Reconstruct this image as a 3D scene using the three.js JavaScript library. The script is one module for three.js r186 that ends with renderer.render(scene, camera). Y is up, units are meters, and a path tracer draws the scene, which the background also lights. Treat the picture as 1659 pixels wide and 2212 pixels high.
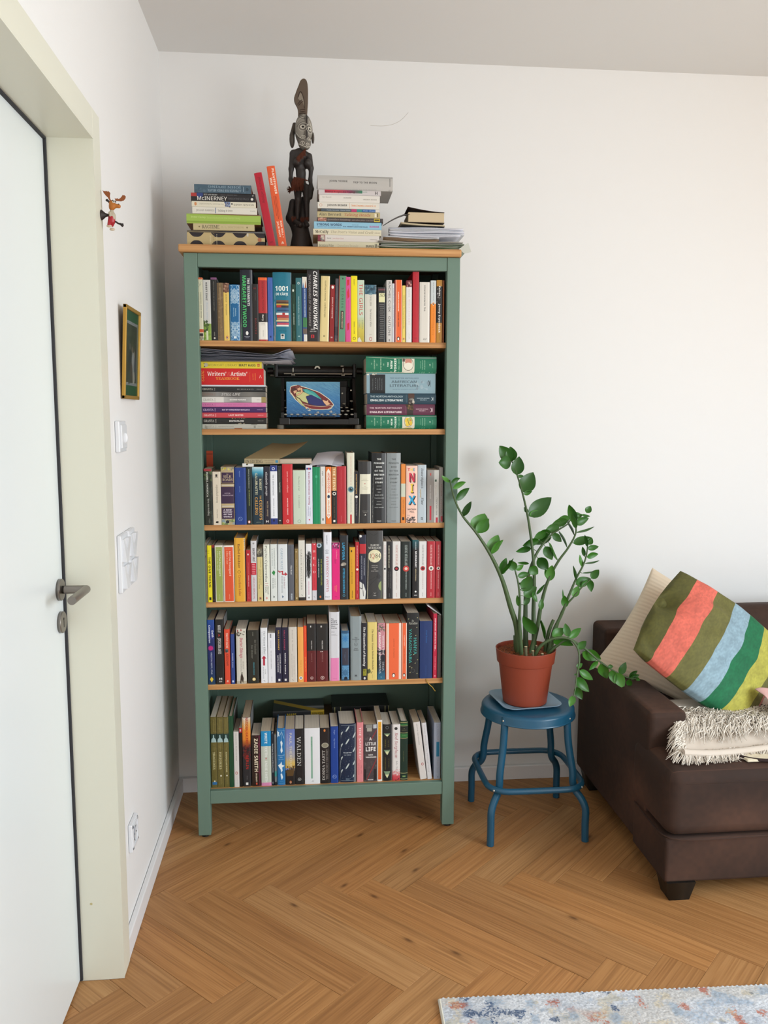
import * as THREE from 'three';
import { RoundedBoxGeometry } from 'three/addons/geometries/RoundedBoxGeometry.js';
import { mergeGeometries, mergeVertices, toCreasedNormals } from 'three/addons/utils/BufferGeometryUtils.js';
import { RectAreaLightUniformsLib } from 'three/addons/lights/RectAreaLightUniformsLib.js';

// ---------------------------------------------------------------- camera, sky, windows' light, exposure
const W = 1659, H = 2212, FOCAL = 1792.5;
const EYE = new THREE.Vector3(0.495, 1.4462, 3.1209);
const scene = new THREE.Scene();
const camera = new THREE.PerspectiveCamera(2 * Math.atan(H / 2 / FOCAL) * 180 / Math.PI, W / H, 0.05, 60);
camera.position.copy(EYE);
camera.rotation.set(-0.1166, -0.0948, 0.0012, 'YXZ');
camera.updateMatrixWorld(true);
const renderer = new THREE.WebGLRenderer({ antialias: true });
renderer.toneMapping = THREE.LinearToneMapping;
renderer.toneMappingExposure = 0.425;
renderer.shadowMap.enabled = true;
RectAreaLightUniformsLib.init();
scene.background = new THREE.Color().setRGB(0.75, 0.87, 1.0);        // overcast daylight outside
const ROOM = { x1: 4.2, z1: 5.5, h: 2.704 };
const WIN1 = { z0: 2.1, z1: 3.6, y0: 0.7, y1: 2.35 };               // in the right wall
const WIN2 = { x0: 2.9, x1: 3.85, y0: 0.7, y1: 2.35 };               // in the front wall
// each window lets in two lights of its own size: the sky's, falling down into the room, and the light thrown up by the ground outside
const DAYLIGHT = [['sky', [0.68, 0.855, 1.0], 14, -0.9], ['ground', [1.0, 0.84, 0.64], 7, 0.9]];
for (const [w, x, z, dx, dz, wide, gain] of [[WIN1, ROOM.x1 - 0.62, (WIN1.z0 + WIN1.z1) / 2, -1, 0, WIN1.z1 - WIN1.z0, 1.95], [WIN2, (WIN2.x0 + WIN2.x1) / 2, ROOM.z1 - 0.62, 0, -1, WIN2.x1 - WIN2.x0, 1.2]])
  for (const [kind, rgb, power, tilt] of DAYLIGHT) {
    const l = new THREE.RectAreaLight(new THREE.Color().setRGB(...rgb), power * gain, wide, w.y1 - w.y0), y = (w.y0 + w.y1) / 2;
    l.position.set(x, y, z); l.lookAt(x + dx, y + tilt, z + dz); l.name = `${kind}_light_${w === WIN1 ? 'window_1' : 'window_2'}`; scene.add(l);
  }

// ---------------------------------------------------------------- helpers
let seed = 20240611;
const rnd = () => { seed = (seed * 1664525 + 1013904223) >>> 0; return seed / 4294967296; };
const rr = (a, b) => a + (b - a) * rnd();
const V = (x, y, z) => new THREE.Vector3(x, y, z);
const clamp = (x, a = 0, b = 1) => Math.min(b, Math.max(a, x));
const lerp = (a, b, t) => a + (b - a) * t;
const smooth = (a, b, x) => { const t = clamp((x - a) / (b - a)); return t * t * (3 - 2 * t); };
function dirOf(u, v) { return V((u - W / 2) / FOCAL, -(v - H / 2) / FOCAL, -1).applyEuler(camera.rotation); }
function onZ(u, v, z) { const d = dirOf(u, v); return EYE.clone().addScaledVector(d, (z - EYE.z) / d.z); }
function onX(u, v, x) { const d = dirOf(u, v); return EYE.clone().addScaledVector(d, (x - EYE.x) / d.x); }
function onY(u, v, y) { const d = dirOf(u, v); return EYE.clone().addScaledVector(d, (y - EYE.y) / d.y); }
const used = new Map();
function numbered(n) { const k = used.get(n) || 0; used.set(n, k + 1); return k ? `${n}_${String(k).padStart(3, '0')}` : n; }
const labels = new Map();
function tag(o, label, category, group) {
  o.userData.label = label; o.userData.category = category; if (group) o.userData.group = group;
  const n = label.split(/\s+/).length; if (n < 4 || n > 16) console.log('LABEL LENGTH', n, label);
  if (labels.has(label) && !group) console.log('LABEL TWICE', label); labels.set(label, 1);
  return o;
}
function thing(name, label, category, pos = [0, 0, 0], group) {
  const o = new THREE.Group(); o.name = numbered(name); o.position.set(...pos); scene.add(o);
  return tag(o, label, category, group);
}
function part(name, geo, mat, parent, pos, rot) {
  const m = new THREE.Mesh(geo, mat); m.name = parent === scene ? numbered(name) : name; m.castShadow = m.receiveShadow = true;
  if (pos) m.position.set(...pos); if (rot) m.rotation.set(...rot);
  parent.add(m); return m;
}
function structure(name, geo, mat, parent = scene) { const m = part(name, geo, mat, parent); m.userData.kind = 'structure'; return m; }
function box(x0, x1, y0, y1, z0, z1, r = 0) {
  const g = r ? new RoundedBoxGeometry(x1 - x0, y1 - y0, z1 - z0, 2, r) : new THREE.BoxGeometry(x1 - x0, y1 - y0, z1 - z0);
  g.translate((x0 + x1) / 2, (y0 + y1) / 2, (z0 + z1) / 2); return g;
}
function merge(list) { return mergeGeometries(list.map((g) => { const q = g.index ? g.toNonIndexed() : g; for (const k of Object.keys(q.attributes)) if (!['position', 'normal', 'uv'].includes(k)) q.deleteAttribute(k); return q; })); }
function tube(pts, r, seg = 24, rad = 8, closed = false) {   // r: number or function of t
  const c = new THREE.CatmullRomCurve3(pts, closed, 'centripetal');
  const g = new THREE.TubeGeometry(c, seg, 1, rad, closed);
  const p = g.attributes.position, n = g.attributes.normal;
  for (let i = 0; i <= seg; i++) { const t = i / seg, rad2 = typeof r === 'function' ? r(t) : r; const q = c.getPointAt(Math.min(1, t));
    for (let j = 0; j <= rad; j++) { const k = i * (rad + 1) + j; p.setXYZ(k, q.x + n.getX(k) * rad2, q.y + n.getY(k) * rad2, q.z + n.getZ(k) * rad2); } }
  g.computeVertexNormals();
  if (closed) return g;
  const r0 = typeof r === 'function' ? r(0) : r, r1 = typeof r === 'function' ? r(1) : r, caps = [g];
  for (const [t, rc, s] of [[0, r0, -1], [1, r1, 1]]) { const d = c.getTangentAt(t).multiplyScalar(s), q = c.getPointAt(t); const cg = new THREE.CircleGeometry(rc, rad); cg.applyQuaternion(new THREE.Quaternion().setFromUnitVectors(V(0, 0, 1), d)); cg.translate(q.x, q.y, q.z); caps.push(cg); }
  return merge(caps);
}
function cyl(r0, r1, h, seg = 24) { return new THREE.CylinderGeometry(r0, r1, h, seg); }
// prism: outline [[x,z]...] extruded from y=0 to h with its own uv rule
function prism(pts, h, uv, crease = 0.7) {
  const pos = [], uvs = []; const n = pts.length;
  const push = (x, y, z, cap) => { pos.push(x, y, z); const q = uv ? uv(x, y, z, cap) : [x, y]; uvs.push(q[0], q[1]); };
  for (let i = 0; i < n; i++) { const a = pts[i], b = pts[(i + 1) % n];
    for (const [p, y] of [[a, 0], [b, 0], [b, h], [a, 0], [b, h], [a, h]]) push(p[0], y, p[1], 0); }
  const tri = THREE.ShapeUtils.triangulateShape(pts.map((p) => new THREE.Vector2(p[0], p[1])), []);
  const area = THREE.ShapeUtils.area(pts.map((p) => new THREE.Vector2(p[0], p[1])));
  for (const t of tri) { for (const k of t) push(pts[k][0], h, pts[k][1], 1); for (const k of [t[2], t[1], t[0]]) push(pts[k][0], 0, pts[k][1], -1); }
  const g = new THREE.BufferGeometry(); g.setAttribute('position', new THREE.Float32BufferAttribute(pos, 3)); g.setAttribute('uv', new THREE.Float32BufferAttribute(uvs, 2));
  // sides must face out: outline is taken as counter-clockwise seen from above (x right, z down => negative area)
  const flip = (arr, size) => { for (let i = 0; i < arr.length; i += 3 * size) for (let k = 0; k < size; k++) { const t = arr[i + size + k]; arr[i + size + k] = arr[i + 2 * size + k]; arr[i + 2 * size + k] = t; } };
  const P = g.attributes.position.array, U = g.attributes.uv.array, cut = n * 6;
  const sideP = P.subarray(0, cut * 3), sideU = U.subarray(0, cut * 2), capP = P.subarray(cut * 3), capU = U.subarray(cut * 2);
  if (area > 0) { flip(sideP, 3); flip(sideU, 2); flip(capP, 3); flip(capU, 2); }
  g.computeVertexNormals(); return crease ? toCreasedNormals(g, crease) : g;
}
// surface nets over a signed distance function
function sdfMesh(fn, min, max, cell) {
  const n = [0, 1, 2].map((k) => Math.ceil((max[k] - min[k]) / cell) + 1), [nx, ny, nz] = n;
  const val = new Float32Array(nx * ny * nz); let i = 0;
  for (let z = 0; z < nz; z++) for (let y = 0; y < ny; y++) for (let x = 0; x < nx; x++) val[i++] = fn(min[0] + x * cell, min[1] + y * cell, min[2] + z * cell);
  const id = new Int32Array(nx * ny * nz).fill(-1), pos = [], idx = [];
  const at = (x, y, z) => x + nx * (y + ny * z);
  for (let z = 0; z < nz - 1; z++) for (let y = 0; y < ny - 1; y++) for (let x = 0; x < nx - 1; x++) {
    let mask = 0, c = 0, sx = 0, sy = 0, sz = 0; const v = [];
    for (let k = 0; k < 8; k++) { const q = val[at(x + (k & 1), y + ((k >> 1) & 1), z + (k >> 2))]; v.push(q); if (q < 0) mask |= 1 << k; }
    if (mask === 0 || mask === 255) continue;
    for (let a = 0; a < 8; a++) for (const b of [a | 1, a | 2, a | 4]) if (b !== a && (v[a] < 0) !== (v[b] < 0)) { const t = v[a] / (v[a] - v[b]); c++;
      sx += lerp(a & 1, b & 1, t); sy += lerp((a >> 1) & 1, (b >> 1) & 1, t); sz += lerp(a >> 2, b >> 2, t); }
    id[at(x, y, z)] = pos.length / 3; pos.push(min[0] + (x + sx / c) * cell, min[1] + (y + sy / c) * cell, min[2] + (z + sz / c) * cell);
  }
  const quad = (a, b, c, d, f) => { if (a < 0 || b < 0 || c < 0 || d < 0) return; if (f) idx.push(a, b, c, a, c, d); else idx.push(a, c, b, a, d, c); };
  for (let z = 1; z < nz - 1; z++) for (let y = 1; y < ny - 1; y++) for (let x = 1; x < nx - 1; x++) {
    const s = val[at(x, y, z)] < 0;
    if (s !== val[at(x + 1, y, z)] < 0) quad(id[at(x, y - 1, z - 1)], id[at(x, y, z - 1)], id[at(x, y, z)], id[at(x, y - 1, z)], s);
    if (s !== val[at(x, y + 1, z)] < 0) quad(id[at(x - 1, y, z - 1)], id[at(x - 1, y, z)], id[at(x, y, z)], id[at(x, y, z - 1)], s);
    if (s !== val[at(x, y, z + 1)] < 0) quad(id[at(x - 1, y - 1, z)], id[at(x, y - 1, z)], id[at(x, y, z)], id[at(x - 1, y, z)], s);
  }
  const g = new THREE.BufferGeometry(); g.setAttribute('position', new THREE.Float32BufferAttribute(pos, 3)); g.setIndex(idx);
  g.setAttribute('uv', new THREE.Float32BufferAttribute(new Float32Array(pos.length / 3 * 2), 2)); g.computeVertexNormals(); return g;
}
const smin = (a, b, k) => { const h = clamp(0.5 + 0.5 * (b - a) / k); return lerp(b, a, h) - k * h * (1 - h); };
function cone(ax, ay, az, ra, bx, by, bz, rb) {   // tapered capsule
  const dx = bx - ax, dy = by - ay, dz = bz - az, l2 = dx * dx + dy * dy + dz * dz || 1e-9;
  return (x, y, z) => { const t = clamp(((x - ax) * dx + (y - ay) * dy + (z - az) * dz) / l2); return Math.hypot(x - ax - t * dx, y - ay - t * dy, z - az - t * dz) - lerp(ra, rb, t); };
}
const ball = (cx, cy, cz, rx, ry = rx, rz = rx) => (x, y, z) => { const k = Math.hypot((x - cx) / rx, (y - cy) / ry, (z - cz) / rz); return (k - 1) * Math.min(rx, ry, rz); };
const union = (list, k) => (x, y, z) => { let d = 1e9; for (const f of list) d = smin(d, f(x, y, z), k); return d; };
// value noise
const hash = (x, y, s) => { let h = (x * 374761393 + y * 668265263 + s * 1274126177) | 0; h = Math.imul(h ^ (h >>> 13), 1274126177); return ((h ^ (h >>> 16)) >>> 0) / 4294967296; };
function noise(x, y, s = 0, px = 1e9, py = 1e9) {
  const x0 = Math.floor(x), y0 = Math.floor(y), fx = x - x0, fy = y - y0, u = fx * fx * (3 - 2 * fx), v = fy * fy * (3 - 2 * fy);
  const m = (a, p) => ((a % p) + p) % p;
  return lerp(lerp(hash(m(x0, px), m(y0, py), s), hash(m(x0 + 1, px), m(y0, py), s), u), lerp(hash(m(x0, px), m(y0 + 1, py), s), hash(m(x0 + 1, px), m(y0 + 1, py), s), u), v);
}
function dataTex(w, h, fn, srgb = true) {
  const d = new Uint8Array(w * h * 4);
  for (let y = 0; y < h; y++) for (let x = 0; x < w; x++) { const c = fn(x / w, y / h), i = (y * w + x) * 4; d[i] = clamp(c[0], 0, 255); d[i + 1] = clamp(c[1], 0, 255); d[i + 2] = clamp(c[2], 0, 255); d[i + 3] = 255; }
  const t = new THREE.DataTexture(d, w, h); t.wrapS = t.wrapT = THREE.RepeatWrapping; t.magFilter = THREE.LinearFilter; t.minFilter = THREE.LinearMipmapLinearFilter; t.generateMipmaps = true;
  if (srgb) t.colorSpace = THREE.SRGBColorSpace; t.needsUpdate = true; return t;
}
const mat = (color, roughness = 0.6, extra = {}) => new THREE.MeshStandardMaterial({ color, roughness, ...extra });
const mix3 = (a, b, t) => [lerp(a[0], b[0], t), lerp(a[1], b[1], t), lerp(a[2], b[2], t)];

// ---------------------------------------------------------------- textures of the large surfaces
const plasterBump = dataTex(512, 512, (u, v) => { const n = 110 + 70 * noise(u * 160, v * 160, 1, 160, 160) + 55 * noise(u * 64, v * 64, 2, 64, 64); return [n, n, n]; }, false);
const plaster = mat('#e9e8e7', 0.92, { bumpMap: plasterBump, bumpScale: 0.0006 });
const ceilingPaint = mat('#e6e4e1', 0.95, { bumpMap: plasterBump, bumpScale: 0.0006 });
function woodTex(w, h, dark, mid, light, seedN, knots, rw = 0.28) {
  // u runs along the grain; the pattern repeats after 1 in both directions
  const K = []; for (let i = 0; i < knots; i++) K.push([hash(i, 1, seedN), hash(i, 2, seedN)]);
  return dataTex(w, h, (u, v) => {
    let q = v; for (const [ku, kv] of K) { let du = u - ku, dv = v - kv; du -= Math.round(du); dv -= Math.round(dv); const r = Math.exp(-(du * du * 900 + dv * dv * 1400)); q += r * 0.03 * Math.sign(dv || 1); }
    const warp = (noise(u * 6, v * 8, seedN + 1, 6, 8) - 0.5) * 0.06 + (noise(u * 14, v * 24, seedN + 2, 14, 24) - 0.5) * 0.012;
    const rings = 0.5 + 0.5 * Math.sin((q + warp) * Math.PI * 2 * 22 + 5 * noise(u * 3, v * 5, seedN + 9, 3, 5));
    const fine = noise(u * 12, v * 300, seedN + 3, 12, 300), fine2 = noise(u * 34, v * 760, seedN + 4, 34, 760), broad = noise(u * 4, v * 26, seedN + 5, 4, 26);
    const t = clamp(rw * rings + (0.62 - rw) * fine + 0.2 * broad + 0.18 * fine2);
    let c = t < 0.5 ? mix3(dark, mid, t * 2) : mix3(mid, light, t * 2 - 1);
    for (const [ku, kv] of K) { let du = u - ku, dv = v - kv; du -= Math.round(du); dv -= Math.round(dv); const r = Math.exp(-(du * du * 22000 + dv * dv * 26000)); c = mix3(c, [dark[0] * 0.6, dark[1] * 0.55, dark[2] * 0.5], r * 0.7); }
    return c;
  });
}
// ---------------------------------------------------------------- the room
const T = 0.14, RX = ROOM.x1, RZ = ROOM.z1, RH = ROOM.h;
const DOOR = { z0: 1.077, z1: 1.957, h: 2.076, x: -0.092 };
structure('wall_back', box(-T, RX + T, -0.05, RH, -T, 0), plaster);
structure('wall_left', merge([box(-T, 0, -0.05, RH, 0, DOOR.z0), box(-T, 0, -0.05, RH, DOOR.z1, RZ), box(-T, 0, DOOR.h, RH, DOOR.z0, DOOR.z1)]), plaster);
structure('wall_right', merge([box(RX, RX + T, -0.05, RH, 0, WIN1.z0), box(RX, RX + T, -0.05, RH, WIN1.z1, RZ), box(RX, RX + T, -0.05, WIN1.y0, WIN1.z0, WIN1.z1), box(RX, RX + T, WIN1.y1, RH, WIN1.z0, WIN1.z1)]), plaster);
structure('wall_front', merge([box(-T, WIN2.x0, -0.05, RH, RZ, RZ + T), box(WIN2.x1, RX + T, -0.05, RH, RZ, RZ + T), box(WIN2.x0, WIN2.x1, -0.05, WIN2.y0, RZ, RZ + T), box(WIN2.x0, WIN2.x1, WIN2.y1, RH, RZ, RZ + T)]), plaster);
structure('ceiling', box(-T, RX + T, RH, RH + 0.12, -T, RZ + T), ceilingPaint);
const glass = new THREE.MeshPhysicalMaterial({ color: '#ffffff', transmission: 1, thickness: 0, roughness: 0, ior: 1.5 });
const frameWhite = mat('#e9e9e6', 0.4);
{
  const w = new THREE.Group(); w.name = 'window_1'; w.userData.kind = 'structure'; scene.add(w);
  const { z0, z1, y0, y1 } = WIN1, x0 = RX + 0.04, x1 = RX + 0.1, zm = (z0 + z1) / 2;
  part('window_frame', merge([box(x0, x1, y0, y0 + 0.07, z0, z1), box(x0, x1, y1 - 0.07, y1, z0, z1), box(x0, x1, y0, y1, z0, z0 + 0.07), box(x0, x1, y0, y1, z1 - 0.07, z1), box(x0, x1, y0, y1, zm - 0.05, zm + 0.05)]), frameWhite, w);
  part('pane', box(x0 + 0.02, x0 + 0.024, y0 + 0.06, y1 - 0.06, z0 + 0.06, zm - 0.04), glass, w);
  part('pane', box(x0 + 0.02, x0 + 0.024, y0 + 0.06, y1 - 0.06, zm + 0.04, z1 - 0.06), glass, w);
  const v = new THREE.Group(); v.name = 'window_2'; v.userData.kind = 'structure'; scene.add(v);
  const a = WIN2, f0 = RZ + 0.04, f1 = RZ + 0.1;
  part('window_frame', merge([box(a.x0, a.x1, a.y0, a.y0 + 0.07, f0, f1), box(a.x0, a.x1, a.y1 - 0.07, a.y1, f0, f1), box(a.x0, a.x0 + 0.07, a.y0, a.y1, f0, f1), box(a.x1 - 0.07, a.x1, a.y0, a.y1, f0, f1)]), frameWhite, v);
  part('pane', box(a.x0 + 0.06, a.x1 - 0.06, a.y0 + 0.06, a.y1 - 0.06, f0 + 0.02, f0 + 0.024), glass, v);
}
// hairline crack in the plaster above the books
part('hairline_crack', tube([[800, 271], [828, 272], [850, 268], [868, 258], [882, 243]].map(([u, v]) => onZ(u, v, 0.0003)), 0.0006, 16, 5), mat('#cfc9c0', 0.9), scene.getObjectByName('wall_back'));

// herringbone floor: every plank a piece, cut where it meets the walls
{
  const floor = new THREE.Group(); floor.name = 'floor'; floor.userData.kind = 'structure'; scene.add(floor);
  part('subfloor', box(-T, RX + T, -0.06, -0.009, -T, RZ + T), mat('#3a2c1e', 0.9), floor);
  const oak = woodTex(1024, 1024, [136, 95, 55], [174, 127, 79], [197, 151, 101], 11, 9, 0.13);
  const tints = ['#ffffff', '#f7f1ea', '#fff8ee', '#f1e8dd', '#fff4e6'].map((c) => mat(c, 0.5, { map: oak, bumpMap: oak, bumpScale: 0.00025 }));
  const w = 0.1125, L = 0.618, q = Math.SQRT1_2, T1 = Math.SQRT2 * w, T2 = Math.SQRT2 * L, gap = 0.00035;
  const clip = (poly, x0 = 0.003, x1 = RX - 0.003, z0 = 0.003, z1 = RZ - 0.003) => {
    for (const [k, lim, s] of [[0, x0, 1], [0, x1, -1], [1, z0, 1], [1, z1, -1]]) {
      const out = []; for (let i = 0; i < poly.length; i++) { const a = poly[i], b = poly[(i + 1) % poly.length], da = s * (a[k] - lim), db = s * (b[k] - lim);
        if (da >= 0) out.push(a); if ((da >= 0) !== (db >= 0)) { const t = da / (da - db); out.push([lerp(a[0], b[0], t), lerp(a[1], b[1], t)]); } }
      poly = out; if (poly.length < 3) return null;
    }
    return poly;
  };
  const area = (p) => Math.abs(p.reduce((s, a, i) => { const b = p[(i + 1) % p.length]; return s + a[0] * b[1] - a[1] * b[0]; }, 0)) / 2;
  const planks = [];
  for (let m = -2; m < 8; m++) for (let k = -12; k < 36; k++) for (const type of [0, 1]) {
    const tx = 0.373 + k * T1 + (type ? L * q : 0), tz = 0.677 + m * T2 + (type ? L * q : 0);
    const along = type ? [-q, q] : [q, q], across = type ? [q, q] : [-q, q];
    const c = (a, b) => [tx + along[0] * a + across[0] * b, tz + along[1] * a + across[1] * b];
    const full = [c(gap, gap), c(L - gap, gap), c(L - gap, w - gap), c(gap, w - gap)], pieces = [clip(full), clip(full, DOOR.x - 0.03, 0.003, DOOR.z0 + 0.001, DOOR.z1 - 0.001)];
    for (const poly of pieces) {
    if (!poly || area(poly) < 0.00002) continue;
    const cx = poly.reduce((s, a) => s + a[0], 0) / poly.length, cz = poly.reduce((s, a) => s + a[1], 0) / poly.length;
    planks.push({ poly, u: hash(k, m, 3 + type), v: hash(k, m, 7 + type), n: Math.floor(5 * hash(k, m, 11 + type)), along, across, tx, tz, d: Math.hypot(cx - 0.85, (cz - 1.0) * 1.1) });
    }
  }
  // the doorway keeps the floor running on to the door
  planks.sort((a, b) => a.d - b.d);
  const rest = [];
  planks.forEach((p, i) => {
    const ou = p.u, ov = p.v;
    const uv = (x, z) => [((x - p.tx) * p.along[0] + (z - p.tz) * p.along[1]) / 2.2 + ou, ((x - p.tx) * p.across[0] + (z - p.tz) * p.across[1]) / 0.9 + ov];
    const b = 0.0011, cx = p.poly.reduce((s, a) => s + a[0], 0) / p.poly.length, cz = p.poly.reduce((s, a) => s + a[1], 0) / p.poly.length, n = p.poly.length;
    const inset = p.poly.map(([x, z]) => { if (Math.abs(x - 0.003) < 1e-6 && z > DOOR.z0 && z < DOOR.z1) return [x, z]; const dx = cx - x, dz = cz - z, l = Math.hypot(dx, dz) || 1; return [x + dx / l * b, z + dz / l * b]; });
    const pos = [], uvs = []; const v = (x, y, z) => { pos.push(x, y, z); uvs.push(...uv(x, z)); };
    let s = 0; for (let j = 0; j < n; j++) { const a = p.poly[j], c = p.poly[(j + 1) % n]; s += a[0] * c[1] - a[1] * c[0]; }
    const ord = s > 0 ? (a, c, d) => [a, d, c] : (a, c, d) => [a, c, d];
    for (let j = 1; j < n - 1; j++) for (const k of ord(inset[0], inset[j], inset[j + 1])) v(k[0], 0, k[1]);
    for (let j = 0; j < n; j++) { const o = p.poly[j], o2 = p.poly[(j + 1) % n], e = inset[j], e2 = inset[(j + 1) % n];
      const A = [o[0], -0.0007, o[1]], B = [o2[0], -0.0007, o2[1]], C = [e2[0], 0, e2[1]], D = [e[0], 0, e[1]], E = [o[0], -0.009, o[1]], F = [o2[0], -0.009, o2[1]];
      for (const t of [[A, B, C], [A, C, D], [E, F, B], [E, B, A]]) for (const k of ord(...t)) v(...k); }
    const g = new THREE.BufferGeometry(); g.setAttribute('position', new THREE.Float32BufferAttribute(pos, 3)); g.setAttribute('uv', new THREE.Float32BufferAttribute(uvs, 2)); g.computeVertexNormals();
    if (i < 290) part('plank', g, tints[p.n], floor); else rest.push(g);
  });
  if (rest.length) { const m = part('planks_beyond', merge(rest), tints[1], floor); m.userData.kind = 'stuff'; }
}
// baseboards with a rounded top edge and a dark gap at the wall
{
  const white = mat('#e6e5e6', 0.45), bt = 0.016, bh = 0.058;
  const prof = (len) => { const s = new THREE.Shape(); s.moveTo(0.001, 0.001); s.lineTo(bt, 0.001); s.lineTo(bt, bh - 0.006); s.quadraticCurveTo(bt, bh - 0.002, bt - 0.004, bh - 0.001); s.lineTo(0.003, bh); s.lineTo(0.001, bh - 0.002); s.closePath(); return new THREE.ExtrudeGeometry(s, { depth: len, bevelEnabled: false, curveSegments: 6 }); };
  const left = prof(1.0035 - bt); left.translate(0, 0, bt); structure('baseboard_left', left, white);
  const left2 = prof(RZ - DOOR.z1 - 0.08); left2.translate(0, 0, DOOR.z1 + 0.075); structure('baseboard_left_001', left2, white);
  const back = prof(RX - 0.002); back.rotateY(-Math.PI / 2); back.translate(RX - 0.001, 0, 0); structure('baseboard_back', back, white);
}
// door: casing, jamb lining, seal, leaf with lever and keyhole rose
const cream = mat('#e0dfcf', 0.35), doorWhite = mat('#e2e8e9', 0.3), steel = mat('#8f8983', 0.34, { metalness: 0.9 }), blackRubber = mat('#2c2c30', 0.7);
{
  const { z0, z1, h, x } = DOOR, cw = 0.068, ct = 0.018;
  const casing = structure('trim_1', merge([box(0.0005, ct, 0.001, h + cw, z0 - cw, z0, 0.0025), box(0.0005, ct, 0.001, h + cw, z1, z1 + cw, 0.0025), box(0.0005, ct, h, h + cw, z0 - 0.002, z1 + 0.002, 0.0025)]), cream);
  part('jamb_lining', merge([box(x - 0.004, ct, 0.001, h, z0 - 0.001, z0 + 0.002), box(x - 0.004, ct, 0.001, h, z1 - 0.002, z1 + 0.001), box(x - 0.004, ct, h - 0.002, h + 0.001, z0, z1)]), cream, casing);
  part('rubber_seal', merge([box(x - 0.002, x + 0.007, 0.004, h - 0.002, z0 + 0.002, z0 + 0.008, 0.002), box(x - 0.002, x + 0.007, 0.004, h - 0.002, z1 - 0.008, z1 - 0.002, 0.002), box(x - 0.002, x + 0.007, h - 0.008, h - 0.002, z0 + 0.002, z1 - 0.002, 0.002)]), blackRubber, casing);
  // a scuff on the jamb
  part('scuff', cyl(0.003, 0.0034, 0.0006, 10).rotateX(Math.PI / 2).rotateZ(0.4), mat('#c6b98a', 0.8), casing, onZ(197, 1953, z0 + 0.0023).toArray());
  const d = new THREE.Group(); d.name = 'door_1'; d.userData.kind = 'structure'; scene.add(d);
  part('door_leaf', box(x - 0.04, x, 0.006, h - 0.006, z0 + 0.006, z1 - 0.006, 0.002), doorWhite, d);
  const c = onX(130.5, 1274, x + 0.004), k = onX(133.5, 1344, x + 0.004);
  const disc = (r, t) => { const g = new THREE.LatheGeometry([[0, t], [r - 0.0015, t], [r, t - 0.0015], [r, 0], [0, 0]].map(([a, b]) => new THREE.Vector2(a, b)), 40); g.rotateZ(-Math.PI / 2); return g; };
  const rose = part('handle_rose', disc(0.026, 0.009), steel, d, [x, c.y, c.z]);
  part('collar', cyl(0.0095, 0.0095, 0.008, 24).rotateZ(Math.PI / 2), mat('#3a3936', 0.4, { metalness: 0.8 }), rose, [0.012, 0, 0]);
  const lever = part('door_handle', merge([cyl(0.0098, 0.0098, 0.05, 28).rotateZ(Math.PI / 2).translate(0.039, 0, 0), cyl(0.0098, 0.0098, 0.125, 28).rotateX(Math.PI / 2).translate(0.0637, 0, 0.0615), new THREE.SphereGeometry(0.0098, 20, 14).translate(0.0637, 0, 0)]), steel, d, [x, c.y, c.z]);
  const plate = part('keyhole_rose', disc(0.026, 0.009), steel, d, [x, k.y, k.z]);
  part('keyhole', merge([box(0.0085, 0.0094, -0.012, 0.011, -0.0016, 0.0016, 0.0004), cyl(0.003, 0.003, 0.0009, 16).rotateZ(Math.PI / 2).translate(0.009, 0.008, 0)]), mat('#070707', 0.9), plate);
}
// light switches and the socket on the left wall
const plastic = mat('#e4e6ea', 0.32);
function wallPlate(name, label, category, z, y, build) { const t = thing(name, label, category, [0.0004, y, z]); build(t); return t; }
wallPlate('dimmer_switch', 'single white dimmer switch plate below the framed picture', 'switch', 0.845, 1.388, (t) => {
  part('frame', merge([box(0, 0.012, -0.041, 0.041, -0.041, 0.041, 0.003)]), plastic, t);
  part('rocker', box(0.011, 0.0165, -0.031, 0.031, -0.031, 0.031, 0.002), plastic, t);
  part('dial', merge([new THREE.SphereGeometry(0.011, 20, 14).scale(0.75, 1.3, 0.55)]), plastic, t, [0.0155, -0.004, -0.006]);
});
{
  const rocker = () => { const pos = [], P = (x, y, z) => V(x, y, z); const q = (a, b, c, d) => { for (const v of [a, b, c, a, c, d]) pos.push(v.x, v.y, v.z); };
    const a = 0.03, s = 0.0008; // two wedge halves tilted against each other
    for (const [z0, z1, hi] of [[-a, -s, 1], [s, a, 0]]) { const t0 = hi ? 0.012 : 0.0055, t1 = hi ? 0.0055 : 0.012;
      const A = P(t0, a, z0), B = P(t0, a, z1), C = P(t1, -a, z1), D = P(t1, -a, z0), A0 = P(0, a, z0), B0 = P(0, a, z1), C0 = P(0, -a, z1), D0 = P(0, -a, z0);
      q(A, B, C, D); q(A0, A, D, D0); q(B, B0, C0, C); q(A0, B0, B, A); q(D, C, C0, D0); }
    const g = new THREE.BufferGeometry(); g.setAttribute('position', new THREE.Float32BufferAttribute(pos, 3)); g.setAttribute('uv', new THREE.Float32BufferAttribute(new Float32Array(pos.length / 3 * 2), 2)); g.computeVertexNormals(); return g; };
  const side = mat('#e4e6ea', 0.32, { side: THREE.DoubleSide }), g = rocker();
  [['twin rocker light switch right beside the door casing', 0.868, 1.052], ['twin rocker light switch beside another one, farther from the door', 0.772, 1.052]].forEach(([label, z, y]) => {
    const t = thing('rocker_switch', label, 'switch', [0.0004, y, z], 'rocker switches by the door');
    part('frame', box(0, 0.011, -0.077, 0.077, -0.041, 0.041, 0.003), plastic, t);
    for (const s of [1, -1]) part('rocker', g, side, t, [0.0105, s * 0.036, 0]);
  });
}
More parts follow.
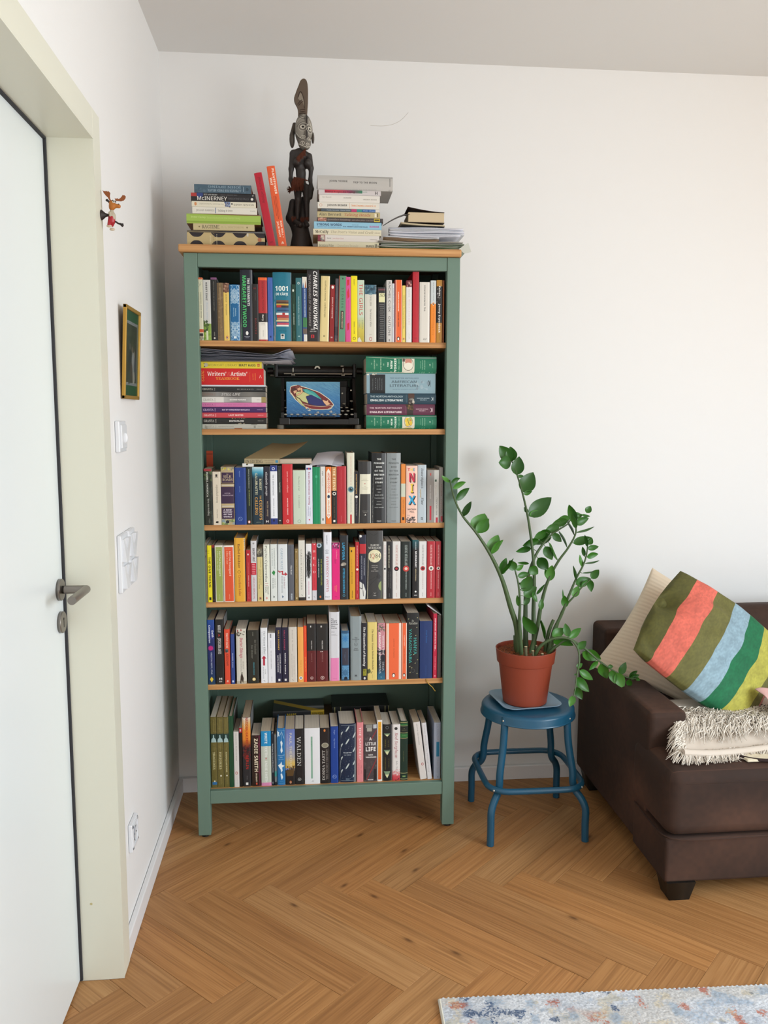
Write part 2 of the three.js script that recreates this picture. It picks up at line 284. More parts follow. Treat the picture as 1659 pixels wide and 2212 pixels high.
wallPlate('wall_socket', 'white wall socket low above the left baseboard', 'socket', 0.862, 0.284, (t) => {
  part('frame', merge([box(0, 0.011, -0.04, 0.04, -0.04, 0.04, 0.003), box(0.01, 0.013, -0.034, 0.034, 0.026, 0.034, 0.001), box(0.01, 0.013, -0.034, 0.034, -0.034, -0.026, 0.001), box(0.01, 0.013, -0.034, 0.034, -0.034, -0.026, 0.001).rotateX(Math.PI / 2), box(0.01, 0.013, -0.034, 0.034, -0.034, -0.026, 0.001).rotateX(-Math.PI / 2)]), plastic, t);
  const well = part('socket_well', new THREE.LatheGeometry([[0.021, 0.003], [0.0205, 0.003], [0.0195, 0.0005], [0, 0.0005]].map(([a, b]) => new THREE.Vector2(a, b)), 36).rotateZ(-Math.PI / 2), mat('#d6d8dc', 0.35, { side: THREE.DoubleSide }), t, [0.011, 0, 0]);
  for (const s of [-1, 1]) part('pin_hole', cyl(0.0026, 0.0026, 0.0008, 14).rotateZ(Math.PI / 2), mat('#191919', 0.8), well, [0.0008, 0, s * 0.0095]);
});
// ---------------------------------------------------------------- the bookcase
const BC = { x0: 0.118, x1: 1.0055, zf: 0.372, zb: 0.012, shelfZ: 0.355, bookZ: 0.3535, y: [1.684, 1.3985, 1.0825, 0.822, 0.5375, 0.1655], top: 1.98 };
const sage = mat('#667f71', 0.55), sageBack = sage;
const pineTex = woodTex(1024, 512, [150, 98, 52], [192, 140, 86], [214, 168, 112], 31, 3);
const pine = mat('#ffffff', 0.5, { map: pineTex });
{
  const t = thing('bookcase', 'tall sage green bookcase with pine shelves standing in the corner', 'bookcase', [0, 0, 0]);
  const pw = 0.0425, { x0, x1, zf, zb } = BC;
  const foot = mat('#14120f', 0.6);
  for (const [a, z0] of [[x0, zf - 0.04], [x1 - pw, zf - 0.04], [x0, zb], [x1 - pw, zb]]) {
    part('post', box(a, a + pw, 0.009, 1.9555, z0, z0 + 0.04, 0.0025), sage, t);
    part('foot_pad', cyl(0.013, 0.013, 0.0092, 20), foot, t, [a + pw / 2, 0.0046, z0 + 0.02]);
  }
  for (const [a, b] of [[x0 + 0.006, x0 + 0.022], [x1 - 0.022, x1 - 0.006]]) part('side_panel', box(a, b, 0.12, 1.9555, zb + 0.038, zf - 0.038), sage, t);
  part('back_panel', box(x0 + 0.02, x1 - 0.02, 0.12, 1.9555, zb + 0.002, zb + 0.008), sageBack, t);
  part('top_rail', box(x0 + pw, x1 - pw, 1.9125, 1.9555, zf - 0.025, zf - 0.003, 0.002), sage, t);
  part('bottom_rail', box(x0 + pw, x1 - pw, 0.1205, 0.1665, zf - 0.022, zf - 0.003, 0.002), sage, t);
  const board = (ax, bx, y0, y1, z0, z1, r, n) => { const g = box(ax, bx, y0, y1, z0, z1, r); const p = g.attributes.position, u = g.attributes.uv; const o = hash(n, 3, 7), o2 = hash(n, 5, 9);
    for (let i = 0; i < p.count; i++) u.setXY(i, p.getX(i) / 1.9 + o, (p.getZ(i) + p.getY(i)) / 0.42 + o2); return g; };
  part('top_board', board(0.1035, 1.008, 1.956, BC.top, 0.006, zf + 0.012, 0.005, 1), pine, t);
  BC.y.forEach((y, i) => {
    const z1 = i === 5 ? zf - 0.022 : BC.shelfZ;
    part('shelf', board(x0 + 0.023, x1 - 0.023, y - 0.018, y, zb + 0.009, z1, 0.0012, i + 2), pine, t);
  });
}

// ---------------------------------------------------------------- books: spines are printed on two sheets, each cover uses its own patch
const PPM = 3000, SHEET = 2048, sheets = [];
function newSheet() { const c = document.createElement('canvas'); c.width = c.height = SHEET; const ctx = c.getContext('2d'); ctx.fillStyle = '#888'; ctx.fillRect(0, 0, SHEET, SHEET);
  const tex = new THREE.CanvasTexture(c); tex.colorSpace = THREE.SRGBColorSpace; tex.anisotropy = 8; const s = { ctx, x: 2, y: 2, row: 0, mat: mat('#ffffff', 0.42, { map: tex }), tex }; sheets.push(s); return s; }
function alloc(w, h) {
  w = Math.ceil(w); h = Math.ceil(h); let s = sheets[sheets.length - 1] || newSheet();
  if (s.x + w + 14 > SHEET) { s.x = 2; s.y += s.row + 6; s.row = 0; }
  if (s.y + h + 4 > SHEET) s = newSheet();
  const r = { s, x: s.x, y: s.y, w, h }; s.x += w + 16; s.row = Math.max(s.row, h); return r;
}
const FONT = { n: 'sans-serif', b: 'bold:sans-serif', s: 'serif', B: 'bold:serif', i: 'italic:serif', I: 'bold italic:serif', k: 'italic:sans-serif', K: 'bold italic:sans-serif', m: 'monospace' };
function paint(ctx, w, h, unit, bg, ops) {
  ctx.fillStyle = bg; ctx.fillRect(-2, -2, w + 4, h + 4);
  const font = (f, px) => { const q = (FONT[f] || FONT.n).split(':'); ctx.font = q.length > 1 ? `${q[0]} ${px}px ${q[1]}` : `${px}px ${q[0]}`; };
  for (const o of ops) switch (o[0]) {
    case 't': case 'u': { const [, str, cx, y0, y1, size, col, f] = o; ctx.save(); ctx.translate(cx * w, (y0 + y1) / 2 * h); ctx.rotate(o[0] === 't' ? Math.PI / 2 : -Math.PI / 2); font(f, size * unit); ctx.fillStyle = col; ctx.textAlign = 'center'; ctx.textBaseline = 'middle';
      ctx.scale((y1 - y0) * h / Math.max(1, ctx.measureText(str).width), 1); ctx.fillText(str, 0, 0); ctx.restore(); break; }
    case 'h': case 'd': { const [, str, x0, x1, cy, size, col, f] = o; ctx.save(); ctx.translate((x0 + x1) / 2 * w, cy * h); if (o[0] === 'd') ctx.rotate(Math.PI); font(f, size * unit); ctx.fillStyle = col; ctx.textAlign = 'center'; ctx.textBaseline = 'middle';
      ctx.scale((x1 - x0) * w / Math.max(1, ctx.measureText(str).width), 1); ctx.fillText(str, 0, 0); ctx.restore(); break; }
    case 'r': ctx.fillStyle = o[5]; ctx.fillRect(o[1] * w, o[2] * h, (o[3] - o[1]) * w, (o[4] - o[2]) * h); break;
    case 'c': ctx.fillStyle = o[4]; ctx.beginPath(); ctx.ellipse(o[1] * w, o[2] * h, o[3] * unit, (o[5] || o[3]) * unit, o[6] || 0, 0, 7); ctx.fill(); break;
    case 'o': ctx.strokeStyle = o[4]; ctx.lineWidth = o[5] * unit; ctx.beginPath(); ctx.ellipse(o[1] * w, o[2] * h, o[3] * unit, (o[6] || o[3]) * unit, 0, 0, 7); ctx.stroke(); break;
    case 'p': ctx.fillStyle = o[2]; ctx.beginPath(); o[1].forEach(([a, b], i) => (i ? ctx.lineTo(a * w, b * h) : ctx.moveTo(a * w, b * h))); ctx.closePath(); ctx.fill(); break;
    case 'l': ctx.strokeStyle = o[2]; ctx.lineWidth = o[3] * unit; ctx.lineCap = 'round'; ctx.lineJoin = 'round'; ctx.beginPath(); o[1].forEach(([a, b], i) => (i ? ctx.lineTo(a * w, b * h) : ctx.moveTo(a * w, b * h))); ctx.stroke(); break;
    case 'b': ctx.strokeStyle = o[5]; ctx.lineWidth = o[6] * unit; ctx.strokeRect(o[1] * w, o[2] * h, (o[3] - o[1]) * w, (o[4] - o[2]) * h); break;
    case 'g': { const q = ctx.createLinearGradient(0, o[2] * h, 0, o[4] * h); o[5].forEach((c, i) => q.addColorStop(i / (o[5].length - 1), c)); ctx.fillStyle = q; ctx.fillRect(o[1] * w, o[2] * h, (o[3] - o[1]) * w, (o[4] - o[2]) * h); break; }
    case 'G': { const q = ctx.createLinearGradient(o[1] * w, 0, o[3] * w, 0); o[5].forEach((c, i) => q.addColorStop(i / (o[5].length - 1), c)); ctx.fillStyle = q; ctx.fillRect(o[1] * w, o[2] * h, (o[3] - o[1]) * w, (o[4] - o[2]) * h); break; }
    case 'n': for (let i = 0; i < o[6]; i++) { ctx.fillStyle = o[5][Math.floor(rnd() * o[5].length)]; ctx.globalAlpha = o[8] || 0.75; ctx.beginPath(); ctx.ellipse(lerp(o[1], o[3], rnd()) * w, lerp(o[2], o[4], rnd()) * h, rr(0.3, 1) * (o[7] || 0.12) * unit, rr(0.3, 1) * (o[7] || 0.12) * unit, rnd() * 3, 0, 7); ctx.fill(); ctx.globalAlpha = 1; } break;
    case 'x': o[1](ctx, w, h, unit); break;
  }
}
const pageMats = ['#cfc2ad', '#c2b096', '#ddd6c8', '#b59f84', '#d9cdb6'].map((c) => {
  const b = new THREE.Color(c), k = [b.r, b.g, b.b].map((v) => Math.pow(v, 1 / 2.2) * 255);
  return mat('#ffffff', 0.9, { map: dataTex(64, 8, (u) => { const n = 0.86 + 0.2 * hash(Math.floor(u * 64), 1, 77); return k.map((v) => v * n); }) });
});
// w spine width, h height, d depth; flat = lying with the spine to the front and the head to the left
function bookGeometry(w, h, d, o, rect, flat) {
  const hard = o.hc, t = hard ? 0.0022 : 0.0007, r = hard ? 0 : Math.min(0.0018, w * 0.18), bulge = hard ? Math.min(0.005, w * 0.14) : 0.0006, N = 8, hw = w / 2;
  const out = [], inn = [];
  for (let i = 0; i <= N; i++) { const x = lerp(-hw, hw, i / N), k = 1 - (2 * i / N - 1) ** 2; let z = bulge * (k - 1) - bulge * 0.1; if (!hard && (i === 0 || i === N)) z -= r * 0.8; out.push([x, z]); }
  for (let i = N; i >= 0; i--) { const x = lerp(-hw + t, hw - t, i / N), k = 1 - (2 * i / N - 1) ** 2; inn.push([x, bulge * (k - 1) - t - r]); }
  const pts = [...out, [hw, -d], [hw - t, -d], ...inn, [-hw + t, -d], [-hw, -d]];
  const S = SHEET, px = (u, v) => [(rect.x + 1 + clamp(u) * (rect.w - 2)) / S, 1 - (rect.y + 1 + (1 - clamp(v)) * (rect.h - 2)) / S];
  const sidePx = [(rect.x + rect.w + 9) / S, 1 - (rect.y + 6) / S];
  const uv = (x, y, z, cap) => (!cap && z > -bulge - r - 0.0004 ? (flat ? px(1 - y / h, (x + hw) / w) : px((x + hw) / w, y / h)) : sidePx);
  const g = prism(pts, h, uv, 0.6);
  const iv = hard ? 0.003 : 0.0005, pt = t + 0.0002;
  const pg = box(-hw + pt, hw - pt, iv, h - iv, -d + (hard ? 0.004 : 0.0006), -bulge - t - r - 0.0006); const P = pg.attributes.position, U = pg.attributes.uv;
  for (let i = 0; i < P.count; i++) U.setXY(i, P.getX(i) / 0.02, P.getZ(i) * 4);
  if (flat) { g.rotateZ(Math.PI / 2); pg.rotateZ(Math.PI / 2); g.translate(h / 2, hw, 0); pg.translate(h / 2, hw, 0); }
  return [g, pg];
}
function makeBook(w, h, d, bg, ops, o, flat, label, group) {
  const rect = flat ? alloc(h * PPM, w * PPM) : alloc(w * PPM, h * PPM), c = rect.s.ctx;
  c.save(); c.beginPath(); c.rect(rect.x - 1, rect.y - 1, rect.w + 2, rect.h + 2); c.clip(); c.translate(rect.x, rect.y); paint(c, rect.w, rect.h, flat ? rect.h : rect.w, bg, ops); c.restore();
  c.fillStyle = o.side || bg; c.fillRect(rect.x + rect.w + 3, rect.y, 12, 12);
  const t = thing(o.hc ? 'hardcover_book' : 'paperback_book', label, 'book', [0, 0, 0], group);
  const [g, pg] = bookGeometry(w, h, d, o, rect, flat);
  part('cover', g, rect.s.mat, t); part('pages', pg, pageMats[o.pg ?? Math.floor(rnd() * 3)], t);
  return t;
}
// a row of standing books; entries [left, right, top, what, colour, print, options] measured in a crop with origin ox,oy and scale s
let rowX = -1;
function row(shelf, shelfName, segs, zs = BC.bookZ) {
  const y = BC.y[shelf]; let prev = null; const list = [];
  for (const [ox, oy, s, books] of segs) for (const b of books) list.push([ox, oy, s, b]);
  rowX = BC.x0 + 0.0232;
  list.forEach(([ox, oy, s, [xl, xr, yt, what, bg, ops = [], o = {}]], i) => {
    const z = zs - (o.back || 0);
    // foot of the spine on this shelf: find the pixel row of the shelf at that x
    const vAt = (u) => { let lo = 0, hi = H; for (let k = 0; k < 40; k++) { const m = (lo + hi) / 2; if (onZ(u, m, z).y > y) lo = m; else hi = m; } return (lo + hi) / 2; };
    const ul = ox + xl / s, ur = ox + xr / s, a = onZ(ul, vAt(ul), z), b = onZ(ur, vAt(ur), z), top = onZ((ul + ur) / 2 + (o.tx || 0) / s, oy + yt / s, z);
    let x0 = a.x; if (!o.lean && !o.free) x0 = Math.max(x0, rowX + 0.0002);
    const w = Math.max(0.004, b.x - x0), h = top.y - y, d = o.d || clamp(h * 0.66, 0.11, 0.165);
    if (!o.free) rowX = x0 + w;
    const next = list[i + 1] && list[i + 1][3][3];
    const label = o.label || (prev ? `${what} book on the ${shelfName} beside the ${prev} one` : `${what} book at the door end of the ${shelfName}`);
    const t = makeBook(w, h, d, bg, ops, o, false, label, `books on the ${shelfName}`);
    t.position.set(x0 + w / 2, y, z);
    if (o.lean) { const q = o.lean * Math.PI / 180; t.rotation.z = q; t.position.y += Math.abs(Math.sin(q)) * w / 2; t.position.x += 0; }
    if (!o.free) prev = what;
  });
}
// a pile of lying books, listed from the bottom up: [left, right, top, what, colour, print, options]
function pile(y, z, ox, oy, s, place, books) {
  let base = y, below = null;
  for (const [x0, x1, yt, what, bg, ops = [], o = {}] of books) {
    const zz = z + (o.dz || 0), um = ox + (x0 + x1) / 2 / s, a = onZ(ox + x0 / s, oy + yt / s, zz), b = onZ(ox + x1 / s, oy + yt / s, zz), top = onZ(um, oy + yt / s, zz).y;
    const w = Math.max(0.004, top - base - 0.0003), h = b.x - a.x, d = o.d || clamp(h * 0.66, 0.11, 0.17);
    const label = o.label || (below ? `${what} book lying on the ${below} one, ${place}` : `${what} book at the foot of the pile, ${place}`);
    const t = makeBook(w, h, d, bg, ops, o, true, label, `books in the pile ${place}`);
    t.position.set((a.x + b.x) / 2, base + 0.0002, zz); if (o.turn) { t.rotation.y = o.turn; }
    base += w + 0.0003; below = what;
  }
  return base;
}
// print helpers
const K = '#1d1b1c', Wt = '#efece6';
const peng = (x, y, r, c = '#d8752c') => [['c', x, y, r, c, r * 1.35], ['c', x, y + 0.002, r * 0.62, '#f1ead9', r * 0.95], ['c', x, y, r * 0.4, '#221a14', r * 0.75]];
const floralRing = (y, c) => ['x', (ctx, w, h) => { ctx.strokeStyle = c; ctx.lineWidth = w * 0.028; const cx = w / 2, cy = y * h; for (let r = 1; r < 5; r++) { ctx.beginPath(); for (let a = 0; a <= 48; a++) { const q = a / 48 * Math.PI * 2, R = w * (0.09 * r + 0.02 * r * Math.cos(q * 8)); ctx[a ? 'lineTo' : 'moveTo'](cx + R * Math.cos(q), cy + R * Math.sin(q)); } ctx.stroke(); }
  for (const s of [-1, 1]) for (const q of [-1, 1]) { ctx.beginPath(); ctx.ellipse(cx + s * w * 0.36, cy + q * w * 0.5, w * 0.13, w * 0.2, s * q * 0.6, 0, 7); ctx.stroke(); } }];
// ---- top shelf
row(0, 'top shelf', [[410, 560, 5.7207, [
  [80, 105, 175, 'tall dark red', '#5c1017', [], { d: 0.2, back: 0.004 }],
  [108, 172, 225, 'off-white sketch-topped', '#d6d3b8', [['r', 0, 0, 1, 0.032, '#d2683c'], ['l', [[0.15, 0.06], [0.5, 0.12], [0.85, 0.05]], '#8a8f84', 0.04], ['l', [[0.15, 0.16], [0.8, 0.1]], '#8a8f84', 0.04], ['t', 'CHIMAMANDA NGOZI ADICHIE', 0.64, 0.23, 0.64, 0.17, '#2b2724', 'b'], ['t', 'THE THING AROUND YOUR NECK', 0.3, 0.23, 0.62, 0.14, '#6e6a5e', 'n'], ['r', 0, 0.82, 1, 0.87, '#c75a34'], ['r', 0.1, 0.885, 0.9, 0.93, '#2a2320'], ['n', 0, 0.94, 1, 1, ['#8a6f55', '#5f7c68', '#c9bda6'], 14, 0.2]]],
  [175, 268, 255, 'pale grey landscape-footed', '#c9c9c4', [['u', 'ZWEI LEBEN', 0.48, 0.04, 0.34, 0.3, '#232427', 'b'], ['u', 'Emily Pürtig', 0.5, 0.37, 0.65, 0.24, '#9fb0c2', 's'], ['r', 0, 0.72, 1, 1, '#7d9a3e'], ['n', 0, 0.66, 0.6, 0.86, ['#31461f', '#48602a', '#2a3b22'], 30, 0.18], ['n', 0, 0.85, 1, 1, ['#87a540', '#a5b957', '#6c8a35'], 22, 0.25], ['r', 0.34, 0.84, 0.6, 0.99, '#cfd2b4']]],
  [272, 345, 225, 'black purple-topped', '#161615', [['r', 0, 0, 1, 0.035, '#7b4872'], ['t', 'ARISTOTLE: THE ART OF RHETORIC', 0.5, 0.06, 0.53, 0.22, '#8f8f88', 'n'], ['c', 0.5, 0.96, 0.16, '#c9c6bd'], ['r', 0.42, 0.86, 0.55, 0.93, '#77756d']]],
  [350, 422, 290, 'worn brown', '#7d6545', [['r', 0.2, 0, 0.26, 1, '#4b3a26'], ['r', 0.8, 0, 0.86, 1, '#43341f'], ['n', 0.2, 0.02, 0.85, 0.98, ['#8d7552', '#6b5436', '#a08a66'], 40, 0.18, 0.4], ['t', 'COLLECTED ESSAYS', 0.5, 0.08, 0.3, 0.16, '#c1ab80', 's']]],
  [425, 493, 292, 'yellow picture-topped', '#e3c264', [['r', 0, 0, 1, 0.16, '#6f4a37'], ['n', 0, 0, 1, 0.16, ['#8f6650', '#4d3227', '#b99a83'], 22, 0.25], ['t', 'AUSTEN · Persuasion', 0.5, 0.19, 0.56, 0.3, '#3a3020', 's'], ...peng(0.55, 0.945, 0.24)]],
  [498, 626, 312, 'bright blue white-patterned', '#11699f', [['b', 0.06, 0.02, 0.94, 0.98, '#d4e2ea', 0.016], floralRing(0.15, '#cfdfe8'), floralRing(0.27, '#cfdfe8'), floralRing(0.73, '#cfdfe8'), floralRing(0.86, '#cfdfe8'), ['r', 0.1, 0.34, 0.9, 0.66, '#0f6094'], ['t', 'Meditations', 0.58, 0.42, 0.56, 0.13, '#d4e2ea', 's'], ['t', 'Marcus Aurelius', 0.4, 0.41, 0.57, 0.11, '#d4e2ea', 's'], ['r', 0.36, 0.92, 0.64, 0.96, '#d4e2ea']], { hc: 1 }],
  [632, 782, 125, 'tall navy green-lettered', '#141829', [['t', 'MARGARET ATWOOD', 0.35, 0.08, 0.81, 0.42, '#4cc66e', 'b'], ['t', 'THE TESTAMENTS', 0.68, 0.12, 0.51, 0.26, '#e9ece9', 'b'], ['c', 0.52, 0.89, 0.11, '#eceae6', 0.16], ['r', 0.3, 0.935, 0.74, 0.943, '#8d8f99'], ['r', 0.38, 0.95, 0.66, 0.958, '#8d8f99']], { hc: 1, d: 0.15 }],
  [785, 852, 305, 'black red-lettered', '#1b1617', [['t', '2', 0.42, 0.06, 0.1, 0.5, '#b02a2e', 's'], ['t', 'POEME', 0.5, 0.16, 0.29, 0.24, '#6a6260', 's'], ['t', 'BASTEI', 0.5, 0.59, 0.88, 0.36, '#9c2b2b', 's']]],
  [855, 963, 225, 'red black and white banded', '#b1282c', [['r', 0, 0, 1, 0.045, '#e8632b'], ['t', 'BEGINNING THEORY', 0.5, 0.06, 0.53, 0.3, '#5a1517', 'n'], ['r', 0, 0.56, 1, 0.7, '#1f1d1e'], ['t', 'Barry', 0.5, 0.58, 0.68, 0.26, '#f0ece4', 'b'], ['r', 0, 0.7, 1, 0.975, '#e9e4da'], ['h', 'FOURTH', 0.22, 0.74, 0.725, 0.09, '#4c4846', 'n'], ['h', 'EDITION', 0.22, 0.74, 0.745, 0.09, '#4c4846', 'n'], ['t', 'Manchester', 0.5, 0.83, 0.93, 0.1, '#8c8884', 'n']]],
  [968, 1031, 225, 'thin blue', '#4262ac', [['t', 'CONTEMPORARY LITERARY CRITICISM', 0.5, 0.09, 0.54, 0.24, '#2a3c78', 'n'], ['t', 'NORWICH', 0.5, 0.58, 0.74, 0.22, '#27366c', 'n'], ['r', 0.35, 0.915, 0.65, 0.945, '#1f2a5c']]],
  [1033, 1262, 160, 'thick teal book-pictured', '#0b6f87', [['h', '1001', 0.12, 0.86, 0.235, 0.36, '#eef0ea', 'b'], ['h', 'DE CĂRŢI', 0.16, 0.82, 0.315, 0.19, '#eef0ea', 'b'], ['h', 'DE CITIT ÎNTR-O VIAȚĂ', 0.18, 0.8, 0.352, 0.05, '#0a4352', 'n'], ['x', (c, w, h) => { const L = [['#7a4a2a', 0.02], ['#4a2e22', 0.028], ['#d8b850', 0.012], ['#c9902e', 0.014], ['#2b2625', 0.034], ['#3c5a86', 0.03], ['#244366', 0.022], ['#4f7390', 0.02], ['#e9e6e0', 0.032], ['#b23a34', 0.044], ['#c77d52', 0.03], ['#e3cf94', 0.024], ['#5a4a70', 0.016], ['#c7485a', 0.03], ['#ece4da', 0.024]]; let y = 0.405; for (const [col, t] of L) { const k = hash(Math.round(y * 1000), 4, 3) * 0.06; c.fillStyle = col; c.fillRect((0.17 + k) * w, y * h, (0.66 - k * 0.6) * w, t * h * 0.93); y += t; } c.fillStyle = '#b02c2c'; c.fillRect(0.2 * w, 0.475 * h, 0.25 * w, 0.033 * h); c.fillRect(0.5 * w, 0.585 * h, 0.14 * w, 0.03 * h); }], ['h', 'Peter Boxall', 0.3, 0.72, 0.85, 0.08, '#083a47', 'n'], ['r', 0.4, 0.89, 0.6, 0.965, '#e7e7e2'], ['r', 0.44, 0.9, 0.56, 0.93, '#1e2528'], ['h', 'n', 0.44, 0.56, 0.948, 0.12, '#1e2528', 'b']], { hc: 1, d: 0.16 }],
  [1265, 1313, 310, 'thin dark green', '#0e3625', [['c', 0.4, 0.11, 0.22, '#d8ddd2', 0.34], ['t', 'RAY BRADBURY', 0.5, 0.5, 0.71, 0.3, '#d6d9cd', 'b'], ['t', 'Fahrenheit 451', 0.5, 0.34, 0.48, 0.28, '#8fa391', 's'], ['t', 'EDITURA', 0.5, 0.82, 0.95, 0.22, '#6f8a78', 'n']]],
  [1316, 1386, 230, 'teal white-lettered', '#2f6b72', [['o', 0.5, 0.085, 0.16, '#dfe6e2', 0.07], ['t', 'Malcolm Bradbury · Omul istorie', 0.5, 0.29, 0.75, 0.24, '#cfdedb', 's'], ['p', [[0.32, 0.93], [0.5, 0.9], [0.68, 0.93]], '#9cb9b8']]],
  [1390, 1451, 218, 'blue pencil-topped', '#2a4b83', [['r', 0.1, 0, 1, 0.17, '#e1dccf'], ['p', [[0.15, 0.17], [0.3, 0.08], [0.45, 0.17]], '#3a74b5'], ['p', [[0.6, 0.17], [0.75, 0.05], [0.92, 0.17]], '#a05a38'], ['r', 0.1, 0.17, 0.2, 1, '#20386a'], ['t', 'SELF-EDITING FOR FICTION WRITERS', 0.6, 0.18, 0.62, 0.3, '#dfe3e8', 'b'], ['r', 0.2, 0.63, 1, 0.78, '#3d7a4a'], ['r', 0.2, 0.8, 1, 0.88, '#6a5a50'], ['r', 0.35, 0.89, 1, 1, '#dedbd2']]],
  [1455, 1606, 130, 'tall black white-brush-lettered', '#231f22', [['t', 'CHARLES BUKOWSKI', 0.66, 0.01, 0.82, 0.44, '#f1efec', 'K'], ['t', 'THE PLEASURES OF THE DAMNED', 0.22, 0.06, 0.78, 0.22, '#a9a5a4', 'k'], ['h', 'POEMS', 0.28, 0.62, 0.83, 0.13, '#dcd8d4', 'B'], ['h', '1951–1993', 0.2, 0.72, 0.858, 0.11, '#dcd8d4', 'B'], ['r', 0.3, 0.905, 0.55, 0.95, '#c5202e'], ['r', 0.39, 0.91, 0.46, 0.945, '#231f22']], { d: 0.15 }],
]], [680, 560, 5.7207, [
  [62, 170, 208, 'cream cloth', '#dfcb90', [['u', 'Mihail Bulgakov   Maestrul și Margareta', 0.5, 0.07, 0.63, 0.24, '#4a3f2a', 's'], ['h', 'H', 0.38, 0.6, 0.915, 0.26, '#3c3322', 'B'], ['r', 0.9, 0, 1, 1, '#f0e2b6']], { lean: -1.6, tx: 10 }],
  [178, 236, 315, 'dark red white-lettered', '#8b1b1d', [['c', 0.5, 0.045, 0.24, '#f0ece6', 0.32], ['u', 'Bucătăria și nuntă', 0.5, 0.22, 0.59, 0.3, '#e9e0da', 'b'], ['h', 'H', 0.3, 0.7, 0.925, 0.36, '#e9e0da', 'B']], { lean: -1.6, tx: 8 }],
  [241, 281, 240, 'thin slate grey', '#4b4950', [['t', 'ALCHIMIA EXISTENȚEI', 0.5, 0.12, 0.55, 0.3, '#7f7c80', 'n'], ['r', 0, 0.76, 1, 0.9, '#34323a'], ['h', 'N', 0.25, 0.75, 0.96, 0.4, '#a07a60', 'b']], { lean: -1.4, tx: 8 }],
  [286, 377, 205, 'sage green red-edged', '#5f9273', [['r', 0, 0, 0.1, 1, '#a63a33'], ['r', 0.93, 0, 1, 1, '#b23f38'], ['c', 0.5, 0.045, 0.07, '#20302a', 0.1], ['h', '⁂', 0.35, 0.65, 0.09, 0.2, '#2b3b33', 's'], ['t', 'S T O R I E S', 0.5, 0.18, 0.49, 0.32, '#1f2b26', 'n'], ['r', 0.3, 0.53, 0.68, 0.81, '#231c1a'], ['t', 'ANTON CHEKHOV', 0.5, 0.545, 0.8, 0.24, '#e6d6b2', 'b']], { lean: -1.4, tx: 10 }],
  [382, 446, 218, 'hot pink red-flecked', '#d54c8c', [['p', [[0.3, 0.05], [0.75, 0.04], [0.7, 0.12], [0.35, 0.14]], '#cf1f30'], ['p', [[0.3, 0.24], [0.6, 0.17], [0.75, 0.3], [0.4, 0.34]], '#d02338'], ['p', [[0.3, 0.72], [0.7, 0.7], [0.65, 0.8], [0.35, 0.83]], '#cb1f34'], ['t', 'Manual pentru femei', 0.5, 0.36, 0.66, 0.2, '#a9326b', 's']]],
  [450, 527, 205, 'bright yellow', '#efdc12', [['t', 'DADDY', 0.5, 0.05, 0.145, 0.22, '#8a7d10', 'b'], ['t', 'EMMA CLINE', 0.5, 0.69, 0.88, 0.2, '#6e6412', 'b'], ['o', 0.5, 0.945, 0.2, '#5e5712', 0.06]]],
  [529, 612, 258, 'mint red-lettered', '#c3d2bc', [['t', 'THE GIRLS', 0.5, 0.06, 0.57, 0.68, '#c62f36', 'n'], ['g', 0, 0.6, 1, 1, ['#bccbb1', '#c9b94c', '#b9a53a']], ['t', 'EMMA', 0.72, 0.64, 0.79, 0.3, '#8b966f', 'n'], ['t', 'CLINE', 0.3, 0.64, 0.77, 0.3, '#8b966f', 'n'], ['p', [[0, 0.95], [0.3, 0.92], [0.62, 0.99], [0.6, 1], [0, 1]], '#d9d4c2']]],
  [620, 760, 315, 'thick white blue-pictured', '#d5d2c5', [['r', 0.02, 0, 0.98, 0.165, '#3d6478'], ['n', 0.02, 0, 0.98, 0.165, ['#274858', '#58808f', '#7c9ba4', '#1f3a48'], 24, 0.14], ['t', 'COLLINS', 0.5, 0.19, 0.37, 0.17, '#4a4742', 's'], ['t', 'The Woman in White', 0.5, 0.42, 0.73, 0.17, '#4a4742', 's'], ['h', '2013', 0.4, 0.6, 0.87, 0.1, '#8d8a80', 'n'], ['o', 0.5, 0.945, 0.11, '#b24a4a', 0.04, 0.15]]],
  [776, 876, 345, 'black cream-labelled', '#212224', [['r', 0.08, 0.03, 0.92, 0.06, '#6b3a3f'], ['r', 0.17, 0.11, 0.88, 0.275, '#e2dfae'], ['h', '50', 0.2, 0.85, 0.15, 0.5, '#33321f', 'i'], ...Array.from({ length: 19 }, (_, i) => ['r', 0.22 + 0.1 * hash(i, 1, 5), 0.31 + i * 0.034, 0.8 - 0.1 * hash(i, 2, 5), 0.318 + i * 0.034, '#8c8b88'])], { back: 0.004 }],
  [886, 953, 258, 'pale grey black-capitals', '#cecac5', [['t', 'RACHEL CUSK   OUTLINE', 0.52, 0.02, 0.9, 0.5, '#252325', 'n'], ['t', 'ff', 0.5, 0.945, 0.985, 0.3, '#3c3a3a', 'B']]],
  [956, 983, 300, 'very thin white', '#d6d6da', [['t', 'PHILIP ROTH · THE DYING ANIMAL', 0.5, 0.08, 0.75, 0.34, '#6a7080', 'n']]],
  [988, 1076, 255, 'orange white-edged', '#e6632c', [['r', 0, 0, 0.13, 1, '#8b1820'], ['r', 0.13, 0, 0.2, 1, '#ece2d2'], ['r', 0.94, 0, 1, 1, '#f0e8da'], ['t', 'STANISLAS DEHAENE', 0.5, 0.19, 0.5, 0.17, '#f6e8d8', 'b'], ['t', 'HOW WE LEARN', 0.5, 0.52, 0.75, 0.17, '#3a1a10', 'b'], ['c', 0.5, 0.94, 0.19, '#221a16', 0.27], ['c', 0.5, 0.945, 0.12, '#f0eadf', 0.2]]],
  [1079, 1119, 325, 'thin butter yellow', '#e6cd66', [['t', 'CONAN DOYLE · The Hound of the Baskervilles', 0.5, 0.17, 0.76, 0.34, '#3a321c', 's'], ...peng(0.5, 0.94, 0.26)]],
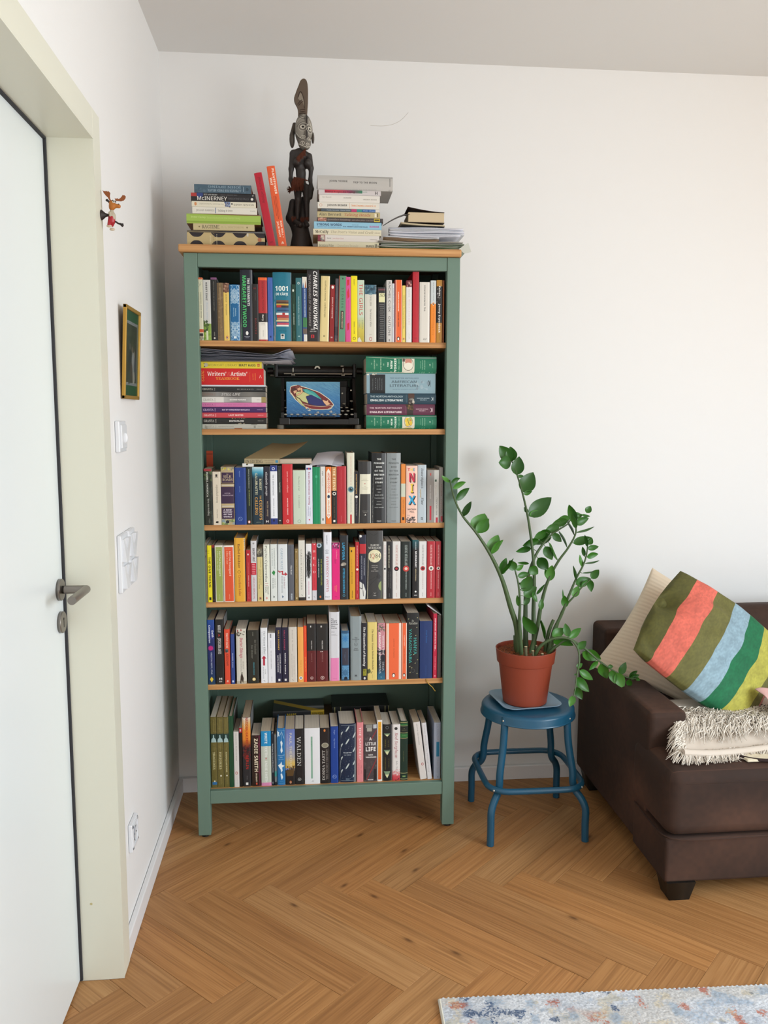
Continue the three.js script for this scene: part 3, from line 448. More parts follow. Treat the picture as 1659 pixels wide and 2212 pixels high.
  [1128, 1196, 262, 'white red-pictured', '#e1dfdc', [['r', 0, 0, 1, 0.105, '#6a2530'], ['n', 0, 0.02, 1, 0.1, ['#c99a8a', '#3a1a20', '#97404a'], 14, 0.22], ['t', 'Dumitriu', 0.5, 0.14, 0.27, 0.2, '#8d898a', 'i'], ['t', 'Nevoia de a fi iubit de flori', 0.5, 0.3, 0.71, 0.18, '#b0677c', 'i'], ['t', 'LITERA', 0.5, 0.84, 0.95, 0.18, '#a5a2a2', 'n']]],
  [1208, 1284, 155, 'tall bright red', '#b71a2b', [['t', 'DICTIONAR · POETICA', 0.5, 0.06, 0.47, 0.16, '#7d101c', 'n'], ['h', 'III', 0.3, 0.7, 0.94, 0.3, '#7d101c', 's']], { d: 0.2 }],
  [1293, 1417, 283, 'thick ivory', '#dad4ca', [['u', 'Grig   Das Nomen des Rosen', 0.5, 0.05, 0.48, 0.15, '#2b2826', 'b'], ['h', 'ALP', 0.34, 0.68, 0.945, 0.26, '#37332e', 'i']]],
  [1428, 1494, 262, 'half white half orange', '#c7cdce', [['r', 0, 0.375, 1, 1, '#ea861f'], ['t', 'MICHAEL ENDE', 0.5, 0.03, 0.33, 0.24, '#6f777c', 's'], ...peng(0.5, 0.38, 0.22, '#ea861f'), ['t', 'The Neverending Story', 0.5, 0.44, 0.88, 0.26, '#b55d12', 's']]],
  [1502, 1571, 258, 'gold and black', '#b67f29', [['r', 0, 0.1, 1, 0.68, '#161313'], ['n', 0, 0.12, 0.6, 0.36, ['#8d8a88', '#b9b6b4', '#4a4746'], 16, 0.16], ['t', 'Kairos', 0.5, 0.09, 0.25, 0.42, '#efece8', 'b'], ['t', 'Jenny Erpenbeck', 0.5, 0.38, 0.84, 0.42, '#efece8', 'b'], ['t', 'GRANTA', 0.5, 0.86, 0.96, 0.16, '#7a541a', 'n']]],
  [1577, 1596, 262, 'thin rust', '#8a4a20', []],
]]]);
// ---- third shelf
row(2, 'third shelf', [[420, 940, 5.925, [
  [132, 236, 430, 'black leafy-pictured', '#1c2218', [['n', 0, 0, 1, 0.2, ['#3b4c2c', '#5b6b3d', '#2b3a22'], 26, 0.2], ['r', 0, 0, 0.95, 0.045, '#9c3238'], ['n', 0.4, 0.3, 1, 1, ['#2b3028', '#151a14', '#3a4236'], 40, 0.22], ['t', 'ISABEL FONSECA', 0.42, 0.06, 0.5, 0.26, '#e3e2da', 'B'], ['t', 'bury me standing', 0.52, 0.53, 0.83, 0.24, '#d7d5cc', 's'], ['t', 'VINTAGE', 0.6, 0.88, 0.97, 0.12, '#9a9990', 'n']]],
  [243, 346, 468, 'cream penguin-footed', '#dacfbb', [['r', 0.38, 0.05, 0.62, 0.095, '#2e2a26'], ['r', 0.3, 0.105, 0.7, 0.112, '#6f675c'], ['u', 'Insula pinguinilor', 0.5, 0.24, 0.58, 0.3, '#5f564a', 's'], ['u', 'Anatole France', 0.5, 0.7, 0.87, 0.15, '#4b443c', 's'], ['p', [[0.3, 0.96], [0.35, 0.93], [0.6, 0.925], [0.72, 0.95], [0.6, 0.945], [0.62, 0.965]], '#2a2420']]],
  [350, 517, 408, 'purple gold-framed', '#b3a07a', [['n', 0, 0, 1, 0.06, ['#c7b13c', '#6d7266', '#a19a88', '#d8cc66'], 20, 0.12], ['r', 0.06, 0.095, 0.94, 0.27, '#371f40'], ['h', 'THE', 0.42, 0.58, 0.125, 0.1, '#d9c99c', 's'], ['h', 'SILK', 0.2, 0.8, 0.165, 0.26, '#d9c99c', 's'], ['h', 'ROADS', 0.12, 0.9, 0.22, 0.26, '#d9c99c', 's'], ['r', 0, 0.275, 1, 0.29, '#4f3a30'], ['r', 0.06, 0.305, 0.94, 0.325, '#c9bfae'], ['r', 0, 0.34, 1, 0.63, '#371f40'], ['h', 'PETER', 0.26, 0.7, 0.455, 0.12, '#c6bcc4', 'n'], ['h', 'FRANKOPAN', 0.1, 0.92, 0.49, 0.12, '#c6bcc4', 'n'], ['r', 0, 0.63, 1, 0.645, '#c9b27e'], ['r', 0.06, 0.665, 0.94, 0.685, '#c9bfae'], ['r', 0.03, 0.705, 0.97, 0.895, '#371f40'], ['h', 'A NEW', 0.16, 0.78, 0.74, 0.15, '#ece6ea', 'b'], ['h', 'HISTORY', 0.14, 0.82, 0.778, 0.15, '#ece6ea', 'b'], ['h', 'OF THE', 0.16, 0.8, 0.817, 0.15, '#ece6ea', 'b'], ['h', 'WORLD', 0.16, 0.8, 0.857, 0.15, '#ece6ea', 'b'], ['n', 0, 0.91, 1, 1, ['#8b9a52', '#7d93a6', '#5c7140', '#b6c087'], 26, 0.14], ['c', 0.45, 0.945, 0.13, '#20242c']], { d: 0.155 }],
  [525, 670, 415, 'plain royal blue', '#163a86', [['t', 'Imposturi', 0.45, 0.055, 0.165, 0.11, '#a9bbe0', 's'], ['t', 'Jon Fosse', 0.45, 0.325, 0.43, 0.11, '#a9bbe0', 's'], ['o', 0.45, 0.895, 0.16, '#9cb0da', 0.025], ['l', [[0.32, 0.87], [0.58, 0.92]], '#9cb0da', 0.02]]],
  [674, 742, 410, 'thin black-green', '#0e201c', [['t', 'Edited by Paul Robinson', 0.5, 0.03, 0.37, 0.28, '#d2d5c8', 'i'], ['t', 'THE FORGERY READER', 0.5, 0.39, 0.67, 0.26, '#c7cb74', 's'], ['c', 0.42, 0.95, 0.24, '#c24a2a', 0.3], ['c', 0.42, 0.95, 0.16, '#eee6da', 0.22]]],
  [750, 892, 408, 'teal-sky gold-lettered', '#122c3a', [['g', 0, 0, 1, 0.2, ['#cfe3e8', '#3c94b2', '#122c3a']], ['t', 'ROBERT', 0.72, 0.2, 0.4, 0.26, '#d8d2ae', 'B'], ['t', 'GALBRAITH', 0.36, 0.1, 0.48, 0.28, '#d8d2ae', 'B'], ['t', 'THE', 0.7, 0.49, 0.56, 0.18, '#e6a84c', 'B'], ['t', "CUCKOO'S", 0.72, 0.57, 0.92, 0.34, '#e6a84c', 'B'], ['t', 'CALLING', 0.34, 0.52, 0.83, 0.34, '#e6a84c', 'B'], ['h', 'sphere', 0.3, 0.7, 0.955, 0.12, '#a3a68c', 'n']]],
  [898, 977, 405, 'dark plum white-lettered', '#1d1a2b', [['t', 'elizabeth george', 0.42, 0.09, 0.5, 0.42, '#e8e5e2', 's'], ['t', 'write away', 0.55, 0.59, 0.86, 0.36, '#ccb88e', 's'], ['h', 'H', 0.2, 0.72, 0.945, 0.5, '#e8e5e2', 'b']]],
  [979, 1066, 388, 'white blue-capped', '#e9ebf1', [['r', 0, 0, 1, 0.098, '#22357f'], ['o', 0.46, 0.055, 0.17, '#f3f4f7', 0.08], ['r', 0, 0.895, 1, 1, '#22357f'], ['t', 'The E Myth Revisited', 0.42, 0.155, 0.505, 0.26, '#33353f', 's'], ['t', 'MICHAEL E. GERBER', 0.46, 0.555, 0.86, 0.2, '#4d505e', 's'], ['c', 0.45, 0.93, 0.14, '#0d1435', 0.2]]],
  [1070, 1122, 395, 'thin charcoal', '#242624', [['t', 'Călătorind cu Herodot', 0.45, 0.06, 0.27, 0.28, '#8a9482', 'i'], ['t', 'Ryszard Kapuściński', 0.55, 0.28, 0.45, 0.3, '#c9d2c6', 'b'], ['h', 'H', 0.25, 0.75, 0.935, 0.4, '#dfe2dc', 'B']]],
  [1130, 1262, 372, 'scarlet white-lettered', '#c9282f', [['u', 'inteligența emoțională', 0.5, 0.12, 0.47, 0.15, '#f0cfc9', 's'], ['u', 'DANIEL GOLEMAN', 0.5, 0.56, 0.84, 0.12, '#f8e9e4', 'b'], ['o', 0.5, 0.945, 0.1, '#f8e9e4', 0.04, 0.13]]],
  [1268, 1424, 450, 'thick pale mint', '#c8d5c2', [['t', 'The Story of Art', 0.48, 0.11, 0.38, 0.15, '#6d7a6c', 's'], ['t', 'E.H. Gombrich', 0.48, 0.46, 0.7, 0.14, '#6d7a6c', 's'], ['o', 0.48, 0.945, 0.12, '#8a9a86', 0.03]]],
  [1430, 1514, 385, 'white burgundy-lettered', '#dde0ec', [['r', 0.12, 0.045, 0.82, 0.075, '#35498a'], ['r', 0.4, 0.045, 0.58, 0.075, '#c73a3a'], ['t', 'Parent Effectiveness Training', 0.5, 0.115, 0.67, 0.28, '#8d2440', 'b'], ['r', 0.35, 0.695, 0.4, 0.75, '#9a93a8'], ['t', 'DR. THOMAS', 0.62, 0.72, 0.87, 0.17, '#6e6a90', 'n'], ['t', 'GORDON', 0.36, 0.74, 0.86, 0.17, '#6e6a90', 'n'], ['c', 0.5, 0.925, 0.1, '#c4475f']]],
  [1518, 1612, 408, 'shiny emerald', '#0b8657', [['r', 0.5, 0, 0.56, 1, '#1f9d6c'], ['c', 0.5, 0.17, 0.15, '#3fae84', 0.2], ['t', 'FORMA', 0.5, 0.22, 0.3, 0.12, '#52b78f', 's']]],
]], [680, 940, 5.7207, [
  [72, 132, 388, 'plain white', '#dad9d5', [['t', 'Vișă', 0.5, 0.08, 0.16, 0.3, '#44433f', 'b'], ['t', 'Patriarh, Joi', 0.5, 0.18, 0.34, 0.24, '#9d9b95', 'n'], ['r', 0.36, 0.9, 0.64, 0.94, '#6a6863']]],
  [138, 207, 392, 'orange white-banner', '#e6742b', [['p', [[0.5, 0.03], [0.85, 0.09], [0.85, 0.86], [0.5, 0.91], [0.15, 0.86], [0.15, 0.09]], '#f0e9dc'], ['t', 'HOMEGOING', 0.52, 0.1, 0.46, 0.5, '#d2522e', 'b'], ['c', 0.52, 0.52, 0.22, '#1f3550', 0.3], ['t', 'YAA GYASI', 0.52, 0.58, 0.8, 0.38, '#c96d36', 'b'], ['o', 0.5, 0.845, 0.18, '#c94a30', 0.06]]],
  [211, 272, 392, 'tan-topped black', '#141210', [['r', 0, 0, 1, 0.42, '#c48448'], ['t', 'THE FIEND', 0.52, 0.02, 0.42, 0.66, '#f1dfba', 'b'], ['o', 0.52, 0.47, 0.26, '#f1ece0', 0.14], ['t', 'FREDDIE HAMILTON', 0.5, 0.53, 0.9, 0.28, '#8a7f5c', 's'], ['r', 0.3, 0.93, 0.7, 0.97, '#eae6dd']]],
  [277, 391, 385, 'wide crimson', '#b12430', [['t', 'MOARTEA MEA DE GARCIA II', 0.45, 0.07, 0.4, 0.1, '#cf6a70', 'n'], ['t', 'POLIROM', 0.45, 0.86, 0.96, 0.1, '#d98a8c', 'n']]],
  [402, 491, 218, 'tall ivory eye-printed', '#dbd8c4', [['u', '21 de lecții pentru secolul XXI', 0.5, 0.05, 0.45, 0.26, '#cf9c90', 's'], ['c', 0.52, 0.515, 0.42, '#7fa0a8'], ['c', 0.52, 0.515, 0.3, '#35606e'], ['c', 0.52, 0.515, 0.14, '#12181c'], ['c', 0.6, 0.505, 0.05, '#ecf0f0'], ['u', 'Yuval Noah Harari', 0.5, 0.6, 0.84, 0.28, '#9fa79f', 's'], ['r', 0.4, 0.87, 0.62, 1, '#c2232b']], { hc: 1 }],
  [494, 538, 450, 'thin midnight gold-lettered', '#191924', [['t', 'ernest hemingway', 0.5, 0.05, 0.43, 0.5, '#d5a85e', 'b'], ['c', 0.5, 0.485, 0.36, '#e9e5dc'], ['t', 'Fiesta · The Sun Also Rises', 0.5, 0.52, 0.85, 0.34, '#b9b4ac', 's']]],
  [541, 698, 325, 'charcoal cream-labelled', '#2e2d2d', [['r', 0, 0.205, 1, 0.525, '#e0dcc6'], ['h', 'ERNEST', 0.34, 0.68, 0.285, 0.06, '#77725f', 's'], ['h', 'HEMINGWAY', 0.24, 0.78, 0.305, 0.06, '#77725f', 's'], ['r', 0.45, 0.355, 0.55, 0.363, '#b04038'], ['h', 'THE', 0.42, 0.6, 0.405, 0.05, '#77725f', 's'], ['h', 'COLLECTED', 0.26, 0.76, 0.425, 0.06, '#77725f', 's'], ['h', 'STORIES', 0.32, 0.7, 0.445, 0.06, '#77725f', 's'], ['h', "EVERYMAN'S", 0.28, 0.76, 0.8, 0.07, '#a9a49a', 's'], ['h', 'LIBRARY', 0.36, 0.68, 0.822, 0.07, '#a9a49a', 's'], ['p', [[0.46, 0.87], [0.54, 0.845], [0.6, 0.87]], '#dcd8cc']], { hc: 1, d: 0.14 }],
  ...[['tall black list-lettered', 706, 882, '#15181b', '#e4e6e2', '1', ['DANIEL DEFOE', 'TO JOHN BUCHAN']], ['tall grey list-lettered', 890, 1060, '#8b9294', '#3c4042', '2', ['P. G. WODEHOUSE', 'TO ZADIE SMITH']]].map(([what, a, b, bg, fg, vol, who]) => [a, b, 222, what, bg, [...['THE', 'PENGUIN', 'BOOK', 'OF THE', 'BRITISH', 'SHORT', 'STORY'].map((q, i) => ['h', q, 0.5 - q.length * 0.052, 0.5 + q.length * 0.052, 0.088 + i * 0.055, 0.155, fg, 'b']), ['r', 0.34, 0.465, 0.66, 0.468, fg], ['h', 'VOLUME ' + vol, 0.32, 0.7, 0.512, 0.09, fg, 'n'], ['h', 'FROM', 0.4, 0.6, 0.555, 0.085, fg, 'n'], ['h', who[0], 0.22, 0.8, 0.597, 0.085, fg, 'n'], ['h', who[1], 0.18, 0.84, 0.64, 0.085, fg, 'n'], ['r', 0.34, 0.685, 0.66, 0.688, fg], ['h', 'EDITED BY', 0.32, 0.68, 0.73, 0.085, fg, 'n'], ['h', 'PHILIP HENSHER', 0.2, 0.82, 0.773, 0.09, fg, 'n'], ['h', 'PENGUIN', 0.34, 0.66, 0.963, 0.08, fg, 'n'], ['h', 'CLASSICS', 0.34, 0.66, 0.978, 0.07, fg, 'n']], { hc: 1, d: 0.16 }]),
  [1064, 1119, 358, 'thin orange pale-banded', '#e0873a', [['r', 0, 0.33, 1, 0.555, '#c9cdb9'], ['t', 'Virginia Woolf · Orlando', 0.5, 0.6, 0.85, 0.22, '#5f3a1a', 's'], ['r', 0.3, 0.9, 0.75, 0.95, '#1d1b1c']]],
  [1128, 1266, 378, 'pale pink comic-lettered', '#efc6b4', [['h', 'T', 0.12, 0.34, 0.07, 0.34, '#c9322f', 'b'], ['h', 'H', 0.36, 0.6, 0.07, 0.34, '#e9c83c', 'b'], ['h', 'E', 0.6, 0.78, 0.07, 0.34, '#2b8fb8', 'b'], ...[['N', 0.205, '#d52f4d', 0.62], ['I', 0.395, '#ecc93a', 0.28], ['X', 0.6, '#23a0cf', 0.64]].flatMap(([q, y, c, ww]) => [['h', q, 0.5 - ww / 2 + 0.08, 0.5 + ww / 2 + 0.08, y + 0.015, 1.08, '#2b1d20', 'b'], ['h', q, 0.5 - ww / 2 + 0.04, 0.5 + ww / 2 + 0.04, y + 0.008, 1.08, '#2b1d20', 'b'], ['h', q, 0.5 - ww / 2, 0.5 + ww / 2, y, 1.08, c, 'b']]), ['h', 'NATHAN', 0.14, 0.9, 0.762, 0.2, '#33272a', 'b'], ['h', 'HILL', 0.32, 0.72, 0.803, 0.2, '#33272a', 'b'], ['h', 'big', 0.1, 0.34, 0.865, 0.16, '#8a7a78', 'i'], ['n', 0.05, 0.9, 0.95, 1, ['#3a3336', '#cfb6ac', '#5a5052', '#1f1b1d'], 40, 0.1]]],
  [1270, 1374, 368, 'pale blue-grey script-lettered', '#b7c2c9', [['t', 'Eleanor Oliphant is', 0.5, 0.06, 0.4, 0.34, '#363b40', 'I'], ['t', 'completely', 0.36, 0.42, 0.56, 0.22, '#6b7177', 'i'], ['l', [[0.36, 0.42], [0.36, 0.56]], '#c9a45a', 0.06], ['t', 'Fine', 0.54, 0.56, 0.68, 0.36, '#2c3034', 'I'], ['t', 'ff', 0.5, 0.9, 0.95, 0.3, '#2c3034', 'B']]],
  [1386, 1466, 430, 'grey-brown red-labelled', '#8e8782', [['r', 0.44, 0.06, 0.6, 0.11, '#b5443f'], ['t', 'Hanna Krall', 0.5, 0.28, 0.54, 0.24, '#c9c4bf', 'i'], ['r', 0.4, 0.68, 0.66, 0.95, '#b8293a']]],
  [1469, 1532, 432, 'pale worn-lettered', '#c4c1bb', [['r', 0.2, 0.18, 0.52, 0.22, '#2f4a3a'], ['t', 'Partide', 0.4, 0.28, 0.48, 0.26, '#a98f86', 'i'], ['t', 'COJOCARU DAN', 0.55, 0.52, 0.86, 0.34, '#55504c', 'n'], ['r', 0.4, 0.9, 0.8, 1, '#b23140']]],
  [1535, 1584, 400, 'dull grey', '#8a847f', [['t', 'Muntele · COJOCARU', 0.5, 0.3, 0.86, 0.34, '#6b2f33', 'n'], ['r', 0.4, 0.88, 0.9, 0.98, '#a33540']]],
]]]);
// ---- fourth shelf
const mura = (bg, fg, dot, ttl, o2 = {}) => [bg, [['t', 'HARUKI MURAKAMI', 0.5, 0.06, 0.42, 0.34, fg, 's'], ['c', 0.5, 0.475, 0.3, dot], ['c', 0.5, 0.475, 0.15, o2.in || '#e9e4dc'], ['t', ttl, 0.5, 0.53, 0.84, 0.2, o2.t || fg, 'n'], ['t', 'VINTAGE', 0.5, 0.9, 0.97, 0.14, fg, 'n']]];
row(3, 'fourth shelf', [[425, 1135, 6.0327, [
  [110, 144, 225, 'thin dusty grey', '#7d786b', [['n', 0, 0.1, 1, 0.9, ['#3f3c36', '#928d80'], 14, 0.3, 0.5]]],
  [148, 206, 262, 'lemon yellow black-capitals', '#efdf1e', [['h', 'GARY', 0.1, 0.55, 0.1, 0.2, '#2b290d', 'n'], ['h', 'KELLER', 0.1, 0.55, 0.135, 0.18, '#2b290d', 'n'], ['t', 'THE ONE THING', 0.52, 0.2, 0.74, 0.6, '#171707', 'b'], ['r', 0.3, 0.91, 0.75, 0.96, '#1d1c0c']]],
  [208, 240, 255, 'thin dark brown', '#1c1411', [['r', 0, 0, 1, 0.05, '#8a1f2c'], ['t', 'Hrabal · Pábitelé', 0.5, 0.2, 0.62, 0.36, '#6b5a4c', 'n'], ['h', 'N', 0.2, 0.8, 0.96, 0.5, '#a0623c', 'b']]],
  [248, 350, 262, 'olive green white-bordered', '#e4dfd0', [['r', 0.13, 0.03, 0.93, 0.985, '#97a554'], ['h', 'VINTAGE', 0.2, 0.8, 0.065, 0.1, '#d8dbb8', 'n'], ['t', 'Karl Ove Knausgaard', 0.64, 0.1, 0.54, 0.28, '#eef0dc', 'n'], ['t', 'A Death in the Family', 0.34, 0.1, 0.44, 0.24, '#d6dbb2', 'n'], ['t', 'VINTAGE', 0.52, 0.86, 0.95, 0.1, '#d8dbb8', 'n']]],
  [358, 492, 262, 'vermilion white-bordered', '#ece4da', [['r', 0.12, 0.03, 0.93, 0.985, '#dd532d'], ['h', 'VINTAGE', 0.24, 0.7, 0.065, 0.08, '#f0c3ae', 'n'], ['t', 'Karl Ove Knausgaard', 0.64, 0.1, 0.54, 0.24, '#f6e3d6', 'n'], ['t', 'A Man in Love', 0.38, 0.1, 0.33, 0.2, '#f3cdb8', 'n'], ['t', 'VINTAGE', 0.52, 0.86, 0.95, 0.08, '#f0c3ae', 'n']]],
  [500, 641, 165, 'tall mustard hardcover-jacketed', '#e5a934', [['t', 'Rachel Kushner', 0.42, 0.09, 0.47, 0.28, '#5a2a18', 'B'], ['o', 0.42, 0.53, 0.12, '#7a4a1a', 0.035], ['t', 'Creation Lake', 0.46, 0.575, 0.91, 0.28, '#a55222', 'B'], ['n', 0.9, 0, 1, 0.2, ['#d8d0bc', '#6a6658'], 20, 0.06]], { hc: 1 }],
  [652, 709, 322, 'thin crimson', '#b2242c', [['c', 0.48, 0.085, 0.16, '#e9dcd4', 0.22], ['t', 'arta povestirii', 0.5, 0.24, 0.47, 0.2, '#d98d8a', 's'], ['t', 'ROBERT MCKEE', 0.5, 0.49, 0.71, 0.2, '#e9c9c2', 'b'], ['t', 'FILM', 0.5, 0.82, 0.95, 0.24, '#d08482', 'n']]],
  [715, 787, 200, 'tall white red-blocked', '#d2d0d3', [['c', 0.5, 0.045, 0.16, '#8d8b8e'], ['u', 'JIM LOEHR', 0.52, 0.12, 0.34, 0.5, '#2a2428', 'b'], ['r', 0.02, 0.365, 0.92, 0.56, '#c6253a'], ...Array.from({ length: 6 }, (_, i) => ['r', 0.2, 0.385 + i * 0.028, 0.6 + 0.25 * hash(i, 1, 2), 0.394 + i * 0.028, '#eab8bc']), ['u', 'THE POWER OF STORY', 0.5, 0.6, 0.96, 0.42, '#a83040', 'n']]],
  [795, 864, 310, 'straw yellow photo-topped', '#d6c688', [['r', 0, 0, 1, 0.15, '#5a5648'], ['n', 0, 0, 1, 0.15, ['#2f2d28', '#8c8774', '#b9b198'], 22, 0.2], ['t', 'LONDON · White Fang and', 0.66, 0.18, 0.68, 0.22, '#4b4228', 's'], ['t', 'The Call of the Wild', 0.36, 0.38, 0.76, 0.22, '#4b4228', 's'], ...peng(0.5, 0.945, 0.22, '#b55a1c')]],
  [877, 957, 248, 'ivory black-lettered', '#e6e8da', [['t', 'Psycho-Cybernetics', 0.42, 0.02, 0.66, 0.46, '#201f1c', 'n'], ['r', 0.25, 0.685, 0.72, 0.69, '#b36a6a'], ['r', 0.25, 0.72, 0.72, 0.725, '#b36a6a'], ['t', 'Maxwell', 0.68, 0.74, 0.88, 0.3, '#262520', 'n'], ['t', 'Maltz', 0.36, 0.74, 0.85, 0.28, '#262520', 'n'], ['c', 0.46, 0.945, 0.16, '#e0a79a', 0.2]]],
  [967, 1052, 245, 'white leaf-printed', '#dde2de', [['t', 'GORDON NEUFELD', 0.6, 0.07, 0.43, 0.22, '#5c6a66', 's'], ['t', '& GABOR MATÉ', 0.3, 0.08, 0.38, 0.2, '#7d8a86', 's'], ['p', [[0.5, 0.455], [0.2, 0.5], [0.55, 0.555], [0.72, 0.49]], '#2f8a46'], ['t', 'Hold On to', 0.66, 0.6, 0.76, 0.2, '#6d7a76', 's'], ['t', 'YOUR KIDS', 0.36, 0.59, 0.78, 0.24, '#55625e', 's'], ['p', [[0.4, 0.9], [0.6, 0.925], [0.42, 0.95]], '#33403c']]],
  [1061, 1188, 245, 'white red-arrowed', '#dde2e4', [['t', 'GABOR MATÉ', 0.42, 0.07, 0.45, 0.3, '#8aa3b4', 's'], ['l', [[0.08, 0.47], [0.2, 0.49], [0.5, 0.475], [0.46, 0.53], [0.8, 0.525]], '#b6222e', 0.1], ['p', [[0.75, 0.49], [0.98, 0.535], [0.72, 0.56]], '#b6222e'], ['t', 'In the Realm of', 0.66, 0.58, 0.78, 0.18, '#8a5a66', 's'], ['t', 'HUNGRY GHOSTS', 0.42, 0.555, 0.86, 0.2, '#7d868c', 's'], ['p', [[0.42, 0.9], [0.58, 0.925], [0.44, 0.95]], '#3a5a7c']]],
  [1195, 1272, 250, 'slate grey white-titled', '#5b5e66', [['t', 'Cormac McCarthy', 0.45, 0.02, 0.35, 0.24, '#3a3c42', 's'], ['t', 'The Road', 0.52, 0.37, 0.53, 0.26, '#eceae6', 'B'], ['t', 'PICADOR', 0.55, 0.87, 0.98, 0.34, '#cdd8e0', 'b']]],
  [1281, 1327, 305, 'thin bronze', '#8c7446', [['h', 'N', 0.3, 0.7, 0.06, 0.4, '#d8c9a0', 'b'], ['t', 'signor marco polo', 0.5, 0.2, 0.58, 0.22, '#d6c59a', 's'], ['t', 'EDITURA', 0.5, 0.66, 0.86, 0.2, '#c3b080', 'n'], ['c', 0.5, 0.95, 0.2, '#d8c9a0']]],
  [1331, 1414, 195, 'tall ivory grey-lettered', '#dbd8ce', [['t', 'CARSON McCULLERS', 0.44, 0.15, 0.82, 0.3, '#8a877e', 's'], ['t', 'THE HEART IS A LONELY HUNTER', 0.74, 0.28, 0.68, 0.12, '#a8a59c', 'n'], ['r', 0, 0.945, 1, 1, '#201d1c'], ['l', [[0.45, 0.9], [0.58, 0.915], [0.48, 0.92]], '#5d5a54', 0.05]]],
  [1427, 1500, 240, 'white scribble-covered', '#e7e7e9', [['x', (c, w, h) => { c.strokeStyle = '#1a1a1d'; c.lineWidth = w * 0.035; for (let i = 0; i < 9; i++) { c.beginPath(); for (let k = 0; k < 14; k++) c[k ? 'lineTo' : 'moveTo']((0.1 + 0.8 * hash(i, k, 3)) * w, (0.12 + 0.5 * hash(i, k, 4)) * h); c.stroke(); } }], ['t', 'essentialism', 0.55, 0.2, 0.6, 0.5, '#121214', 'b'], ['t', 'GREG McKEOWN', 0.5, 0.66, 0.9, 0.26, '#b23a72', 'n'], ['c', 0.5, 0.95, 0.16, '#98989c']]],
  [1505, 1565, 235, 'coral-red white-footed', '#cd3946', [['h', '°', 0.4, 0.7, 0.03, 0.6, '#f0dcd8', 'b'], ...['H', 'E', 'L', 'D'].map((q, i) => ['h', q, 0.22, 0.78, 0.14 + i * 0.12, 0.62, '#f0e2de', 's']), ['t', 'ANNE MICHAELS', 0.5, 0.6, 0.78, 0.24, '#a52233', 'n'], ['r', 0, 0.825, 1, 1, '#d3d2d8'], ['l', [[0.4, 0.93], [0.6, 0.95]], '#55535a', 0.06]]],
  [1568, 1648, 235, 'dark teal eye-topped', '#11262b', [['c', 0.4, 0.035, 0.4, '#b9cbd4'], ['c', 0.4, 0.035, 0.24, '#5c7d90'], ['c', 0.4, 0.035, 0.12, '#10161a'], ['t', 'THE WOMAN UPSTAIRS', 0.72, 0.27, 0.74, 0.26, '#c5cc3e', 'n'], ['t', 'CLAIRE MESSUD', 0.3, 0.27, 0.6, 0.24, '#dfe4e2', 'n'], ['c', 0.55, 0.94, 0.15, '#c96a36', 0.2]]],
]], [690, 1135, 6.0327, [
  [60, 163, 90, 'tall white red-capitals', '#e4e6ee', [['t', 'HANDLEY', 0.4, 0.04, 0.18, 0.22, '#3f414c', 'n'], ['t', '{a}', 0.45, 0.25, 0.32, 0.5, '#7c7f8c', 'n'], ['t', 'EVERYBODY WRITES', 0.44, 0.355, 0.88, 0.4, '#b03a44', 'n'], ['h', 'WILEY', 0.15, 0.75, 0.955, 0.2, '#5b5d68', 'n']], { hc: 1 }],
  [166, 267, 225, 'magenta photo-topped', '#e2227a', [['r', 0, 0, 0.9, 0.11, '#b02a70'], ['n', 0.1, 0.01, 0.9, 0.11, ['#3a1b30', '#d8c0cc', '#6a2850'], 18, 0.15], ['t', 'A Little History of', 0.62, 0.13, 0.28, 0.16, '#f3c0b4', 'i'], ['t', 'Art', 0.44, 0.28, 0.36, 0.3, '#6d1f3c', 'i'], ['t', 'Charlotte', 0.58, 0.74, 0.86, 0.16, '#f0b04c', 'i'], ['t', 'Mullins', 0.38, 0.75, 0.84, 0.16, '#f0b04c', 'i'], ['h', 'Yale', 0.35, 0.65, 0.945, 0.14, '#7d1a48', 'n']]],
  [271, 378, 130, 'tall black blue-capitals', '#1d2126', [['t', 'LAPVONA', 0.42, 0.11, 0.38, 0.4, '#3aa8d8', 'b'], ['c', 0.46, 0.445, 0.3, '#9c9488', 0.2], ['c', 0.28, 0.46, 0.18, '#b9b0a2', 0.12], ['t', 'OTTESSA MOSHFEGH', 0.46, 0.51, 0.9, 0.32, '#3aa8d8', 'b'], ['o', 0.46, 0.935, 0.12, '#4c93ac', 0.05]], { hc: 1 }],
  [395, 467, 285, 'amber black-lettered', '#da9f28', [['c', 0.35, 0.075, 0.12, '#2e230c', 0.2], ['t', 'Frances Hodgson: THINGS CAN GET', 0.4, 0.22, 0.46, 0.14, '#6a4a10', 'n'], ['t', 'BETTER GOODS', 0.42, 0.47, 0.7, 0.16, '#33250a', 'b'], ['t', 'PENGUIN', 0.48, 0.83, 0.97, 0.22, '#33250a', 'b']]],
  [470, 519, 218, 'thin red dot-marked', ...mura('#b3232f', '#ecd8d4', '#e8e2da', 'SOUTH OF THE BORDER, WEST OF THE SUN')],
  [525, 609, 125, 'navy and red sunset', '#23263a', [['c', 0.16, 0.02, 0.2, '#eceae6'], ['r', 0, 0.14, 1, 0.29, '#bb2a33'], ['t', 'HARUKI MURAKAMI', 0.7, 0.36, 0.63, 0.2, '#dfe0e4', 'n'], ['t', 'NOVELIST AS A VOCATION', 0.34, 0.32, 0.69, 0.22, '#c8cad2', 'n'], ['p', [[0, 0.72], [0.6, 0.76], [0.95, 0.88], [0.85, 1], [0, 1]], '#dcdcd6'], ['l', [[0.05, 0.82], [0.4, 0.84], [0.42, 0.72]], '#1b1c24', 0.1], ['l', [[0.5, 0.86], [0.6, 0.95]], '#1b1c24', 0.08]], { hc: 1, d: 0.125 }],
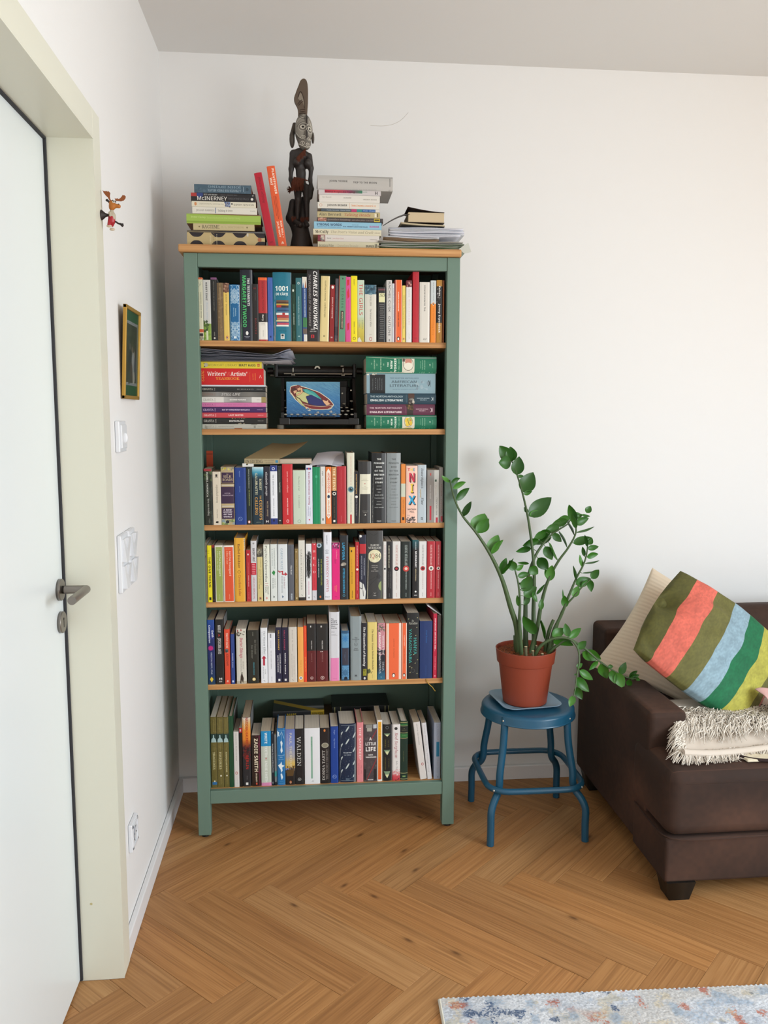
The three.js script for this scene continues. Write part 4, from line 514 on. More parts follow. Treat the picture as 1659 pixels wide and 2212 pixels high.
  [616, 828, 70, 'massive charcoal moon-printed', '#393939', [['l', [[0.05, 0.74], [0.3, 0.71], [0.5, 0.68]], '#262626', 0.02], ['l', [[0.1, 0.85], [0.25, 0.78], [0.6, 0.7], [0.9, 0.68]], '#242424', 0.018], ['l', [[0.1, 0.95], [0.3, 0.92], [0.36, 0.9]], '#242424', 0.02], ['l', [[0.2, 0.04], [0.45, 0.07], [0.7, 0.03]], '#262626', 0.02], ['l', [[0.6, 0.93], [0.8, 0.88], [0.97, 0.86]], '#262626', 0.02], ['h', 'HARUKI', 0.24, 0.76, 0.21, 0.16, '#e0ddd4', 's'], ['h', 'MURAKAMI', 0.1, 0.9, 0.25, 0.16, '#e0ddd4', 's'], ['c', 0.5, 0.37, 0.395, '#e0d9b4'], ['n', 0.22, 0.3, 0.78, 0.44, ['#d3cba2', '#eae4c6'], 26, 0.09, 0.6], ['h', '1', 0.19, 0.29, 0.365, 0.36, '#2a2724', 's'], ['h', 'Q', 0.28, 0.5, 0.365, 0.36, '#b03336', 's'], ['h', '84', 0.52, 0.86, 0.365, 0.36, '#2a2724', 's'], ['h', 'BOOK ONE,', 0.31, 0.69, 0.508, 0.085, '#cfccc4', 's'], ['h', 'BOOK TWO', 0.31, 0.69, 0.535, 0.085, '#cfccc4', 's'], ['h', 'AND', 0.43, 0.58, 0.562, 0.075, '#cfccc4', 's'], ['h', 'BOOK THREE', 0.28, 0.72, 0.589, 0.085, '#cfccc4', 's'], ['p', [[0.58, 0.68], [0.7, 0.61], [0.86, 0.67], [0.78, 0.71]], '#262628'], ['c', 1.02, 0.81, 0.3, '#87955a', 0.33], ['h', 'V', 0.42, 0.58, 0.915, 0.12, '#bdbab2', 's'], ['r', 0.42, 0.94, 0.58, 0.955, '#8d8b86']], { hc: 1, d: 0.16 }],
  [832, 872, 210, 'thin white red-lettered', ...mura('#dedbd6', '#a8423f', '#25262c', 'AFTER THE QUAKE', { t: '#a9786f', in: '#25262c' })],
  [874, 947, 210, 'black gold-lettered', '#1b1b1d', [['t', 'HARUKI MURAKAMI', 0.42, 0.07, 0.46, 0.34, '#cfcdb4', 's'], ['t', 'COLORLESS TSUKURU TAZAKI AND', 0.66, 0.52, 0.82, 0.16, '#8a8a88', 'n'], ['t', 'HIS YEARS OF PILGRIMAGE', 0.34, 0.52, 0.8, 0.16, '#8a8a88', 'n'], ['t', 'VINTAGE', 0.5, 0.9, 0.97, 0.14, '#8a8a88', 'n']]],
  [953, 1054, 208, 'wide white dot-marked', ...mura('#dddad6', '#b06a62', '#2a1d24', 'DANCE DANCE DANCE', { in: '#b5323c', t: '#b0988e' })],
  [1063, 1192, 210, 'wide black-green dot-marked', ...mura('#16211f', '#c3ccc6', '#c03a34', 'THE WIND-UP BIRD CHRONICLE', { in: '#e6c9b8' })],
  [1210, 1288, 190, 'black teal-topped', '#0f0e12', [['g', 0, 0, 1, 0.15, ['#1f5a63', '#0f2a30']], ['t', 'HARUKI', 0.5, 0.03, 0.17, 0.24, '#bfc9ca', 'b'], ['t', 'MURAKAMI', 0.55, 0.19, 0.47, 0.4, '#f0efee', 'b'], ['t', 'WIND/PINBALL', 0.55, 0.49, 0.71, 0.22, '#d8c69a', 'b'], ['n', 0, 0.2, 1, 0.8, ['#6a6a72'], 8, 0.03], ['c', 0.55, 0.885, 0.15, '#f2f1ee'], ['r', 0.3, 0.94, 0.8, 0.952, '#c9c8c6']]],
  [1296, 1392, 207, 'wide white red-dotted', ...mura('#dcdad8', '#76706e', '#b5252f', 'HARD-BOILED WONDERLAND AND THE END', { in: '#3a2226', t: '#a8918c' })],
  [1402, 1504, 207, 'wide red dot-marked', ...mura('#b02530', '#e9d2cd', '#e6e0d6', 'NORWEGIAN WOOD', { in: '#58605c' })],
  [1512, 1580, 208, 'red black-dotted', ...mura('#a9222d', '#e0c4be', '#e6e0d6', 'SPUTNIK SWEETHEART', { in: '#2a2224' })],
]]]);
// ---- fifth shelf
row(4, 'fifth shelf', [[430, 1300, 6.1444, [
  [124, 217, 240, 'deep blue sun-badged', '#1b2a66', [['g', 0, 0, 1, 0.3, ['#2350a0', '#23307c']], ['g', 0, 0.6, 1, 1, ['#1b2460', '#123c5c']], ['t', 'Self-', 0.72, 0.16, 0.28, 0.34, '#f0f2f6', 'b'], ['t', 'Compassion', 0.32, 0.08, 0.36, 0.32, '#f0f2f6', 'b'], ['c', 0.46, 0.435, 0.3, '#c5267c'], ['x', (c, w, h) => { c.strokeStyle = '#c5267c'; c.lineWidth = w * 0.08; for (let i = 0; i < 12; i++) { const a = i * 0.5236; c.beginPath(); c.moveTo(0.46 * w, 0.435 * h); c.lineTo(0.46 * w + 0.38 * w * Math.cos(a), 0.435 * h + 0.38 * w * Math.sin(a)); c.stroke(); } }], ['t', 'KRISTIN NEFF, PhD', 0.52, 0.5, 0.84, 0.26, '#dfe5ee', 'n'], ['p', [[0.5, 0.875], [0.74, 0.915], [0.5, 0.965], [0.24, 0.915]], '#e3c53c']]],
  [230, 334, 235, 'black distressed-white-lettered', '#191919', [['t', 'HAZARDS OF', 0.5, 0.085, 0.2, 0.5, '#dedad8', 'b'], ['p', [[0.4, 0.22], [0.62, 0.24], [0.4, 0.27]], '#a82a2c'], ['t', 'JOYCE CAROL OATES', 0.5, 0.285, 0.53, 0.52, '#dedad8', 'b'], ['n', 0.22, 0.08, 0.8, 0.53, ['#191919'], 30, 0.05, 1], ['h', 'H', 0.35, 0.8, 0.915, 0.4, '#e6e4e2', 'b'], ['h', 'III', 0.35, 0.75, 0.955, 0.2, '#e6e4e2', 'b']]],
  [346, 417, 365, 'orange-red picture-stamped', '#da4a2f', [['t', 'TIMOTHY OGENE', 0.5, 0.06, 0.34, 0.5, '#f2e6d8', 'k'], ['r', 0.16, 0.36, 0.7, 0.42, '#3a3f44'], ['n', 0.16, 0.36, 0.7, 0.42, ['#8a9094', '#22262a'], 10, 0.12], ['t', 'SEESAW', 0.5, 0.44, 0.66, 0.52, '#2b1a1e', 'k'], ['t', 't', 0.5, 0.92, 0.97, 0.4, '#f2e6d8', 'b']]],
  [428, 478, 430, 'thin cobalt', '#2c4588', [['t', 'ROMAN', 0.55, 0.05, 0.19, 0.3, '#46588c', 'n'], ['t', 'IAN RANKIN · O lumină', 0.5, 0.38, 0.67, 0.28, '#d3daea', 'b'], ['c', 0.5, 0.945, 0.24, '#c9d4ea', 0.3]]],
  [503, 633, 358, 'stone horse-rider-printed', '#d4cfc2', [['n', 0.05, 0.05, 0.9, 0.13, ['#4a4238', '#7d7464', '#2f2a24'], 22, 0.1], ['p', [[0.1, 0.01], [0.25, 0.04], [0.15, 0.06]], '#9c2026'], ['p', [[0.42, 0.01], [0.6, 0.02], [0.5, 0.05]], '#9c2026'], ['t', 'Doctor Zhivago', 0.52, 0.16, 0.53, 0.4, '#b22e4c', 'I'], ['t', 'BORIS', 0.68, 0.59, 0.73, 0.16, '#8b857a', 's'], ['t', 'PASTERNAK', 0.46, 0.54, 0.78, 0.16, '#8b857a', 's'], ['r', 0, 0.95, 1, 1, '#b9b09c'], ['p', [[0.34, 0.98], [0.4, 0.86], [0.52, 0.79], [0.62, 0.85], [0.7, 0.9], [0.64, 0.99], [0.5, 0.93], [0.42, 1]], '#3a2d24'], ['c', 0.53, 0.8, 0.06, '#4c5a44', 0.08]]],
  [650, 800, 378, 'wide black coin-marked', '#24251f', [['t', 'GOLDMANN', 0.5, 0.035, 0.11, 0.1, '#b9b6a6', 'n'], ['t', 'Das Monster', 0.4, 0.28, 0.53, 0.2, '#8a8a80', 's'], ['t', 'der Unschuld', 0.68, 0.18, 0.45, 0.2, '#8a8a80', 's'], ['t', 'ORHAN PAMUK', 0.54, 0.6, 0.84, 0.15, '#3f93a4', 'b'], ['c', 0.54, 0.92, 0.15, '#d8b660'], ['c', 0.54, 0.92, 0.11, '#efe3bc']]],
  [825, 912, 345, 'white red-arrow-printed', '#e7eaee', [['t', 'The Winner Effect', 0.56, 0.06, 0.48, 0.36, '#55565c', 's'], ['t', 'The Science of Success and How to Use It', 0.24, 0.07, 0.48, 0.14, '#8a8b92', 's'], ['p', [[0.48, 0.5], [0.84, 0.555], [0.62, 0.555], [0.62, 0.68], [0.34, 0.68], [0.34, 0.555], [0.14, 0.555]], '#b01a36'], ['t', 'IAN', 0.66, 0.74, 0.84, 0.2, '#8b8c94', 's'], ['t', 'ROBERTSON', 0.38, 0.7, 0.92, 0.18, '#8b8c94', 's'], ['l', [[0.4, 0.95], [0.6, 0.965]], '#5d5e66', 0.06]]],
  [918, 1016, 415, 'white code-topped', '#e6e7ec', [...Array.from({ length: 5 }, (_, i) => ['r', 0.32, 0.02 + i * 0.016, 0.5, 0.03 + i * 0.016, '#2a2a2e']), ['t', 'PHILIP ROTH', 0.42, 0.15, 0.3, 0.14, '#9a9aa2', 'n'], ['t', 'THE PLOT AGAINST AMERICA', 0.44, 0.35, 0.72, 0.13, '#2f3036', 's'], ['t', 'VINTAGE', 0.5, 0.87, 0.97, 0.13, '#7c7c86', 'n']]],
  [1026, 1103, 340, 'navy yellow-lettered', '#1b1b3a', [['t', 'SALLY ROONEY', 0.46, 0.05, 0.41, 0.3, '#dcae3c', 'b'], ['t', 'CONVERSATIONS', 0.7, 0.47, 0.83, 0.24, '#ecebe8', 'b'], ['t', 'WITH FRIENDS', 0.34, 0.5, 0.81, 0.24, '#ecebe8', 'b'], ['r', 0.36, 0.93, 0.7, 0.97, '#e6e4e0']]],
  [1109, 1186, 340, 'navy pink-lettered', '#1b1a36', [['t', 'SALLY ROONEY', 0.42, 0.05, 0.41, 0.28, '#c0405c', 'b'], ['t', 'NORMAL PEOPLE', 0.5, 0.46, 0.85, 0.28, '#ecebe8', 'b'], ['r', 0.36, 0.93, 0.7, 0.97, '#e6e4e0']]],
  [1195, 1304, 335, 'sand grey-lettered', '#d3ccc2', [['t', 'ROBERT M. PIRSIG', 0.46, 0.05, 0.44, 0.17, '#9a938a', 's'], ['t', 'ZEN AND THE ART OF', 0.62, 0.52, 0.86, 0.12, '#a39c92', 's'], ['t', 'MOTORCYCLE MAINTENANCE', 0.38, 0.48, 0.9, 0.13, '#948d84', 's'], ['l', [[0.4, 0.95], [0.55, 0.965]], '#8a837a', 0.05]]],
  [1315, 1390, 335, 'apricot', '#f0a956', [['t', 'Ninge la Tokio', 0.56, 0.6, 0.84, 0.3, '#d88c34', 's'], ['o', 0.5, 0.925, 0.24, '#e9ecea', 0.12], ['c', 0.5, 0.925, 0.16, '#6a8ab0']]],
  [1392, 1433, 318, 'thin fiery red', '#e5482a', [['t', 'Mitul eternei', 0.6, 0.04, 0.28, 0.24, '#f0a050', 'n'], ['t', 'DINESCU', 0.55, 0.55, 0.82, 0.5, '#f0b45a', 's']]],
  ...[['black over oxblood', 1438, 1557, 'I'], ['black over oxblood two-barred', 1563, 1715, 'II']].map(([what, a, b, n]) => [a, b, 290, what, '#5d191d', [['r', 0, 0, 1, 0.465, '#212020'], ['r', 0.36, 0.035, 0.48, 0.065, '#cfcbc8'], ['t', 'VASILE ERNU', 0.5, 0.29, 0.44, 0.14, '#d8d4d0', 'b'], ...(n === 'II' ? [['r', 0.34, 0.475, 0.42, 0.49, '#e0dcd8'], ['r', 0.46, 0.475, 0.54, 0.49, '#e0dcd8']] : []), ['t', 'BANDIȚII', 0.5, 0.51, 0.66, 0.14, '#a8857f', 's'], ['o', 0.5, 0.935, 0.14, '#c9b0aa', 0.05], ['c', 0.5, 0.935, 0.06, '#c9b0aa']]]),
]], [690, 1300, 6.0327, [
  [132, 267, 135, 'tall white and pink', '#d5d5da', [...['The', 'Penguin', 'Book of', 'Japanese', 'Short', 'Stories'].map((q, i) => ['h', q, 0.18, 0.18 + q.length * 0.082, 0.1 + i * 0.0265, 0.16, '#3a3a40', 'b']), ['h', 'Edited by', 0.2, 0.52, 0.275, 0.09, '#7c7c84', 'n'], ['h', 'Jay Rubin', 0.2, 0.52, 0.292, 0.09, '#7c7c84', 'n'], ['h', 'Introduced by', 0.2, 0.64, 0.32, 0.09, '#7c7c84', 'n'], ['h', 'Haruki Murakami', 0.2, 0.8, 0.337, 0.09, '#7c7c84', 'n'], ['r', 0, 0.665, 1, 1, '#e686b6'], ['h', 'PENGUIN', 0.34, 0.7, 0.965, 0.09, '#b85c8c', 'n']], { hc: 1 }],
  [286, 390, 378, 'steel blue flower-patterned', '#2b5578', [['r', 0.08, 0.06, 0.95, 0.34, '#5e93b8'], floralRing(0.16, '#3f7fb0'), ['x', (c, w, h) => { c.strokeStyle = '#2f77b8'; c.lineWidth = w * 0.05; for (const cy of [0.16, 0.84]) for (let i = 0; i < 8; i++) { const a = i * 0.785; c.beginPath(); c.moveTo(0.5 * w, cy * h); c.lineTo(0.5 * w + 0.36 * w * Math.cos(a), cy * h + 0.4 * w * Math.sin(a)); c.stroke(); } }], ['r', 0.14, 0.35, 0.92, 0.68, '#3a3a48'], ['t', 'The Woman in White', 0.55, 0.42, 0.6, 0.09, '#4f7ea6', 's'], ['t', 'Wilkie', 0.42, 0.47, 0.55, 0.09, '#4f7ea6', 's'], ['r', 0.1, 0.7, 0.95, 0.97, '#5b93bd'], floralRing(0.84, '#1c3f60'), ['p', [[0.3, 0.98], [0.4, 0.92], [0.7, 0.92], [0.8, 0.98]], '#12202e']], { hc: 1 }],
  [408, 551, 190, 'tall grey circle-marked', '#8d989b', [['h', 'The', 0.36, 0.62, 0.335, 0.14, '#26292b', 'B'], ['h', 'Creative', 0.16, 0.8, 0.358, 0.14, '#26292b', 'B'], ['h', 'Act', 0.38, 0.6, 0.382, 0.14, '#26292b', 'B'], ['o', 0.48, 0.435, 0.14, '#33373a', 0.022], ['c', 0.48, 0.435, 0.03, '#33373a'], ['h', 'Rick', 0.34, 0.64, 0.502, 0.14, '#26292b', 'B'], ['h', 'Rubin', 0.28, 0.72, 0.525, 0.14, '#26292b', 'B'], ['h', 'H', 0.36, 0.6, 0.925, 0.3, '#1c1e20', 'b']], { hc: 1, d: 0.155 }],
  [555, 624, 278, 'black handwritten-titled', '#20212a', [['t', 'The Discomfort of Evening', 0.46, 0.06, 0.75, 0.5, '#eeede9', 'K'], ['r', 0.2, 0.8, 0.86, 0.92, '#8c8a26'], ['n', 0.2, 0.8, 0.86, 0.92, ['#3a3a14', '#a8a53a'], 14, 0.1], ['c', 0.5, 0.965, 0.18, '#d8d8d6', 0.24]]],
  [628, 749, 265, 'straw tiger-footed', '#dec978', [['t', 'The Satanic Verses', 0.54, 0.12, 0.48, 0.22, '#453c1f', 'I'], ['t', 'Salman Rushdie', 0.56, 0.49, 0.82, 0.22, '#453c1f', 'I'], ['p', [[0, 0.82], [0.25, 0.8], [0.36, 0.85], [0.2, 0.88], [0, 0.89]], '#59603a'], ['l', [[0.3, 0.87], [0.42, 0.88], [0.5, 0.85]], '#3c3a22', 0.05], ['t', 'VINTAGE', 0.52, 0.9, 0.97, 0.1, '#8f8050', 'n']]],
  [756, 856, 278, 'pink to dark marsh-pictured', '#c98a94', [['n', 0, 0, 1, 0.14, ['#4e6b4a', '#7d5a5c', '#c98a94', '#3c5a40'], 30, 0.16], ['r', 0, 0.47, 1, 0.8, '#23262e'], ['n', 0, 0.44, 1, 0.56, ['#c98a94', '#23262e', '#5a4650'], 30, 0.1, 1], ['g', 0, 0.78, 1, 1, ['#23262e', '#2a5c78', '#2f6a86']], ['t', 'WHERE THE', 0.74, 0.22, 0.56, 0.26, '#e8d8d4', 'b'], ['t', 'CRAWDADS SING', 0.3, 0.16, 0.66, 0.28, '#f2ebe8', 'b'], ['t', 'DELIA', 0.74, 0.68, 0.84, 0.3, '#cfd3d6', 'n'], ['t', 'OWENS', 0.34, 0.66, 0.89, 0.32, '#d8dcdf', 'n'], ['h', 'C', 0.4, 0.6, 0.95, 0.24, '#9cc0d0', 's']]],
  [864, 1066, 280, 'wide orange white-striped', '#ec683c', [['r', 0, 0, 0.035, 1, '#d85a30'], ['r', 0.045, 0, 0.2, 1, '#ece6d8'], ['r', 0.08, 0, 0.1, 1, '#ec683c'], ['r', 0.84, 0, 0.97, 1, '#ece6d8'], ['r', 0.88, 0, 0.9, 1, '#ec683c'], ['t', 'ALAN RYAN · ON POLITICS', 0.52, 0.27, 0.61, 0.08, '#7d3218', 'n'], ['c', 0.51, 0.925, 0.1, '#2a211c', 0.14], ['c', 0.51, 0.93, 0.07, '#f2ede4', 0.11]], { d: 0.14 }],
  [1072, 1137, 278, 'thin orange white-striped', '#ec683c', [['r', 0, 0, 0.14, 1, '#ece6d8'], ['r', 0.86, 0, 1, 1, '#ece6d8'], ['t', 'THOMAS HARDY', 0.5, 0.21, 0.41, 0.22, '#f3e3d2', 'n'], ['t', 'SELECTED POEMS', 0.5, 0.45, 0.72, 0.2, '#7d3218', 'n'], ['c', 0.48, 0.925, 0.24, '#2a211c', 0.34], ['c', 0.48, 0.93, 0.16, '#f2ede4', 0.26]]],
  [1140, 1293, 145, 'tall black turquoise-capitals', '#1c1e20', [['h', 'To', 0.36, 0.56, 0.12, 0.24, '#c9c7b8', 'i'], ['h', 'Paradise', 0.14, 0.86, 0.158, 0.26, '#c9c7b8', 'i'], ['t', 'HANYA', 0.68, 0.37, 0.63, 0.36, '#3fb0a8', 'n'], ['t', 'YANAGIHARA', 0.28, 0.24, 0.76, 0.34, '#3fb0a8', 'n'], ...[[0.12, 0.09], [0.85, 0.075], [0.8, 0.22], [0.72, 0.34], [0.56, 0.63], [0.88, 0.71], [0.68, 0.76], [0.24, 0.81], [0.4, 0.83], [0.26, 0.9], [0.84, 0.92]].map(([a, b]) => ['p', [[a - 0.04, b], [a + 0.06, b - 0.008], [a + 0.02, b + 0.01]], '#cfc587']), ['o', 0.5, 0.875, 0.15, '#4a4e50', 0.03]], { d: 0.15 }],
  [1306, 1468, 252, 'wide plain dark blue', '#1a3367', [['t', 'Cruel Tortura', 0.52, 0.16, 0.38, 0.15, '#2a74b8', 's'], ['t', 'Humanitas', 0.5, 0.77, 0.95, 0.08, '#2f5f9c', 's']], { hc: 0, d: 0.14 }],
  [1479, 1529, 155, 'tall raspberry red', '#be2040', [['t', 'IMPORTANT ARTIFACTS AND…', 0.5, 0.07, 0.58, 0.42, '#f2dcdc', 'b'], ['t', 'Leanne Shapton', 0.55, 0.66, 0.87, 0.34, '#e9a8a8', 's'], ['h', 'B', 0.3, 0.7, 0.965, 0.4, '#e9c0c0', 'b']], { d: 0.16 }],
  [1533, 1586, 185, 'dull grey spiral-bound', '#5c524f', [['r', 0.8, 0, 1, 1, '#463e3c']], { d: 0.16, back: 0.003 }],
]]]);
